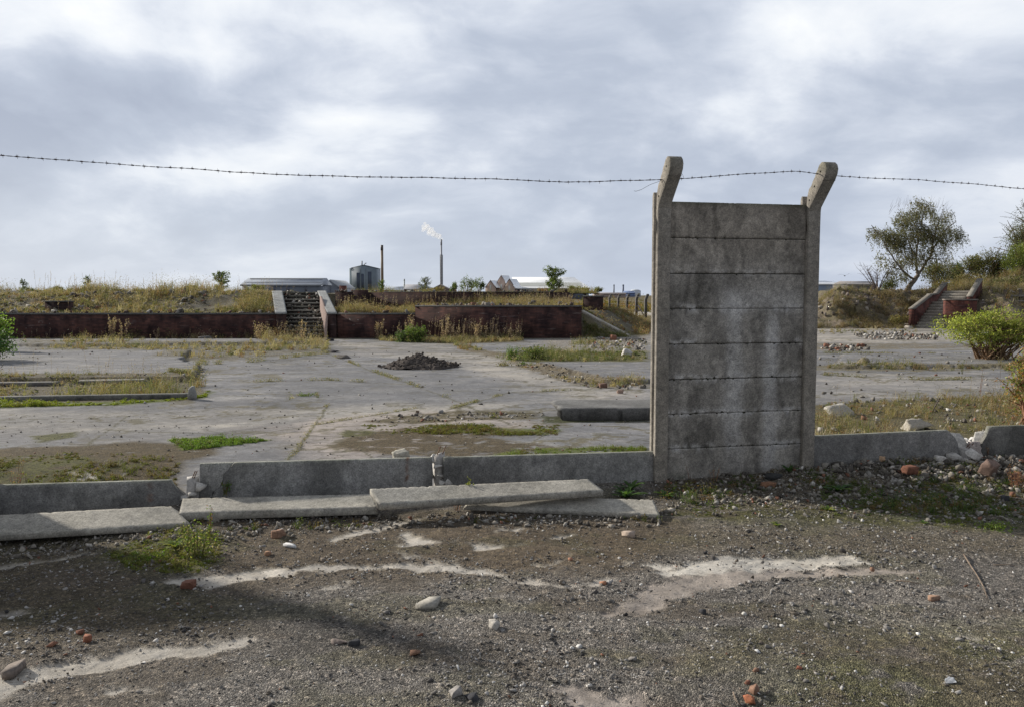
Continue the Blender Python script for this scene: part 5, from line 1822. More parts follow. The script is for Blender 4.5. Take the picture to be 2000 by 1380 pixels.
def rail_fence():
    e = empty('wooden_fence', (pxw(1935, 44), 44, 1.0), 'old two-rail timber fence on the bank at the right edge', 'fence')
    zb = float(bank_h(np.array([25.5]), np.array([44.0]))[0])
    col = (0.12, 0.10, 0.08)
    for px in (1934, 1962, 1992, 2030):
        mb = MB()
        x = pxw(px, 44)
        mb.box(x - 0.06, x + 0.06, 43.94, 44.06, 0.8, zat(566, 44), col=col)
        mb.build('post', M_WOOD, e)
    for py in (578, 588):
        mb = MB()
        z = zat(py, 44)
        mb.box(pxw(1930, 44), pxw(2060, 44), 43.88, 43.935, z - 0.06, z + 0.05, col=(0.22, 0.20, 0.18))
        mb.build('rail', M_WOOD, e)
    return e


rail_fence()


# ------------------------------------------------------------------ distant buildings
M_ROOF = m_plain('sheet_roof', 0.4, 0.9, 1.08, 0.35, 0.0, 0.01, 0.5, 0.2)


def dist_box(name, label, cat, Y, rows, parts):
    pass


def wall_roof(px0, px1, pye, pyr, Y, depth, wallc, roofc, label, name='industrial_shed', ridge='x', bands=(), base_z=-0.3, hip=0.0, cat='building'):
    """shed whose eave and ridge fall at picture rows pye and pyr; ridge along x or along y"""
    x0, x1 = pxw(px0, Y), pxw(px1, Y)
    ze = zat(pye, Y)
    zr = zat(pyr, Y)
    e = empty(name, (x0, Y, 0), label, cat)
    mb = MB()
    mb.box(x0, x1, Y, Y + depth, base_z, ze, col=wallc)
    mb.build('wall', M_PAINT, e)
    o = 0.02 * (x1 - x0)
    if ridge == 'x':
        zrr = CAMH + (zr - CAMH) * (Y + depth / 2) / Y
        mb = MB()
        hb = hip * (x1 - x0)
        V = [[x0 - o, Y - 0.3, ze + .02], [x1 + o, Y - 0.3, ze + .02], [x1 + o - hb, Y + depth / 2, zrr], [x0 - o, Y + depth / 2, zrr], [x1 + o, Y + depth + .3, ze + .02], [x0 - o, Y + depth + .3, ze + .02]]
        V2 = [[a, b, c + 0.3] for a, b, c in V]
        mb.add(V2, tri=[[1, 4, 2], [0, 3, 5]], quad=[[0, 1, 2, 3], [3, 2, 4, 5]], col=roofc)
        mb.add([[x0 - o, Y - 0.3, ze - .25], [x1 + o, Y - 0.3, ze - .25], [x1 + o, Y - 0.3, ze + .32], [x0 - o, Y - 0.3, ze + .32]], quad=[[0, 1, 2, 3]], col=np.array(roofc) * 0.7)
        mb.build('roof', M_PAINT, e)
        for (f0, f1, a0, a1, c) in bands:
            mb = MB()
            def rp(s, f):
                xx = x0 + (x1 - x0) * s
                return [xx, Y - 0.3 + (depth / 2 + 0.3) * f, ze + 0.42 + (zrr - ze) * f]
            mb.add([rp(a0, f0), rp(a1, f0), rp(a1, f1), rp(a0, f1)], quad=[[0, 1, 2, 3]], col=c)
            mb.build('rooflight', M_PAINT, e)
    else:
        xm = (x0 + x1) / 2
        mb = MB()
        mb.add([[x0, Y - .01, ze], [x1, Y - .01, ze], [xm, Y - .01, zr], [x0, Y + .3, ze], [x1, Y + .3, ze], [xm, Y + .3, zr]], tri=[[0, 1, 2], [3, 5, 4]], col=wallc)
        mb.build('gable', M_PAINT, e)
        mb = MB()
        t = 0.35
        mb.add([[x0 - o, Y - .4, ze], [xm, Y - .4, zr + t], [xm, Y + depth, zr + t], [x0 - o, Y + depth, ze], [x1 + o, Y - .4, ze], [x1 + o, Y + depth, ze],
                [x0 - o, Y - .4, ze - t], [xm, Y - .4, zr], [x1 + o, Y - .4, ze - t]],
               quad=[[0, 1, 2, 3], [1, 4, 5, 2], [0, 6, 7, 1], [1, 7, 8, 4]], col=roofc)
        mb.build('roof', M_PAINT, e)
    return e


def windows(e, rects, Y, col, nm='window'):
    for (a, b, c, d) in rects:
        mb = MB()
        mb.box(pxw(a, Y), pxw(b, Y), Y - 0.12, Y + 0.05, zat(d, Y), zat(c, Y), col=col)
        mb.build(nm, M_PAINT, e)


GREYB = (0.23, 0.255, 0.30)
s1 = wall_roof(473, 625, 558, 545, 300, 18, (0.15, 0.17, 0.21), (0.27, 0.30, 0.35), 'long low grey shed on the horizon left of the stairs',
               bands=[(0.80, 0.93, 0.02, 0.98, (0.13, 0.14, 0.15)), (0.30, 0.36, 0.0, 1.0, (0.20, 0.22, 0.27))])
windows(s1, [(478, 486, 563, 569), (505, 512, 561, 569), (531, 538, 561, 569), (560, 566, 561, 569), (596, 600, 561, 569)], 300, (0.12, 0.13, 0.17))
wall_roof(626, 665, 562, 548, 320, 30, (0.24, 0.26, 0.31), (0.40, 0.42, 0.45), 'small grey gabled shed just right of the long grey shed', ridge='y')
t = MB()
t.box(pxw(663, 60), pxw(675, 60), 60, 60.5, 1.2, zat(558, 60), col=(0.16, 0.08, 0.07))
tag(t.build('brick_pier', M_BRICK), 'stub of brick pier above the head of the middle stairs', 'pier')

# tall dark process building
def tower():
    Y = 480
    e = empty('process_building', (pxw(683, Y), Y, 0), 'tall blue-grey works building with a low pitched top', 'building')
    x0, x1 = pxw(687, Y), pxw(735, Y)
    xs_ = pxw(683, Y)
    ze, zr = zat(524, Y), zat(518, Y)
    mb = MB()
    xm = x0 + (x1 - x0) * 0.5
    mb.prism([(x0, 0), (x1, 0), (x1, ze), (xm, zr), (x0, ze)], (1, 0, 0), (0, 0, 1), (0, Y, 0), (0, 1, 0), 16, (0.20, 0.245, 0.29))  # wall colour lightened and blued in place of distance haze
    mb.build('wall', M_PAINT, e)
    mb = MB()
    mb.box(xs_, x0 - 0.02, Y + 0.05, Y + 16, 0, ze - 0.05, col=(0.36, 0.44, 0.46))
    mb.build('side_panel', M_PAINT, e)
    mb = MB()
    mb.prism([(x0 - .3, ze + .01), (xm, zr + .01), (x1 + .3, ze + .01), (x1 + .3, ze + .22), (xm, zr + .22), (x0 - .3, ze + .22)], (1, 0, 0), (0, 0, 1), (0, Y - .25, 0), (0, 1, 0), 16.5, (0.16, 0.195, 0.23))
    mb.build('roof', M_PAINT, e)
    windows(e, [(697, 703, 533, 566), (706, 711, 535, 566), (719, 726, 531, 566)], Y, (0.065, 0.085, 0.125), 'louvre')
    for k in range(2):
        mb = MB()
        px = 704.5 + k * 10.5
        mb.box(pxw(px, Y) - .08, pxw(px, Y) + .08, Y - 0.2, Y - 0.02, 0, ze - 0.4, col=(0.17, 0.20, 0.23))
        mb.build('rib', M_PAINT, e)
    mb = MB()
    x = pxw(706, Y)
    mb.tube([[x, Y + 3, ze], [x, Y + 3, zat(509.5, Y)]], 0.42, 8, (0.30, 0.33, 0.36))
    mb.build('vent_stack', M_PAINT, e)
    mb = MB()
    mb.tube([[pxw(711, Y), Y + 1, zat(519, Y)], [pxw(713, Y), Y + 1, zat(515, Y)], [pxw(716, Y), Y + 1, zat(514, Y)]], 0.25, 5, (0.12, 0.13, 0.16))
    mb.build('roof_duct', M_PAINT, e)


tower()


def stack(px, pyt, Y, w, cols, label, pyb=572, lattice=None, name='chimney'):
    x = pxw(px, Y)
    zt = zat(pyt, Y)
    e = empty(name, (x, Y, 0), label, 'chimney')
    mb = MB()
    mb.tube([[x, Y, 0], [x, Y, zt * 0.5], [x, Y, zt * 0.90]], [w * 0.52, w * 0.5, w * 0.48], 14, cols[0])
    mb.build('shaft', M_PAINT, e)
    mb = MB()
    mb.tube([[x, Y, zt * 0.90], [x, Y, zt]], [w * 0.5, w * 0.5], 14, cols[1])
    mb.build('top', M_PAINT, e)
    if lattice:
        zl = zat(lattice, Y)
        mb = MB()
        R = w * 0.95
        for k in range(4):
            an = PI / 4 + k * PI / 2
            mb.tube([[x + R * math.cos(an), Y + R * math.sin(an), 0], [x + R * math.cos(an), Y + R * math.sin(an), zl]], 0.16, 4, (0.30, 0.33, 0.37))
        nz = 15
        for i in range(nz):
            za, zb = zl * i / nz, zl * (i + 1) / nz
            for k in range(4):
                a0, a1 = PI / 4 + k * PI / 2, PI / 4 + (k + 1) * PI / 2
                p0 = [x + R * math.cos(a0), Y + R * math.sin(a0)]
                p1 = [x + R * math.cos(a1), Y + R * math.sin(a1)]
                mb.tube([p0 + [za], p1 + [zb]], 0.10, 3, (0.30, 0.33, 0.37), cap=False)
                mb.tube([p0 + [zb], p1 + [zb]], 0.10, 3, (0.30, 0.33, 0.37), cap=False)
        mb.build('lattice_tower', M_PAINT, e, recalc=False)
    return e


stack(747, 479, 600, 1.95, [(0.20, 0.145, 0.10), (0.09, 0.075, 0.07)], 'plain brown chimney beside the tall works building')
stack(862.5, 468, 640, 1.35, [(0.30, 0.31, 0.35), (0.30, 0.31, 0.35)], 'slim grey chimney in a lattice tower, giving off steam', lattice=498)
stack(790, 545, 420, 0.7, [(0.36, 0.40, 0.40), (0.36, 0.40, 0.40)], 'short pale flue left of the steaming chimney')
stack(1199, 556, 900, 1.5, [(0.16, 0.18, 0.24), (0.16, 0.18, 0.24)], 'left of two tiny dark chimneys beyond the wire fence')
stack(1217, 556, 900, 2.0, [(0.16, 0.19, 0.28), (0.16, 0.19, 0.28)], 'right of two tiny dark chimneys beyond the wire fence')


def steam():
    Y = 640
    pts = [(863, 467, 3.0), (858, 463, 5.0), (852, 460, 6.0), (846, 456, 6.5), (840, 450, 7), (834, 444, 6.5), (829, 446, 5.5), (825, 442, 3.0), (826, 450, 3), (838, 456, 5), (830, 437, 3.0), (848, 462, 4)]
    bm = bmesh.new()
    for (a, b, r) in pts:
        c = PY(a, b, Y)
        m = bmesh.ops.create_icosphere(bm, subdivisions=4, radius=r * Y / FPX)
        for v in m['verts']:
            v.co.y *= 0.8
            v.co += Vector(c)
    me = bpy.data.meshes.new('steam')
    bm.to_mesh(me)
    bm.free()
    o = bpy.data.objects.new('steam', me)
    COL.objects.link(o)
    rm = o.modifiers.new('r', 'REMESH')
    rm.mode = 'VOXEL'
    rm.voxel_size = 0.3
    tx = bpy.data.textures.new('puff', 'CLOUDS')
    tx.noise_scale = 3.2
    tx.noise_depth = 2
    dm = o.modifiers.new('d', 'DISPLACE')
    dm.texture = tx
    dm.texture_coords = 'GLOBAL'
    dm.strength = 1.7
    dm.mid_level = 0.5
    m = bpy.data.materials.new('steam')
    m.use_nodes = True
    t = NT(m.node_tree)
    nz = t.noise(pos(t), 0.55, 5, 0.65)
    dn = t.mapr(nz, 0.34, 0.64, 0.06, 0.42)
    v = t.n('ShaderNodeVolumePrincipled', ins={'Color': (0.99, 0.99, 0.99, 1), 'Density': dn, 'Anisotropy': 0.45})
    out = t.n('ShaderNodeOutputMaterial')
    t.t.links.new(v.outputs[0], out.inputs['Volume'])
    me.materials.append(m)
    tag(o, 'puff of white steam drifting left from the slim chimney', 'steam', kind='stuff')


steam()

# low works roofs between the chimneys
wall_roof(752, 790, 568, 561, 430, 12, (0.34, 0.37, 0.42), (0.42, 0.46, 0.52), 'low blue-grey works roof just right of the brown chimney')
wall_roof(790, 830, 566, 557, 400, 10, (0.50, 0.52, 0.55), (0.36, 0.36, 0.38), 'low shed with a pale front left of the slim chimney')
wall_roof(840, 880, 566, 557, 380, 12, (0.24, 0.20, 0.18), (0.30, 0.27, 0.25), 'low brown gabled shed at the foot of the slim chimney', ridge='y')
wall_roof(806, 848, 567, 559, 500, 40, (0.45, 0.48, 0.54), (0.48, 0.52, 0.58), 'pale low shed behind the others left of the slim chimney', ridge='y')


def white_factory():
    Y = 340
    BR = (0.50, 0.38, 0.32)
    e = wall_roof(1003, 1150, 564, 543, Y, 64, (0.13, 0.15, 0.20), (0.88, 0.89, 0.9), 'white-roofed factory with brick gables on the horizon left of the tall bay', name='factory',
                  bands=[(0.12, 0.45, 0.03, 0.93, (0.42, 0.43, 0.40))], hip=0.14)
    # row of brick gables at its left end
    for (a, b, pe, pr, yy) in ((948, 968, 562, 549, Y - 14), (966, 992, 560, 539, Y - 7), (984, 1006, 563, 546, Y - 15)):
        x0, x1 = pxw(a, yy), pxw(b, yy)
        xm = (x0 + x1) / 2
        ze, zr = zat(pe, yy), zat(pr, yy)
        mb = MB()
        mb.prism([(x0, -0.2), (x1, -0.2), (x1, ze), (xm, zr), (x0, ze)], (1, 0, 0), (0, 0, 1), (0, yy, 0), (0, 1, 0), 0.4, BR)
        g = mb.build('gable', M_PAINT, e)
        mb = MB()
        mb.box(x0, x1, yy + 0.45, yy + 14, -0.2, ze - 0.05, col=(0.45, 0.36, 0.32))
        mb.build('wall', M_PAINT, g)
        mb = MB()
        mb.add([[x0 - .3, yy - .2, ze], [xm, yy - .2, zr + .4], [xm + 3, yy + 12, zr + .4], [x0 + 3, yy + 12, ze], [x1 + .3, yy - .2, ze], [x1 + 3, yy + 12, ze]],
               quad=[[0, 1, 2, 3], [1, 4, 5, 2]], col=(0.85, 0.87, 0.9))
        mb.build('roof', M_ROOF, g)
        mb = MB()
        w = (x1 - x0) * 0.08
        mb.box(xm - w, xm + w, yy - 0.12, yy - 0.01, ze - 1.4, ze + 1.0, col=(0.60, 0.60, 0.58))
        mb.build('window', M_PAINT, g)
    windows(e, [(1003 + i * 12, 1007 + i * 12, 565, 571) for i in range(12)], Y, (0.20, 0.22, 0.27))


white_factory()
r0 = wall_roof(1560, 1655, 556, 550, 330, 50, (0.22, 0.27, 0.36), (0.80, 0.83, 0.88), 'bright white shed roof on the horizon just right of the tall bay')
wall_roof(1655, 1712, 557, 551, 300, 14, (0.13, 0.12, 0.12), (0.25, 0.23, 0.22), 'brown low shed roof on the horizon beside the white one')
wall_roof(1222, 1240, 573, 569, 700, 20, (0.12, 0.17, 0.32), (0.14, 0.20, 0.36), 'tiny blue shed on the horizon left of the white tank')


def tank(px, pyt, Y, w, label):
    x = pxw(px, Y)
    zt = zat(pyt, Y)
    e = empty('storage_tank', (x, Y, 0), label, 'tank')
    mb = MB()
    mb.tube([[x, Y, 0], [x, Y, zt * 0.8]], w / 2, 24, (0.55, 0.60, 0.68))
    mb.build('shell', M_PAINT, e)
    mb = MB()
    mb.tube([[x, Y, zt * 0.8], [x, Y, zt * 0.93], [x, Y, zt]], [w / 2, w * 0.33, 0.3], 24, (0.62, 0.66, 0.72))
    mb.build('roof', M_PAINT, e)


tank(1241, 565, 760, 10, 'domed white storage tank on the horizon against the left post of the bay')
wall_roof(1160, 1222, 574.5, 572.5, 560, 10, (0.30, 0.24, 0.22), (0.34, 0.29, 0.27), 'long low reddish roofs beyond the wire fence posts')


def bird(px, py, Y, label):
    p = PY(px, py, Y)
    e = empty('bird', p, label, 'bird')
    mb = MB()
    V = np.array([[0.16, 0, 0], [0.10, 0.03, 0.02], [0.10, -0.03, 0.02], [-0.02, 0.05, 0.03], [-0.02, -0.05, 0.03], [-0.12, 0.02, 0], [-0.12, -0.02, 0], [-0.22, 0, 0], [0, 0, -0.05],
                  [0.05, 0.30, 0.13], [-0.05, 0.30, 0.13], [-0.04, 0.55, 0.05], [0.05, -0.30, 0.16], [-0.05, -0.30, 0.16], [-0.04, -0.55, 0.10], [0.04, 0.04, 0.035], [0.04, -0.04, 0.035]])
    a = 0.9
    R = np.array([[math.cos(a), -math.sin(a), 0], [math.sin(a), math.cos(a), 0], [0, 0, 1]])
    V = V @ R.T + p
    mb.add(V, tri=[[0, 1, 2], [1, 3, 4], [1, 4, 2], [3, 5, 6], [3, 6, 4], [5, 7, 6], [0, 8, 1], [0, 2, 8], [1, 8, 3], [2, 4, 8], [3, 8, 5], [4, 6, 8], [5, 8, 7], [6, 7, 8],
                   [15, 9, 10], [15, 10, 3], [9, 11, 10], [16, 13, 12], [16, 4, 13], [12, 13, 14]], col=(0.08, 0.08, 0.08))
    mb.build('body', M_SOIL, e, recalc=False)


bird(1650, 539, 60, 'tiny dark bird in the sky right of the tall bay')


# cranked concrete posts of the far wire fence
def far_post(px, label=None, Y=62.0, h=2.1, first=None):
    x = pxw(px, Y)
    mb = MB()
    W = 0.13
    pr = [(-0.06, -0.2), (0.06, -0.2), (0.06, h - 0.3), (0.30, h), (0.22, h + 0.05), (-0.06, h - 0.22)]
    mb.prism([(a, b) for a, b in pr], (0.35, -0.94, 0), (0, 0, 1), (x, Y, 0), (1, 0, 0), W, (0.13, 0.125, 0.12))
    return mb


fp = [(1189, 70), (1206, 64), (1223, 59), (1241, 54), (1259, 50)]
names = ['farthest post of the far wire fence, nearest the path', 'second post of the far wire fence, counted from the path', 'middle post of the far wire fence', 'fourth post of the far wire fence, counted from the path', 'nearest post of the far wire fence, against the tall bay']
e = empty('wire_fence', (pxw(1189, 70), 70, 0), 'far wire fence of bent-topped concrete posts left of the tall bay', 'fence')
tops = []
for (px, Y), nm in zip(fp, names):
    h = zat(576, Y) + 0.0
    o = far_post(px, None, Y, max(1.6, h)).build('post', M_CON, e)
    tops.append((pxw(px, Y), Y))
for k in range(5):
    mb = MB()
    z = 0.35 + k * 0.3
    mb.tube([[x + 0.06, y, z + 0.0] for x, y in tops], 0.008, 3, (0.16, 0.15, 0.15))
    mb.build('wire', M_METAL, e)
mb = MB()
x, y = tops[-2]
mb.tube([[x, y, 1.3], [x + 0.75, y + 0.1, 0.0]], 0.05, 5, (0.30, 0.28, 0.25))
mb.build('brace', M_CON, e)

# ------------------------------------------------------------------ vegetation
def blades(mb, X, Y, Z, h, w, lean, cols, r, wind=(0.25, 0.0)):
    n = len(X)
    an = r.uniform(0, 2 * PI, n)
    wx, wy = np.cos(an) * w, np.sin(an) * w
    la = r.uniform(0, 2 * PI, n)
    lx, ly = np.cos(la) * lean * h + wind[0] * h * lean, np.sin(la) * lean * h + wind[1] * h * lean
    b = np.stack([X, Y, Z], 1)
    V = np.zeros((n, 5, 3))
    V[:, 0] = b - np.stack([wx, wy, 0 * wx], 1)
    V[:, 1] = b + np.stack([wx, wy, 0 * wx], 1)
    m = b + np.stack([lx * 0.3, ly * 0.3, h * 0.6], 1)
    V[:, 2] = m - np.stack([wx, wy, 0 * wx], 1) * 0.7
    V[:, 3] = m + np.stack([wx, wy, 0 * wx], 1) * 0.7
    V[:, 4] = b + np.stack([lx, ly, h * (1 - 0.3 * lean)], 1)
    T = np.array([[0, 1, 3], [0, 3, 2], [2, 3, 4]])
    TT = T[None] + (np.arange(n) * 5)[:, None, None]
    mb.add(V.reshape(-1, 3), tri=TT.reshape(-1, 3), col=np.repeat(cols, 5, axis=0))


def leafcloud(mb, C, s, cols, r, aspect=0.55, droop=0.0):
    """rhombic leaves at centres C, of length s"""
    n = len(C)
    d = r.normal(size=(n, 3))
    d[:, 2] = d[:, 2] * (1 - droop) - droop * 1.5
    d /= np.linalg.norm(d, axis=1)[:, None]
    q = r.normal(size=(n, 3))
    e2 = np.cross(d, q)
    e2 /= np.linalg.norm(e2, axis=1)[:, None] + 1e-9
    nn = np.cross(d, e2)
    s = np.broadcast_to(np.asarray(s, float), (n,))[:, None]
    V = np.zeros((n, 4, 3))
    V[:, 0] = C - d * s * 0.5
    V[:, 1] = C + e2 * s * aspect * 0.5 + nn * s * 0.08
    V[:, 2] = C + d * s * 0.5
    V[:, 3] = C - e2 * s * aspect * 0.5 + nn * s * 0.08
    Q = np.arange(n * 4).reshape(n, 4)
    mb.add(V.reshape(-1, 3), quad=Q, col=np.repeat(cols, 4, axis=0))


STRAW = [(0.30, 0.26, 0.17), (0.235, 0.19, 0.115), (0.17, 0.16, 0.08), (0.125, 0.14, 0.055), (0.085, 0.11, 0.04), (0.21, 0.12, 0.07), (0.40, 0.35, 0.27)]


def pcols(r, n, pal, w, jit=0.25):
    pal = np.array(pal)
    idx = r.choice(len(pal), n, p=np.array(w, float) / sum(w))
    return pal[idx] * r.uniform(1 - jit, 1 + jit, (n, 1))


def weeds(name, poly, n, h0, h1, w, pal, wts, seed, hf=None, lean=0.35, clump=2.0, thr=0.42, world_pts=False, stalks=0.0, kind='stuff', power=2.0, z0=0.0):
    """mixed low growth: many small separate plants of different kinds over a patch"""
    r = np.random.default_rng(seed)
    per = 13
    npl = max(4, int(n * 1.25 / per))
    px_, py_ = in_poly(poly, npl * 3, r, z0, world_pts)
    cl = fbm(px_ * clump, py_ * clump, seed, 4, 0.6)
    keep = r.random(len(px_)) < sstep(thr - 0.06, thr + 0.12, cl)
    px_, py_ = px_[keep][:npl], py_[keep][:npl]
    m_ = len(px_)
    big = fbm(px_ * clump * 0.6, py_ * clump * 0.6, seed + 5, 3)
    hp = (h0 + (h1 - h0) * r.random(m_) ** power) * (0.5 + 1.1 * sstep(0.35, 0.65, big))
    pwt = np.array(pal)
    pc = pcols(r, m_, pal, wts, 0.2)
    leafy = r.random(m_)
    idx = np.repeat(np.arange(m_), per)
    k = len(idx)
    sp = hp[idx] * 0.30 + w
    x = px_[idx] + r.normal(size=k) * sp * 0.6
    y = py_[idx] + r.normal(size=k) * sp * 0.6
    z = (hf or gz)(x, y) - 0.01
    h = hp[idx] * r.uniform(0.35, 1.05, k)
    c = pc[idx] * 0.75 + pcols(r, k, pal, wts, 0.3) * 0.25
    mb = MB()
    bl = leafy[idx] < 0.62
    blades(mb, x[bl], y[bl], z[bl], h[bl], w * r.uniform(0.25, 0.7, bl.sum()), r.uniform(0.2, 1.1, bl.sum()), c[bl], r)
    lf = np.where(leafy[idx] >= 0.40)[0]
    lf = np.repeat(lf, 4)
    nl = len(lf)
    C = np.stack([x[lf], y[lf], z[lf] + h[lf] * r.random(nl) ** 0.8], 1) + r.normal(size=(nl, 3)) * (sp[lf] * 0.35)[:, None]
    C[:, 2] = np.maximum(C[:, 2], z[lf] + 0.01)
    leafcloud(mb, C, w * r.uniform(1.2, 3.4, nl), c[lf] * r.uniform(0.75, 1.2, (nl, 1)), r)
    if stalks > 0:
        for i in np.where(r.random(k) < stalks)[0]:
            hh = h1 * r.uniform(0.7, 1.6)
            cc = np.array([0.28, 0.22, 0.16]) * r.uniform(0.6, 1.2)
            b0 = np.array([x[i], y[i], z[i]])
            top = b0 + np.array([r.normal() * 0.10 * hh + 0.06 * hh, 0, hh])
            mb.tube([b0, top], [w * 0.28, w * 0.18], 3, cc, cap=False)
            nf = 12
            C = b0 + (top - b0) * r.uniform(0.6, 1.05, (nf, 1)) + r.normal(size=(nf, 3)) * w * 1.1
            leafcloud(mb, C, w * 2.2, np.tile(np.array([0.38, 0.31, 0.26]) * r.uniform(0.7, 1.2), (nf, 1)), r)
    o = mb.build(name, M_LEAF, recalc=False)
    return tag(o, kind=kind)


W1 = [3, 4, 5, 5, 5, 2, 1]
WG = [1, 1, 3, 6, 8, 0.5, 0.5]
WS = [5, 5, 4, 3, 2, 2, 3]
# beyond the fence, near
weeds('weeds', [(-300, 742), (380, 738), (405, 764), (376, 776), (-300, 784)], 9944, 0.050, 0.353, 0.007, STRAW, W1, 501, clump=0.9, thr=0.42, stalks=0.012)
weeds('moss', [(-300, 786), (200, 784), (375, 776), (410, 762), (400, 776), (250, 790), (-300, 800)], 14976, 0.024, 0.084, 0.009, [(0.15, 0.19, 0.03), (0.19, 0.24, 0.035), (0.15, 0.14, 0.04)], [4, 3, 2], 502, clump=2.0, thr=0.44)
weeds('weeds', [(40, 665), (420, 672), (640, 668), (640, 686), (400, 703), (305, 702), (330, 684), (60, 682)], 5460, 0.048, 0.270, 0.012, STRAW, WS, 503, clump=0.5, thr=0.44, stalks=0.004)
weeds('weeds', [(-300, 657), (560, 657), (640, 657), (720, 658), (720, 661), (-300, 664)], 4788, 0.055, 0.275, 0.012, STRAW, WS, 504, clump=0.35, thr=0.44, stalks=0.02)
weeds('weeds', [(486, 658), (640, 657), (636, 672), (520, 674)], 1980, 0.126, 0.462, 0.014, STRAW, [6, 6, 4, 2, 1, 3, 3], 505, clump=0.7, thr=0.42, stalks=0.02)
weeds('weeds', [(722, 656), (1016, 655), (1022, 666), (880, 671), (745, 666)], 10725, 0.150, 0.550, 0.014, STRAW, [5, 5, 5, 4, 3, 3, 3], 506, clump=0.5, thr=0.38, stalks=0.018)
weeds('weeds', [(880, 670), (980, 690), (1050, 705), (1000, 706), (900, 682)], 700, 0.05, 0.25, 0.012, STRAW, W1, 507, clump=0.7, thr=0.47)
weeds('weeds', [(1060, 688), (1262, 686), (1262, 705), (1010, 706)], 4368, 0.052, 0.273, 0.011, STRAW, WG, 508, clump=0.6, thr=0.40, stalks=0.003)
weeds('weeds', [(1120, 668), (1262, 664), (1262, 684), (1100, 684)], 1080, 0.056, 0.280, 0.012, STRAW, W1, 509, clump=0.7, thr=0.5)
weeds('weeds', [(1000, 704), (1060, 714), (1180, 742), (1262, 744), (1262, 753), (1160, 758), (1080, 738), (1010, 716)], 1190, 0.021, 0.154, 0.008, STRAW, [4, 4, 5, 3, 1, 3, 2], 510, clump=0.9, thr=0.44)
weeds('weeds', [(1560, 788), (1700, 782), (1830, 776), (2300, 765), (2300, 845), (1560, 870)], 17550, 0.020, 0.224, 0.0055, STRAW, [3, 4, 5, 5, 4, 5, 2], 511, clump=1.4, thr=0.44, stalks=0.002)
weeds('moss', [(1020, 878), (1262, 872), (1262, 890), (940, 900)], 3800, 0.01, 0.05, 0.005, [(0.10, 0.16, 0.03), (0.13, 0.17, 0.03), (0.12, 0.10, 0.05)], [4, 3, 3], 512, clump=3.0, thr=0.42)
weeds('moss', [(330, 858), (400, 852), (530, 858), (460, 868), (360, 878)], 4680, 0.012, 0.056, 0.006, [(0.09, 0.16, 0.03), (0.12, 0.20, 0.03), (0.12, 0.12, 0.05)], [4, 3, 2], 513, clump=2.5, thr=0.42)
weeds('moss', [(700, 830), (1095, 830), (1090, 850), (960, 850), (740, 846)], 8820, 0.012, 0.048, 0.006, [(0.10, 0.12, 0.03), (0.14, 0.15, 0.03), (0.12, 0.09, 0.05)], [4, 2, 4], 514, clump=2.2, thr=0.48)
weeds('moss', [(-300, 905), (150, 885), (350, 890), (340, 990), (-300, 1000)], 14400, 0.013, 0.059, 0.005, [(0.09, 0.11, 0.03), (0.13, 0.14, 0.035), (0.12, 0.09, 0.05)], [4, 2, 3], 515, clump=2.2, thr=0.47)
weeds('weeds', [(560, 765), (630, 765), (620, 776), (560, 780)], 96, 0.014, 0.070, 0.006, STRAW, WG, 516, clump=2.0, thr=0.42)
weeds('weeds', [(1600, 640), (1790, 641), (1790, 650), (1600, 652)], 1100, 0.030, 0.210, 0.014, STRAW, WS, 517, clump=0.5, thr=0.46)
weeds('weeds', [(1620, 713), (1860, 713), (1990, 716), (1980, 724), (1620, 720)], 1300, 0.03, 0.20, 0.009, STRAW, W1, 518, clump=0.8, thr=0.47)
weeds('weeds', [(1930, 800), (2100, 740), (2200, 800), (2100, 850), (1960, 850)], 3120, 0.080, 0.600, 0.006, STRAW, [4, 5, 4, 3, 3, 7, 1], 519, clump=1.2, thr=0.42, stalks=0.01)
# growth in the joints of the floors
def joint_weeds(pts, n, h1, w, seed):
    r = np.random.default_rng(seed)
    wp = np.array(wpoly(pts))
    seg = r.integers(0, len(wp) - 1, n * 3)
    t = r.random(n * 3)
    q = wp[seg] * (1 - t[:, None]) + wp[seg + 1] * t[:, None]
    k = fbm(q[:, 0] * 1.3, q[:, 1] * 1.3, seed, 4, 0.6) > 0.52
    q = q[k][:n]
    return q


mbj = MB()
for jj, (pts, n, h1, w) in enumerate([([(560, 900), (600, 850), (640, 790)], 60, 0.03, 0.006), ([(400, 860), (620, 828), (820, 795)], 90, 0.03, 0.006), ([(640, 690), (720, 722), (860, 770), (1000, 830)], 150, 0.06, 0.01),
                                      ([(500, 745), (640, 742), (820, 752)], 90, 0.06, 0.009), ([(400, 712), (480, 708), (640, 690)], 160, 0.10, 0.012), ([(330, 735), (400, 742), (560, 738)], 160, 0.09, 0.010), ([(1610, 732), (1800, 742), (1960, 740)], 130, 0.07, 0.010),
                                      ([(1600, 690), (1900, 694)], 120, 0.08, 0.012), ([(870, 800), (1000, 765), (1180, 760)], 80, 0.04, 0.008), ([(395, 705), (380, 738)], 90, 0.10, 0.01)]):
    q = joint_weeds(pts, n, h1, w, 900 + jj)
    if len(q) < 2:
        continue
    rj = np.random.default_rng(950 + jj)
    q = np.repeat(q, 16, axis=0) + rj.normal(size=(len(q) * 16, 2)) * w * 3.5
    zz_ = gz(q[:, 0], q[:, 1])
    C = np.stack([q[:, 0], q[:, 1], zz_ + h1 * rj.random(len(q)) ** 1.6], 1)
    leafcloud(mbj, C, w * rj.uniform(1, 2.6, len(q)), pcols(rj, len(q), STRAW, [2, 3, 4, 5, 4, 1, 0.5]), rj)
tag(mbj.build('weeds', M_LEAF, recalc=False), kind='stuff')
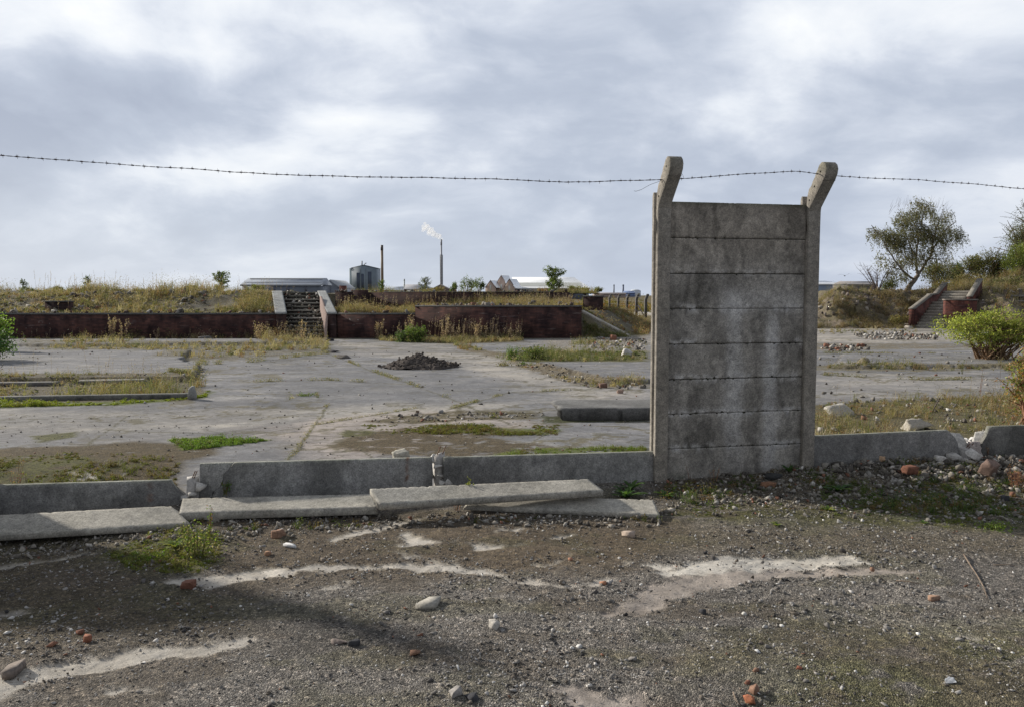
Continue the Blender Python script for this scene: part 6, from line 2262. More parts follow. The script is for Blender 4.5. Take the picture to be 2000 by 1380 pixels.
weeds('weeds', [(2.85, 32.0), (4.6, 32.3), (4.7, 33.1), (2.85, 33.1)], 1500, 0.05, 0.25, 0.014, STRAW, [1, 2, 3, 6, 7, 1, 1], 523, hf=emb_h, clump=0.9, thr=0.42, world_pts=True)
weeds('weeds', [(2.9, 33.6), (5.2, 33.7), (8.3, 38), (8.3, 46), (4.0, 46)], 9000, 0.12, 0.55, 0.02, STRAW, [4, 5, 5, 3, 1, 6, 1], 524, hf=emb_h, clump=0.5, thr=0.38, world_pts=True)
# scrub by the path and the far field
weeds('weeds', [(1140, 614), (1165, 616), (1240, 652), (1262, 656), (1262, 622), (1170, 608)], 8100, 0.120, 0.560, 0.022, STRAW, [4, 5, 5, 3, 1, 6, 1], 520, clump=0.25, thr=0.42)
weeds('weeds', [(1138, 618), (1150, 618), (1205, 652), (1180, 657), (1139, 656)], 1800, 0.05, 0.3, 0.016, STRAW, WG, 521, clump=0.5, thr=0.45)
weeds('scrub', [(4, 78), (40, 78), (60, 120), (6, 120)], 14000, 0.5, 1.5, 0.09, [(0.20, 0.15, 0.06), (0.13, 0.12, 0.045), (0.09, 0.10, 0.035), (0.22, 0.10, 0.05)], [4, 4, 3, 2], 522, clump=0.12, thr=0.36, world_pts=True)
# bank and terrace
TL = [(-46, 31.95), (STX0 - 0.6, 31.95), (STX0 - 2.2, 36.6), (-46, 38.5)]
weeds('weeds', TL, 43350, 0.062, 0.385, 0.014, STRAW, [5, 6, 6, 4, 3, 3, 2], 530, hf=terr_h, clump=0.45, thr=0.43, world_pts=True, stalks=0.004)
weeds('weeds', [(-46, 31.9), (-13.5, 31.9), (-13.5, 38.5), (-46, 38.5)], 38400, 0.158, 0.630, 0.016, STRAW, [6, 7, 6, 4, 3, 4, 2], 531, hf=terr_h, clump=0.4, thr=0.40, world_pts=True, stalks=0.005)
weeds('weeds', [(-46, 37.5), (STX0 - 2.0, 37.5), (STX0 - 2.0, 41), (-46, 41)], 9000, 0.070, 0.350, 0.012, STRAW, [3, 4, 5, 5, 4, 2, 1], 532, hf=terr_h, clump=0.5, thr=0.50, world_pts=True, stalks=0.012)
weeds('weeds', [(-11.8, 32.5), (STX0 - 1.0, 32.2), (STX0 - 2.0, 36.8), (-12.5, 37.2)], 7040, 0.170, 0.637, 0.014, STRAW, [5, 6, 6, 5, 4, 4, 1], 533, hf=terr_h, clump=0.5, thr=0.40, world_pts=True, stalks=0.006)
weeds('weeds', [(STX1 + 0.5, 31.95), (X1, 31.95), (X1, 37.8), (STX1 - 1.2, 37.8)], 16127, 0.156, 0.468, 0.014, STRAW, [4, 6, 7, 3, 2, 6, 1], 534, hf=terr_h, clump=0.5, thr=0.38, world_pts=True, stalks=0.003)
weeds('weeds', [(X1, 32.0), (X2 - 0.5, 32.0), (X2 + 0.1, 37.8), (X1, 37.8)], 15795, 0.096, 0.360, 0.012, STRAW, [4, 6, 6, 2, 1, 5, 2], 535, hf=terr_h, clump=0.5, thr=0.42, world_pts=True, stalks=0.008)
weeds('weeds', [(STX1 - 1.0, 38.2), (4.0, 38.2), (4.0, 42), (STX1 - 1.0, 42)], 7500, 0.077, 0.336, 0.011, STRAW, [2, 3, 5, 5, 5, 3, 1], 536, hf=terr_h, clump=0.5, thr=0.47, world_pts=True, stalks=0.006)
weeds('weeds', [(pxw(655, 37.4), 37.3), (pxw(1112, 37.4), 37.3), (pxw(1112, 38), 37.95), (pxw(655, 38), 37.95)], 7000, 0.15, 0.5, 0.014, STRAW, [3, 4, 6, 5, 4, 3, 1], 537, hf=terr_h, clump=0.7, thr=0.42, world_pts=True, stalks=0.006)
rr_ = np.random.default_rng(77)
mb = MB()
N = 2600
x = rr_.uniform(-26, 2.4, N)
y = rr_.uniform(31.95, 37.5, N)
sx = x - (y - WY) * SKEW
k = (~((sx > STX0 - 0.5) & (sx < STX1 + 0.4))) & (rr_.random(N) < sstep(0.42, 0.58, fbm(x * 0.6, y * 0.9, 120, 3)))
x, y = x[k], y[k]
scatter_rocks(mb, x, y, 0.05 + 0.28 * rr_.random(len(x)) ** 4, stone_cols(rr_, len(x), PALR, [30, 10, 30, 12, 20, 1]), 78, zoff=terr_h(x, y))
tag(mb.build('rubble', M_STONE, recalc=False), kind='stuff')
# rubble and growth on the stairs
mb = MB()
N = 260
v = rr_.random(N)
y = WY + 0.3 + 4.3 * v
x = STX0 + (STX1 - STX0) * rr_.random(N) + (y - WY) * SKEW
zz = Z_UP * (np.floor((y - WY - 0.15) / 4.6 * 12) + 1) / 12
scatter_rocks(mb, x, y, 0.04 + 0.16 * rr_.random(N) ** 3, stone_cols(rr_, N, PALR, [30, 14, 30, 6, 20, 3]), 79, zoff=zz)
tag(mb.build('rubble', M_STONE, recalc=False), kind='stuff')
# right bank
weeds('weeds', [(11, 40.6), (20.2, 40.6), (23.5, 46.5), (11, 47.5)], 27360, 0.048, 0.304, 0.016, [(0.22, 0.18, 0.12), (0.16, 0.13, 0.09), (0.13, 0.12, 0.06), (0.10, 0.11, 0.05), (0.17, 0.11, 0.07)], [5, 6, 4, 2, 3], 540, hf=bank_h, clump=0.5, thr=0.43, world_pts=True)
weeds('weeds', [(12, 45.5), (25, 45.5), (30, 50), (12, 50)], 11200, 0.100, 0.500, 0.016, STRAW, [5, 7, 5, 3, 2, 4, 2], 541, hf=bank_h, clump=0.5, thr=0.42, world_pts=True)
weeds('weeds', [(25.0, 42.5), (36, 42.5), (40, 56), (26, 50)], 14000, 0.15, 0.7, 0.02, STRAW, [5, 7, 5, 4, 3, 5, 2], 542, hf=bank_h, clump=0.45, thr=0.38, world_pts=True)
mb = MB()
N = 1500
x = rr_.uniform(12, 30, N)
y = rr_.uniform(40.4, 46.5, N)
k = rr_.random(N) < sstep(0.42, 0.6, fbm(x * 0.6, y * 0.9, 121, 3))
x, y = x[k], y[k]
scatter_rocks(mb, x, y, 0.05 + 0.35 * rr_.random(len(x)) ** 4, stone_cols(rr_, len(x), [(0.2, 0.17, 0.14), (0.30, 0.27, 0.23), (0.12, 0.10, 0.09)], [3, 2, 3]), 80, zoff=bank_h(x, y))
tag(mb.build('rubble', M_STONE, recalc=False), kind='stuff')
# foreground growth
weeds('weeds', [(1290, 950), (1580, 930), (2200, 900), (2200, 1005), (1700, 1005), (1300, 985)], 9000, 0.015, 0.09, 0.006, [(0.05, 0.09, 0.03), (0.09, 0.13, 0.035), (0.17, 0.11, 0.06), (0.13, 0.12, 0.05)], [5, 3, 3, 3], 553, clump=1.6, thr=0.50)
weeds('weeds', [(380, 1010), (1280, 1006), (1300, 1020), (380, 1035)], 900, 0.01, 0.05, 0.005, [(0.07, 0.10, 0.03), (0.13, 0.10, 0.05)], [3, 3], 554, clump=1.6, thr=0.5)
weeds('moss', [(1290, 985), (1600, 990), (2300, 985), (2300, 1045), (1800, 1035), (1500, 1020), (1300, 1005)], 9000, 0.006, 0.028, 0.0035, [(0.10, 0.13, 0.03), (0.14, 0.17, 0.04), (0.13, 0.11, 0.06)], [4, 2, 3], 550, clump=2.6, thr=0.5)
weeds('moss', [(1560, 955), (2300, 935), (2300, 1030), (1650, 1010)], 9000, 0.008, 0.045, 0.004, [(0.06, 0.10, 0.025), (0.10, 0.14, 0.03), (0.13, 0.10, 0.05)], [5, 3, 2], 551, clump=2.2, thr=0.5)
weeds('moss', [(200, 1075), (330, 1030), (440, 1040), (430, 1090), (390, 1112), (260, 1112)], 6500, 0.008, 0.04, 0.004, [(0.10, 0.13, 0.03), (0.15, 0.17, 0.045), (0.16, 0.13, 0.07)], [4, 3, 3], 552, clump=3.0, thr=0.45)


# --- single plants
def herb(px, py, h, spread, n_stems, leaf, pal, wts, label, seed, name='weed_plant', cat='plant', z=0.0, leaves=14, leafasp=0.4, hf=None, pt=None, stemc=(0.13, 0.12, 0.05), leanx=0.0, group=None, basebush=0.0, wind=0.15):
    r = np.random.default_rng(seed)
    p = P(px, py, z) if pt is None else np.array(pt, float)
    if pt is None:
        p[2] = float(gz(p[0], p[1])) + z
    e = empty(name, p, label, cat, group)
    mb = MB()
    ml = MB()
    for k in range(n_stems):
        a = r.uniform(0, 2 * PI)
        q = spread * math.sqrt(r.random())
        b = p + np.array([math.cos(a) * q * 0.35, math.sin(a) * q * 0.35, -0.01])
        hh = h * r.uniform(0.55, 1.0)
        t = p + np.array([math.cos(a) * q + leanx * hh + wind * hh * 0.3, math.sin(a) * q, hh])
        m1 = b * 0.45 + t * 0.55 + np.array([0, 0, 0.12 * hh])
        mb.tube([b, b * 0.7 + m1 * 0.3, m1, t], [leaf * 0.09 + 0.001, leaf * 0.07 + 0.001, leaf * 0.05 + 0.0008, 0.0006], 4, np.array(stemc) * r.uniform(0.7, 1.3), cap=False)
        tt = r.uniform(0.15, 1.0, leaves)[:, None]
        C = (1 - tt) ** 2 * b + 2 * tt * (1 - tt) * m1 + tt ** 2 * t + r.normal(size=(leaves, 3)) * leaf * 0.45
        leafcloud(ml, C, leaf * r.uniform(0.5, 1.2, leaves), pcols(r, leaves, pal, wts), r, leafasp)
    if basebush:
        m = int(basebush)
        C = p + r.normal(size=(m, 3)) * np.array([spread * 0.6, spread * 0.5, h * 0.12]) + np.array([0, 0, h * 0.12])
        C[:, 2] = np.maximum(C[:, 2], p[2] + 0.005)
        leafcloud(ml, C, leaf * r.uniform(0.6, 1.3, m), pcols(r, m, pal, wts), r, leafasp)
    mb.build('stem', M_BARK, e, recalc=False)['kind'] = 'stuff'
    ml.build('leaves', M_LEAF, e, recalc=False)['kind'] = 'stuff'
    return e


def rosette(px, py, R, n, pal, label, seed, z=0.0, up=0.5, wd=0.22, cat='plant', name='leafy_weed'):
    """broad leaves arching from one root"""
    r = np.random.default_rng(seed)
    p = P(px, py, z)
    p[2] = float(gz(p[0], p[1])) + z
    mb = MB()
    for k in range(n):
        a = 2 * PI * k / n + r.uniform(-0.4, 0.4)
        L = R * r.uniform(0.6, 1.1)
        el = up * r.uniform(0.5, 1.6)
        d = np.array([math.cos(a), math.sin(a), 0])
        sd = np.array([-math.sin(a), math.cos(a), 0])
        V = []
        m = 7
        for i in range(m):
            t = i / (m - 1)
            c = p + d * L * t * math.cos(el * 0.6) + np.array([0, 0, L * (math.sin(el) * t - 0.55 * t * t * math.sin(el) * 1.1)])
            ww = L * wd * (math.sin(PI * min(1, t * 0.93 + 0.07)) ** 0.7) * (1 + 0.25 * math.sin(i * 2.6 + k))
            V += [c - sd * ww * 0.5 + np.array([0, 0, 0.12 * ww]), c - np.array([0, 0, 0.05 * ww]), c + sd * ww * 0.5 + np.array([0, 0, 0.12 * ww])]
        Q = []
        for i in range(m - 1):
            for j in range(2):
                Q.append([i * 3 + j, i * 3 + j + 1, (i + 1) * 3 + j + 1, (i + 1) * 3 + j])
        mb.add(V, quad=Q, col=np.array(pal[r.integers(len(pal))]) * r.uniform(0.75, 1.25))
    o = mb.build(name, M_LEAF, smooth=True, recalc=False)
    return tag(o, label, cat)


LG = [(0.10, 0.17, 0.03), (0.14, 0.21, 0.04), (0.07, 0.12, 0.025), (0.20, 0.22, 0.06)]
DG = [(0.035, 0.075, 0.025), (0.05, 0.10, 0.03), (0.07, 0.13, 0.035)]
RG = [(0.22, 0.10, 0.05), (0.28, 0.15, 0.07), (0.16, 0.13, 0.05), (0.30, 0.24, 0.13)]
herb(385, 1082, 0.22, 0.15, 30, 0.019, LG + [(0.34, 0.30, 0.17)], [3, 4, 2, 4, 4], 'bushy light green weed in front of the leftmost fallen boards', 601, leaves=24, basebush=90)
herb(408, 1048, 0.22, 0.03, 4, 0.018, LG + RG, [3, 3, 2, 2, 2, 2, 1, 1], 'thin upright weed before the left end of the long fallen board', 602, leaves=18, stemc=(0.2, 0.12, 0.06))
rosette(342, 1070, 0.13, 9, LG, 'broad-leaved bright green weed left of the bushy one in front of the fallen boards', 603, up=1.0, wd=0.34)
herb(295, 1090, 0.05, 0.12, 16, 0.018, LG, [3, 3, 2, 2], 'low pale green mat of weed below the broad-leaved one', 604, leaves=14, basebush=200)
rosette(232, 1084, 0.05, 8, LG, 'tiny bright green seedling at the left end of the mossy patch', 605, up=0.8, wd=0.3)
rosette(265, 1078, 0.045, 8, LG, 'tiny bright green seedling right of another on the mossy patch', 606, up=0.8, wd=0.3)
herb(440, 972, 0.10, 0.035, 7, 0.025, [(0.06, 0.12, 0.03), (0.10, 0.16, 0.03), (0.16, 0.14, 0.06)], [3, 2, 1], 'small dark green sprig against the foot of the cracked board', 607, leaves=10, z=0.07)
herb(916, 998, 0.25, 0.03, 4, 0.028, [(0.26, 0.27, 0.07), (0.20, 0.23, 0.05), (0.12, 0.15, 0.04)], [3, 3, 2], 'tall yellow-green sprig in front of the topmost fallen board', 608, leaves=16, leafasp=0.5)
herb(893, 1000, 0.21, 0.04, 6, 0.012, RG, [3, 2, 2, 3], 'dry reddish stalks beside the yellow-green sprig', 609, leaves=16, stemc=(0.28, 0.17, 0.12))
rosette(1222, 972, 0.19, 20, DG, 'dark green fern-like weed at the foot of the low board left of the bay', 610, up=1.0, wd=0.20)
rosette(1232, 962, 0.17, 16, DG, 'dark leafy weed close behind the fern-like one left of the bay', 611, up=1.2, wd=0.2)
rosette(1300, 970, 0.12, 14, DG + LG[:1], 'dark green weed at the foot of the left post of the bay', 612, up=0.9, wd=0.24)
herb(1395, 950, 0.15, 0.05, 7, 0.010, RG, [3, 2, 2, 1], 'dry reddish stalk at the foot of the tall bay, left of middle', 613, leaves=14, stemc=(0.22, 0.13, 0.09))
herb(1345, 946, 0.20, 0.08, 3, 0.010, RG, [3, 2, 2, 1], 'thin bare stem leaning across the bottom board of the bay', 614, leaves=5, stemc=(0.15, 0.10, 0.08), leanx=-0.4)
rosette(1540, 940, 0.12, 12, DG, 'dark green weed at the foot of the right post of the bay', 615, up=0.9, wd=0.25)
rosette(1635, 968, 0.15, 18, DG + LG[:1], 'dark green leafy weed on the shaded rubble right of the bay', 616, up=0.7, wd=0.3)
rosette(1617, 1000, 0.07, 12, LG, 'small bright green weed at the edge of the shade right of the bay', 617, up=0.7, wd=0.35)
rosette(1516, 1030, 0.055, 12, LG, 'tiny bright green weed on open soil below the tall bay', 618, up=0.7, wd=0.35)
herb(1945, 1033, 0.05, 0.11, 14, 0.022, LG, [3, 4, 1, 1], 'bright green low weed mat at the right, on the shade edge', 619, leaves=12, basebush=120)
rosette(1805, 1024, 0.05, 10, LG, 'tiny pale weed between the two green mats at the right', 620, up=0.7, wd=0.3)
herb(1985, 955, 0.20, 0.12, 16, 0.014, RG, [4, 3, 1, 2], 'clump of dry red weeds at the right edge before the low board', 621, leaves=16, stemc=(0.24, 0.12, 0.08))
herb(1930, 905, 0.10, 0.10, 9, 0.012, RG, [4, 3, 1, 2], 'small dry red weeds at the foot of the rightmost low board', 622, leaves=12, z=0.03, stemc=(0.24, 0.12, 0.08))
herb(30, 942, 0.28, 0.08, 6, 0.016, RG + LG[:2], [4, 3, 2, 1, 1, 1], 'thin brown weed standing behind the far left board', 623, leaves=16, stemc=(0.18, 0.09, 0.06))
herb(55, 944, 0.22, 0.05, 5, 0.016, [(0.2, 0.2, 0.07), (0.14, 0.16, 0.05)], [1, 1], 'thin olive weed right of the brown one behind the far left board', 624, leaves=14)
herb(290, 940, 0.12, 0.03, 3, 0.012, [(0.3, 0.26, 0.15), (0.2, 0.2, 0.1)], [1, 1], 'tiny pale sprig behind the far left board near its rusty crack', 625, leaves=8)
herb(1880, 730, 0.34, 0.04, 3, 0.04, [(0.06, 0.09, 0.03), (0.10, 0.12, 0.05)], [1, 1], 'slender upright weed on the slab below the bright bush', 626, leaves=12)
herb(1914, 772, 0.5, 0.04, 2, 0.03, [(0.07, 0.11, 0.03), (0.2, 0.1, 0.05)], [1, 1], 'tall wiry stem alone on the slab near the right edge', 627, leaves=6, stemc=(0.18, 0.09, 0.06), leanx=0.1)
herb(1668, 792, 0.22, 0.02, 3, 0.025, [(0.24, 0.25, 0.09)], [1], 'yellowish stem above the low broad boulder right of the bay', 628, leaves=10)
herb(600, 772, 0.06, 0.16, 9, 0.03, LG[:3], [1, 1, 2], 'small green tuft alone on the left slab', 629, leaves=10, basebush=60)
herb(1035, 700, 0.34, 0.42, 46, 0.06, [(0.07, 0.12, 0.03), (0.11, 0.16, 0.045), (0.17, 0.17, 0.07)], [3, 3, 2], 'round dark green weed clump on the slab left of the tall bay', 630, leaves=26, basebush=400)
herb(1000, 702, 0.36, 0.18, 22, 0.05, [(0.09, 0.16, 0.03), (0.13, 0.20, 0.04)], [3, 3], 'brighter green weed clump left of the round dark one', 631, leaves=26, basebush=120)
herb(985, 714, 0.14, 0.2, 12, 0.04, [(0.12, 0.12, 0.05), (0.2, 0.16, 0.08)], [3, 3], 'brown-green tuft in the broken joint below the green clumps', 632, leaves=12, basebush=60)
herb(1020, 712, 0.10, 0.12, 8, 0.04, [(0.07, 0.12, 0.03)], [1], 'small dark green tuft in the broken joint below the green clumps', 633, leaves=12, basebush=60)
herb(812, 668, 0.62, 0.45, 60, 0.08, [(0.08, 0.13, 0.035), (0.11, 0.17, 0.04), (0.15, 0.17, 0.07)], [3, 3, 2], 'green bush in the weeds before the dark brick wall, right of the stairs', 634, leaves=28, basebush=300)
herb(784, 668, 0.42, 0.25, 30, 0.07, [(0.06, 0.11, 0.04), (0.09, 0.13, 0.05)], [3, 3], 'smaller green bush left of the one before the dark brick wall', 635, leaves=22, basebush=120)
for i, (px, py, h, n) in enumerate([(220, 662, 0.95, 12), (241, 663, 0.80, 5), (308, 661, 0.5, 4), (503, 668, 0.7, 8), (590, 668, 0.8, 6), (800, 664, 1.05, 12), (868, 664, 1.0, 10), (740, 662, 0.75, 10), (1000, 662, 0.6, 8), (930, 664, 0.7, 8)]):
    lab = ['tall pale seeding weed against the left brick wall', 'single tall dry stalk just right of the pale seeding weed', 'dry stalk under the pale streak on the left brick wall', 'dry yellow weeds left of the stair foot',
           'tall dry stalks in front of the stair foot', 'tallest fluffy dead stalks behind the green bush at the brick wall', 'fluffy dead stalks midway along the right brick wall',
           'fluffy grey stalks at the left end of the right-hand weeds', 'fluffy stalks at the right end of the right-hand weeds', 'fluffy stalks between the middle and right end of the brick wall weeds'][i]
    herb(px, py, h, 0.20, n, 0.055, [(0.36, 0.28, 0.22), (0.28, 0.22, 0.16), (0.20, 0.19, 0.10)], [4, 2, 1], lab, 640 + i, leaves=34, leafasp=0.5, stemc=(0.28, 0.19, 0.12), name='dry_weed')


def curve_pts0(a, b, sag, n=4):
    t = np.linspace(0, 1, n)[:, None]
    m = (a + b) / 2 + sag
    return (1 - t) ** 2 * a + 2 * t * (1 - t) * m + t ** 2 * b


def bush(px, py, w, h, d, n, leaf, pal, wts, label, seed, name='bush', pt=None, stems=14, low=0.15, droop=0.0, stemc=(0.16, 0.11, 0.07), lump=7, asp=0.5, cat='bush', top=None):
    """rounded shrub of leaf clumps on visible stems"""
    r = np.random.default_rng(seed)
    p = P(px, py) if pt is None else np.array(pt, float)
    e = empty(name, p, label, cat)
    d0 = d
    lumps = []
    for k in range(lump):
        a = r.uniform(0, 2 * PI)
        q = math.sqrt(r.random()) * 0.68
        x, y = math.cos(a) * q, math.sin(a) * q
        zt = math.sqrt(max(0.05, 1 - q * q))
        lumps.append([x * w / 2, y * d / 2, h * (low + (1 - low) * r.uniform(0.35, 0.78) * zt), r.uniform(0.22, 0.38)])
    mb, ml = MB(), MB()
    per = n // lump
    for (x, y, z, s) in lumps:
        k = int(per * r.uniform(0.7, 1.3))
        u = r.normal(size=(k, 3))
        u /= np.linalg.norm(u, axis=1)[:, None]
        rad = r.random(k) ** 0.45
        C = p + np.array([x, y, z]) + u * rad[:, None] * np.array([w * s * 0.85, d * s * 0.85, h * s * 0.9])
        # twiggy outline
        nz_ = fbm(C[:, 0] * 5 / w * 1.5, C[:, 2] * 5 / h * 1.5 + C[:, 1], seed, 3)
        keep = (nz_ > 0.36) & (C[:, 2] > p[2] + h * low * r.random(k))
        C = C[keep]
        tone = (0.65 + 0.8 * sstep(0.35, 0.65, fbm(C[:, 0] * 6 / w, C[:, 2] * 7 / h + C[:, 1] * 3 / d, seed + 3, 3)))[:, None]
        leafcloud(ml, C, leaf * r.uniform(0.6, 1.3, len(C)), pcols(r, len(C), pal, wts) * tone, r, asp, droop)
        for q in range(max(2, stems // lump)):
            b = p + np.array([r.normal() * w * 0.07, r.normal() * d * 0.07, -0.03])
            t = p + np.array([x, y, z]) + r.normal(size=3) * np.array([w, d, h]) * s * 0.45
            m1 = b * 0.5 + t * 0.5 + np.array([0, 0, 0.12 * h])
            mb.tube([b, b * 0.6 + m1 * 0.4, m1, t], np.array([0.018, 0.014, 0.009, 0.003]) * h, 5, np.array(stemc) * r.uniform(0.7, 1.3), cap=False)
    # shoots standing out of the crown
    for k in range(lump * 5):
        x, y, z, s_ = lumps[r.integers(len(lumps))]
        a = p + np.array([x, y, z])
        d = np.array([r.normal() * 0.7 + x / w * 1.6, r.normal() * 0.7 + y / d0 * 1.0, abs(r.normal()) * 0.7 + 0.15])
        d /= np.linalg.norm(d)
        L = s_ * r.uniform(0.9, 1.55)
        tip = a + d * np.array([w, d0, h]) * min(L * 0.95, s_ * 0.85 + 0.45 / w)
        pts = curve_pts0(a, tip, np.array([0, 0, 0.06 * h]))
        mb.tube(pts, np.array([0.006, 0.004, 0.003, 0.0015]) * h, 3, np.array(stemc), cap=False)
        m = r.integers(8, 20)
        tt = 1.2 + 1.8 * r.random(m)
        C = np.stack([np.interp(tt, np.arange(4), pts[:, q]) for q in range(3)], 1) + r.normal(size=(m, 3)) * leaf * 0.6
        leafcloud(ml, C, leaf * r.uniform(0.5, 1.1, m), pcols(r, m, pal, wts) * r.uniform(0.7, 1.35), r, asp, droop)
    mb.build('stems', M_BARK, e, recalc=False)['kind'] = 'stuff'
    ml.build('leaves', M_LEAF, e, recalc=False)['kind'] = 'stuff'
    return e


BG = [(0.24, 0.29, 0.06), (0.32, 0.35, 0.08), (0.15, 0.20, 0.045), (0.40, 0.38, 0.15)]
bush(1935, 706, 2.9, 1.22, 1.9, 15000, 0.06, BG, [4, 4, 3, 1], 'bright yellow-green bush on bare stems at the right edge', 701, low=0.30, stems=90, lump=22, stemc=(0.20, 0.13, 0.08))
bush(2085, 712, 2.0, 1.35, 1.8, 8000, 0.065, BG, [4, 4, 3, 1], 'second yellow-green bush, cut by the right edge of the photo', 702, low=0.35, stems=40, lump=9)
bush(-14, 712, 1.75, 1.0, 1.5, 5200, 0.07, [(0.04, 0.08, 0.03), (0.06, 0.11, 0.03), (0.11, 0.17, 0.04)], [5, 3, 1], 'dark green bush cut by the left edge of the photo', 703, low=0.02, lump=9, stems=20)
bush(8, 692, 0.9, 0.95, 0.6, 700, 0.09, [(0.12, 0.2, 0.04), (0.16, 0.24, 0.05)], [5, 3], 'light green leafy shoots on top of the dark bush at the left edge', 704, low=0.5, lump=6, stems=14)
bush(2010, 842, 0.65, 1.15, 0.6, 1700, 0.04, [(0.13, 0.17, 0.04), (0.26, 0.14, 0.06), (0.30, 0.22, 0.12), (0.17, 0.20, 0.06)], [3, 3, 3, 3], 'straggly tan and green shrub at the right edge behind the low board', 705, low=0.05, lump=10, stems=40, stemc=(0.24, 0.13, 0.08))

# small saplings and bushes on the upper terrace, seen against the sky
def at_terrace(px, Y, z=None):
    x = pxw(px, Y)
    return (x, Y, float(terr_h(np.array([x]), np.array([Y]))[0]) - 0.05 if z is None else z)


YG = [(0.10, 0.14, 0.045), (0.14, 0.18, 0.055), (0.075, 0.11, 0.04)]


def sapling(px, pyb, pyt, wpx, Y, label, seed, n=1500, leaf=0.07, pal=YG, z=None):
    """young birch: thin stem, cone of small leaves"""
    r = np.random.default_rng(seed)
    p = np.array(at_terrace(px, Y, z))
    H = zat(pyt, Y) - p[2]
    W = wpx / FPX * Y
    e = empty('young_birch', p, label, 'tree')
    mb, ml = MB(), MB()
    mb.tube([p, p + [0.02 * H, 0, 0.5 * H], p + [0, 0, H]], [0.018 * H, 0.011 * H, 0.002 * H], 5, (0.25, 0.22, 0.19))
    nb = 26
    for k in range(nb):
        t = 0.12 + 0.86 * (k + r.random()) / nb
        a = r.uniform(0, 2 * PI)
        env = math.sin(PI * min(1.0, (1.02 - t) * 0.72 + 0.12)) ** 0.8
        L = W / 2 * env * r.uniform(0.6, 1.2)
        b = p + np.array([0, 0, t * H])
        d = np.array([math.cos(a), math.sin(a), r.uniform(0.25, 0.8)])
        tip = b + d * L
        mb.tube([b, b * 0.5 + tip * 0.5 + [0, 0, 0.03 * H], tip], [0.006 * H, 0.004 * H, 0.001 * H], 4, (0.16, 0.12, 0.09), cap=False)
        m = int(n / nb * (0.4 + 1.1 * env))
        tt = r.random((m, 1)) ** 0.7
        C = b + (tip - b) * tt + r.normal(size=(m, 3)) * np.array([W, W, H * 0.8]) * 0.05
        leafcloud(ml, C, leaf * r.uniform(0.6, 1.2, m), pcols(r, m, pal, [3, 3, 3][:len(pal)]) * r.uniform(0.7, 1.25), r, 0.6)
    mb.build('trunk', M_BARK, e, recalc=False)
    ml.build('crown', M_LEAF, e, recalc=False)
    return e


sapling(433, 570, 533, 34, 42, 'small round young birch against the sky left of the grey shed', 801, 1400, 0.075)
sapling(1081, 592, 526, 42, 38.9, 'tallest young birch in front of the white-roofed factory', 802, 2600, 0.07)
sapling(746, 572, 549, 16, 41, 'slim sapling at the foot of the brown chimney', 803, 500, 0.06)
sapling(830, 571, 544, 26, 44, 'small grey-green sapling left of the slim chimney', 804, 800, 0.06, [(0.08, 0.10, 0.055), (0.11, 0.13, 0.07), (0.07, 0.09, 0.05)])
sapling(172, 562, 541, 14, 40, 'tiny dark conifer-like sapling on the left skyline', 805, 500, 0.06, [(0.05, 0.08, 0.035), (0.07, 0.10, 0.04), (0.09, 0.12, 0.04)])
sapling(47, 560, 547, 16, 40, 'tiny sapling on the far left skyline', 806, 400, 0.06, [(0.07, 0.10, 0.035), (0.09, 0.12, 0.05), (0.09, 0.12, 0.04)])
for i, (px, w, h, lab, pal) in enumerate([
        (888, 16, 17, 'leftmost small green bush on the skyline right of the slim chimney', YG),
        (915, 24, 27, 'taller green bush on the skyline left of the factory gables', YG),
        (936, 20, 24, 'green bush on the skyline nearest the factory gables', YG),
        (1062, 14, 12, 'orange-tinted bush beside the tallest young birch', [(0.28, 0.15, 0.06), (0.2, 0.14, 0.06)]),
        (1118, 24, 14, 'yellow-green bush in front of the factory wall, right of the birch', [(0.18, 0.19, 0.05), (0.14, 0.16, 0.05)]),
        (1142, 18, 13, 'yellow-green bush at the right end of the factory wall', [(0.2, 0.2, 0.05), (0.14, 0.16, 0.05)]),
        (1168, 14, 9, 'small yellowish bush left of the two tiny dark chimneys', [(0.2, 0.2, 0.05), (0.14, 0.16, 0.05)]),
        (850, 40, 10, 'low scrubby bush line under the slim chimney', [(0.12, 0.12, 0.06), (0.2, 0.15, 0.07)]),
        (62, 18, 10, 'low bush on the far left skyline right of the tiny sapling', [(0.10, 0.13, 0.05), (0.14, 0.14, 0.06)]),
        (115, 16, 9, 'low bush on the left skyline between the saplings', [(0.16, 0.15, 0.06), (0.14, 0.14, 0.06)]),
        (500, 30, 15, 'yellow-green bush before the left end of the grey shed', [(0.18, 0.19, 0.06), (0.13, 0.15, 0.05)]),
        (378, 16, 12, 'small bush on the skyline left of the round young birch', [(0.10, 0.13, 0.05), (0.14, 0.14, 0.06)])]):
    Y = 41.0 + (i % 3) * 1.2
    q = at_terrace(px, Y) if px < 1120 else (pxw(px, Y), Y, Z_UP - 0.1)
    hh = h * 1.25 / FPX * Y
    bush(0, 0, w * 1.25 / FPX * Y, hh + 0.05, w / FPX * Y, 900, 0.065, pal, [1] * len(pal), lab, 820 + i, pt=q, low=0.0, lump=6, stems=10)


# ------------------------------------------------------------------ the old birch on the bank
def curve_pts(a, b, sag, n=7):
    t = np.linspace(0, 1, n)[:, None]
    m = (a + b) / 2 + sag
    return (1 - t) ** 2 * a + 2 * t * (1 - t) * m + t ** 2 * b


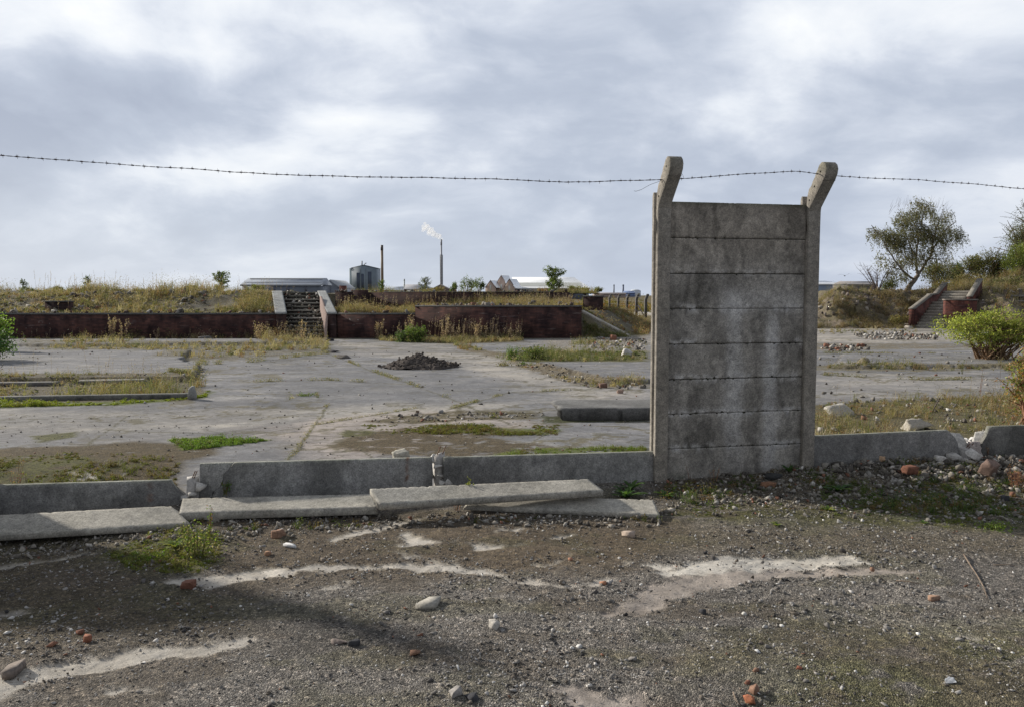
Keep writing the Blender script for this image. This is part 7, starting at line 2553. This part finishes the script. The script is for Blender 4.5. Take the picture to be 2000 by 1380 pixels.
def big_birch():
    Y = 47.5
    r = np.random.default_rng(31)

    def q(px, py, dy=0.0):
        return PY(px, py, Y + dy)
    base = q(1770, 572)
    e = empty('weeping_birch', base, 'large lone windswept birch with a leaning trunk on the bank', 'tree')
    mb = MB()
    nodes, rads = [], []

    def limb(pts, r0, r1):
        pts = np.array(pts)
        # resample smoothly
        t = np.linspace(0, len(pts) - 1, (len(pts) - 1) * 4 + 1)
        P_ = np.stack([np.interp(t, np.arange(len(pts)), pts[:, k]) for k in range(3)], 1)
        P_[1:-1] = (P_[:-2] + 2 * P_[1:-1] + P_[2:]) / 4
        P_[1:-1] += r.normal(size=(len(P_) - 2, 3)) * 0.015
        R = np.linspace(r0, r1, len(P_))
        mb.tube(P_, R, 8, (0.16, 0.13, 0.105), cap=False)
        for a, b in zip(P_, R):
            nodes.append(a)
            rads.append(b)
    limb([q(1768, 574), q(1777, 560), q(1786, 547), q(1793, 538)], 0.17, 0.115)
    limb([q(1793, 538), q(1790, 524), q(1789, 505), q(1791, 480), q(1800, 440), q(1806, 405)], 0.085, 0.02)
    limb([q(1793, 538), q(1803, 522, .2), q(1818, 500, .4), q(1832, 470, .6), q(1850, 445, .8), q(1868, 432, .8)], 0.08, 0.018)
    limb([q(1786, 547), q(1772, 537, -.2), q(1760, 527, -.4), q(1742, 500, -.6), q(1722, 465, -.8), q(1702, 440, -.8)], 0.07, 0.016)
    limb([q(1789, 505), q(1778, 480, .5), q(1765, 450, .8), q(1757, 415, 1.0)], 0.05, 0.012)
    limb([q(1818, 500, .4), q(1822, 470, 0), q(1832, 435, -.3), q(1842, 412, -.5)], 0.05, 0.012)
    limb([q(1760, 527, -.4), q(1745, 523, -.6), q(1732, 520, -.8)], 0.035, 0.012)
    limb([q(1832, 470, .6), q(1850, 480, .9), q(1862, 490, 1.0)], 0.03, 0.01)
    # crown outline in picture coordinates, uneven
    blobs = [(1800, 405, 26, 20, 1.0), (1770, 425, 30, 22, .9), (1740, 425, 22, 16, .35), (1830, 420, 26, 20, .9), (1850, 418, 22, 12, .35), (1790, 455, 45, 24, 1.5), (1745, 462, 34, 24, 1.2),
             (1712, 450, 24, 14, .7), (1700, 465, 15, 12, .4), (1838, 455, 36, 20, 1.4), (1868, 452, 18, 16, .9), (1770, 500, 40, 24, 1.4), (1730, 500, 24, 20, .7), (1735, 530, 24, 16, .6), (1810, 490, 28, 22, .7),
             (1850, 490, 16, 22, .35), (1760, 535, 22, 12, .45), (1846, 512, 9, 18, .3), (1800, 385, 12, 8, .3)]
    ws = np.array([b[2] * b[3] * b[4] for b in blobs])
    ml = MB()
    mt = MB()
    btone = r.uniform(0.7, 1.3, len(blobs))
    for k in range(300):
        bi = r.choice(len(blobs), p=ws / ws.sum())
        b = blobs[bi]
        u = r.normal(size=3)
        u /= np.linalg.norm(u)
        u *= r.random() ** 0.5 * 0.88
        c = q(b[0] + u[0] * b[2], b[1] - u[2] * b[3], u[1] * b[2] / FPX * Y * 1.2 + (b[0] - 1790) * 0.004)
        nd = np.array(nodes)
        dist = np.linalg.norm(nd - c, axis=1) + np.maximum(0, nd[:, 2] - c[2]) * 0.8
        j = int(np.argmin(dist))
        a = nodes[j]
        L = np.linalg.norm(c - a)
        pts = curve_pts(a, c, np.array([r.normal() * 0.06, r.normal() * 0.06, 0.16 * L]), 6)
        r0 = min(rads[j] * 0.55, 0.01 + 0.018 * L)
        mt.tube(pts, np.linspace(r0, 0.005, 6), 4, (0.14, 0.115, 0.10), cap=False)
        for pp in pts[2:]:
            nodes.append(pp)
            rads.append(max(0.006, r0 * 0.6))
        # drooping twigs blown to the right
        for t_ in range(9):
            s = c + r.normal(size=3) * np.array([0.14, 0.16, 0.09])
            dl = r.uniform(0.3, 0.95) * (1.15 if c[0] > q(1800, 450)[0] else 0.8)
            end = s + np.array([0.12 * dl + r.normal() * 0.12 + 0.10, r.normal() * 0.12, -dl])
            tw = curve_pts(s, end, np.array([0.10, 0, 0.12 * dl]), 5)
            if t_ < 3:
                mt.tube(tw, [0.006, 0.005, 0.004, 0.003, 0.002], 3, (0.13, 0.10, 0.09), cap=False)
            m = r.integers(6, 13)
            tt = r.random(m) * 4
            C = np.stack([np.interp(tt, np.arange(5), tw[:, kk]) for kk in range(3)], 1) + r.normal(size=(m, 3)) * 0.03
            tone = r.uniform(0.75, 1.2) * btone[bi]
            leafcloud(ml, C, r.uniform(0.06, 0.115, m), pcols(r, m, [(0.14, 0.15, 0.085), (0.18, 0.185, 0.105), (0.23, 0.20, 0.13), (0.10, 0.11, 0.07)], [5, 4, 2, 2]) * tone, r, 0.5, 0.6)
    # bare sprays on the top
    for k in range(70):
        a = q(r.uniform(1735, 1850), r.uniform(398, 420), r.normal() * 0.5)
        mt.tube([a, a + np.array([r.uniform(0.0, 0.35), r.normal() * 0.1, r.uniform(0.25, 0.65)])], [0.007, 0.002], 3, (0.15, 0.12, 0.11), cap=False)
    mb.build('trunk', M_BARK, e, smooth=True, recalc=False)
    mt.build('branches', M_BARK, e, recalc=False)['kind'] = 'stuff'
    ml.build('crown', M_LEAF, e, recalc=False)


big_birch()


def bare_shrub(px, pyb, pyt, Y, label, seed, w=1.4):
    r = np.random.default_rng(seed)
    x = pxw(px, Y)
    p = np.array([x, Y, zat(pyb, Y) - 0.15])
    H = zat(pyt, Y) - p[2]
    mb = MB()
    for k in range(13):
        a = r.uniform(-1, 1)
        tip = p + np.array([a * w * 0.6 - 0.15, r.normal() * 0.3, H * r.uniform(0.6, 1.0)])
        pts = curve_pts(p + np.array([a * 0.12, 0, 0]), tip, np.array([0, 0, 0.12 * H]), 6)
        mb.tube(pts, np.linspace(0.03, 0.005, 6), 5, (0.15, 0.12, 0.11), cap=False)
        for m in range(12):
            j = r.integers(2, 6)
            t2 = pts[j] + np.array([r.normal() * 0.22, r.normal() * 0.15, r.uniform(0.08, 0.4)])
            mb.tube([pts[j], t2], [0.008, 0.002], 3, (0.17, 0.14, 0.13), cap=False)
    o = mb.build('bare_shrub', M_BARK, recalc=False)
    tag(o, label, 'shrub')


bare_shrub(1712, 563, 520, 47.0, 'leafless twiggy shrub left of the large birch', 5)
OG = [(0.085, 0.095, 0.035), (0.12, 0.125, 0.045), (0.065, 0.075, 0.03), (0.17, 0.14, 0.06)]


def hill_bush(px, pyb, pyt, wpx, Y, pal, label, seed, n=5000, leaf=0.10, low=0.0, lump=10, name='bush', cat='bush'):
    x = pxw(px, Y)
    zb = float(bank_h(np.array([x]), np.array([Y]))[0]) - 0.1
    zb = min(zb, zat(pyb, Y))
    h = zat(pyt, Y) - zb
    w = wpx / FPX * Y
    return bush(0, 0, w * 1.12, h * 1.12, min(w, 5) * 0.9, n, leaf, pal, [4, 3, 3, 1][:len(pal)], label, seed, pt=(x, Y, zb), low=low, lump=lump, stems=30, name=name, cat=cat)


hill_bush(1835, 565, 512, 85, 56, OG, 'rounded olive bush behind the foot of the large birch', 901, 5200, 0.10)
hill_bush(1868, 560, 510, 50, 58, [(0.07, 0.11, 0.045), (0.10, 0.14, 0.05), (0.06, 0.08, 0.035)], 'darker green bush half hidden behind the olive one', 902, 3000)
hill_bush(1925, 560, 482, 90, 55, OG, 'large brownish bush on the hill, left of the yellow-green one', 903, 12000, 0.10)
hill_bush(1995, 550, 470, 80, 53, [(0.14, 0.19, 0.045), (0.19, 0.23, 0.06), (0.10, 0.13, 0.035), (0.2, 0.2, 0.08)], 'yellow-green bush high at the right edge', 904, 11000, 0.10)
hill_bush(2010, 540, 424, 110, 62, [(0.075, 0.09, 0.045), (0.10, 0.11, 0.055), (0.06, 0.07, 0.04), (0.13, 0.12, 0.07)], 'tall grey-green tree at the top of the right edge', 905, 19000, 0.10, low=0.2, lump=16, name='hill_tree', cat='tree')
hill_bush(1965, 580, 540, 80, 49, [(0.09, 0.10, 0.04), (0.12, 0.12, 0.05), (0.07, 0.075, 0.03)], 'dark low bush just above the timber fence', 906, 4200)
hill_bush(1890, 575, 530, 60, 51, [(0.15, 0.14, 0.06), (0.12, 0.12, 0.05), (0.18, 0.13, 0.07)], 'rusty scrub right above the brick steps', 907, 3600)
hill_bush(1735, 572, 548, 30, 47.2, [(0.13, 0.15, 0.05), (0.10, 0.12, 0.04)], 'low green bush under the left side of the large birch', 908, 1300, 0.08)
hill_bush(1840, 578, 550, 40, 49, [(0.15, 0.15, 0.06), (0.12, 0.12, 0.05), (0.18, 0.13, 0.07)], 'low tawny scrub between the birch and the brick steps', 909, 2200, 0.08)
# grey rubble showing on the hill
bush(0, 0, 1.0, 0.65, 0.6, 900, 0.07, [(0.2, 0.16, 0.07), (0.13, 0.14, 0.05)], [3, 2], 'tawny tuft at the foot of the bank left of the brick steps', 910, pt=(pxw(1757, 41.5), 41.5, 0.1), low=0.0, lump=5, stems=10)


# --- twigs on the gravel
def twig(pts, label, rad=0.004, seed=1):
    mb = MB()
    P3 = []
    for a, b in pts:
        p = P(a, b)
        P3.append([p[0], p[1], float(gz(p[0], p[1])) + rad + 0.004])
    mb.tube(P3, np.linspace(rad, rad * 0.5, len(P3)), 5, (0.22, 0.17, 0.13))
    tag(mb.build('twig', M_BARK), label, 'twig')


twig([(1882, 1088), (1895, 1105), (1908, 1128), (1920, 1150), (1928, 1172)], 'long thin twig curving over the gravel at the right', 0.005)
twig([(1750, 1138), (1775, 1142), (1795, 1147)], 'short dry twig at the tail of the large pale patch', 0.004)
twig([(1432, 1354), (1437, 1368), (1445, 1378)], 'small twig left of the orange brick bits at the bottom', 0.003)
twig([(1940, 1104), (1970, 1102), (1988, 1106)], 'short twig near the right edge beyond the long one', 0.003)
# thin steel rod sticking out of the weeds
mb = MB()
a = P(1822, 806)
mb.tube([a, a + [0.02, 0, 0.08], a + [0.07, 0, 0.17], a + [0.09, 0, 0.21]], 0.008, 5, (0.07, 0.05, 0.045))
tag(mb.build('steel_rod', M_METAL), 'dark bent steel rod sticking up by the large boulder', 'rod')
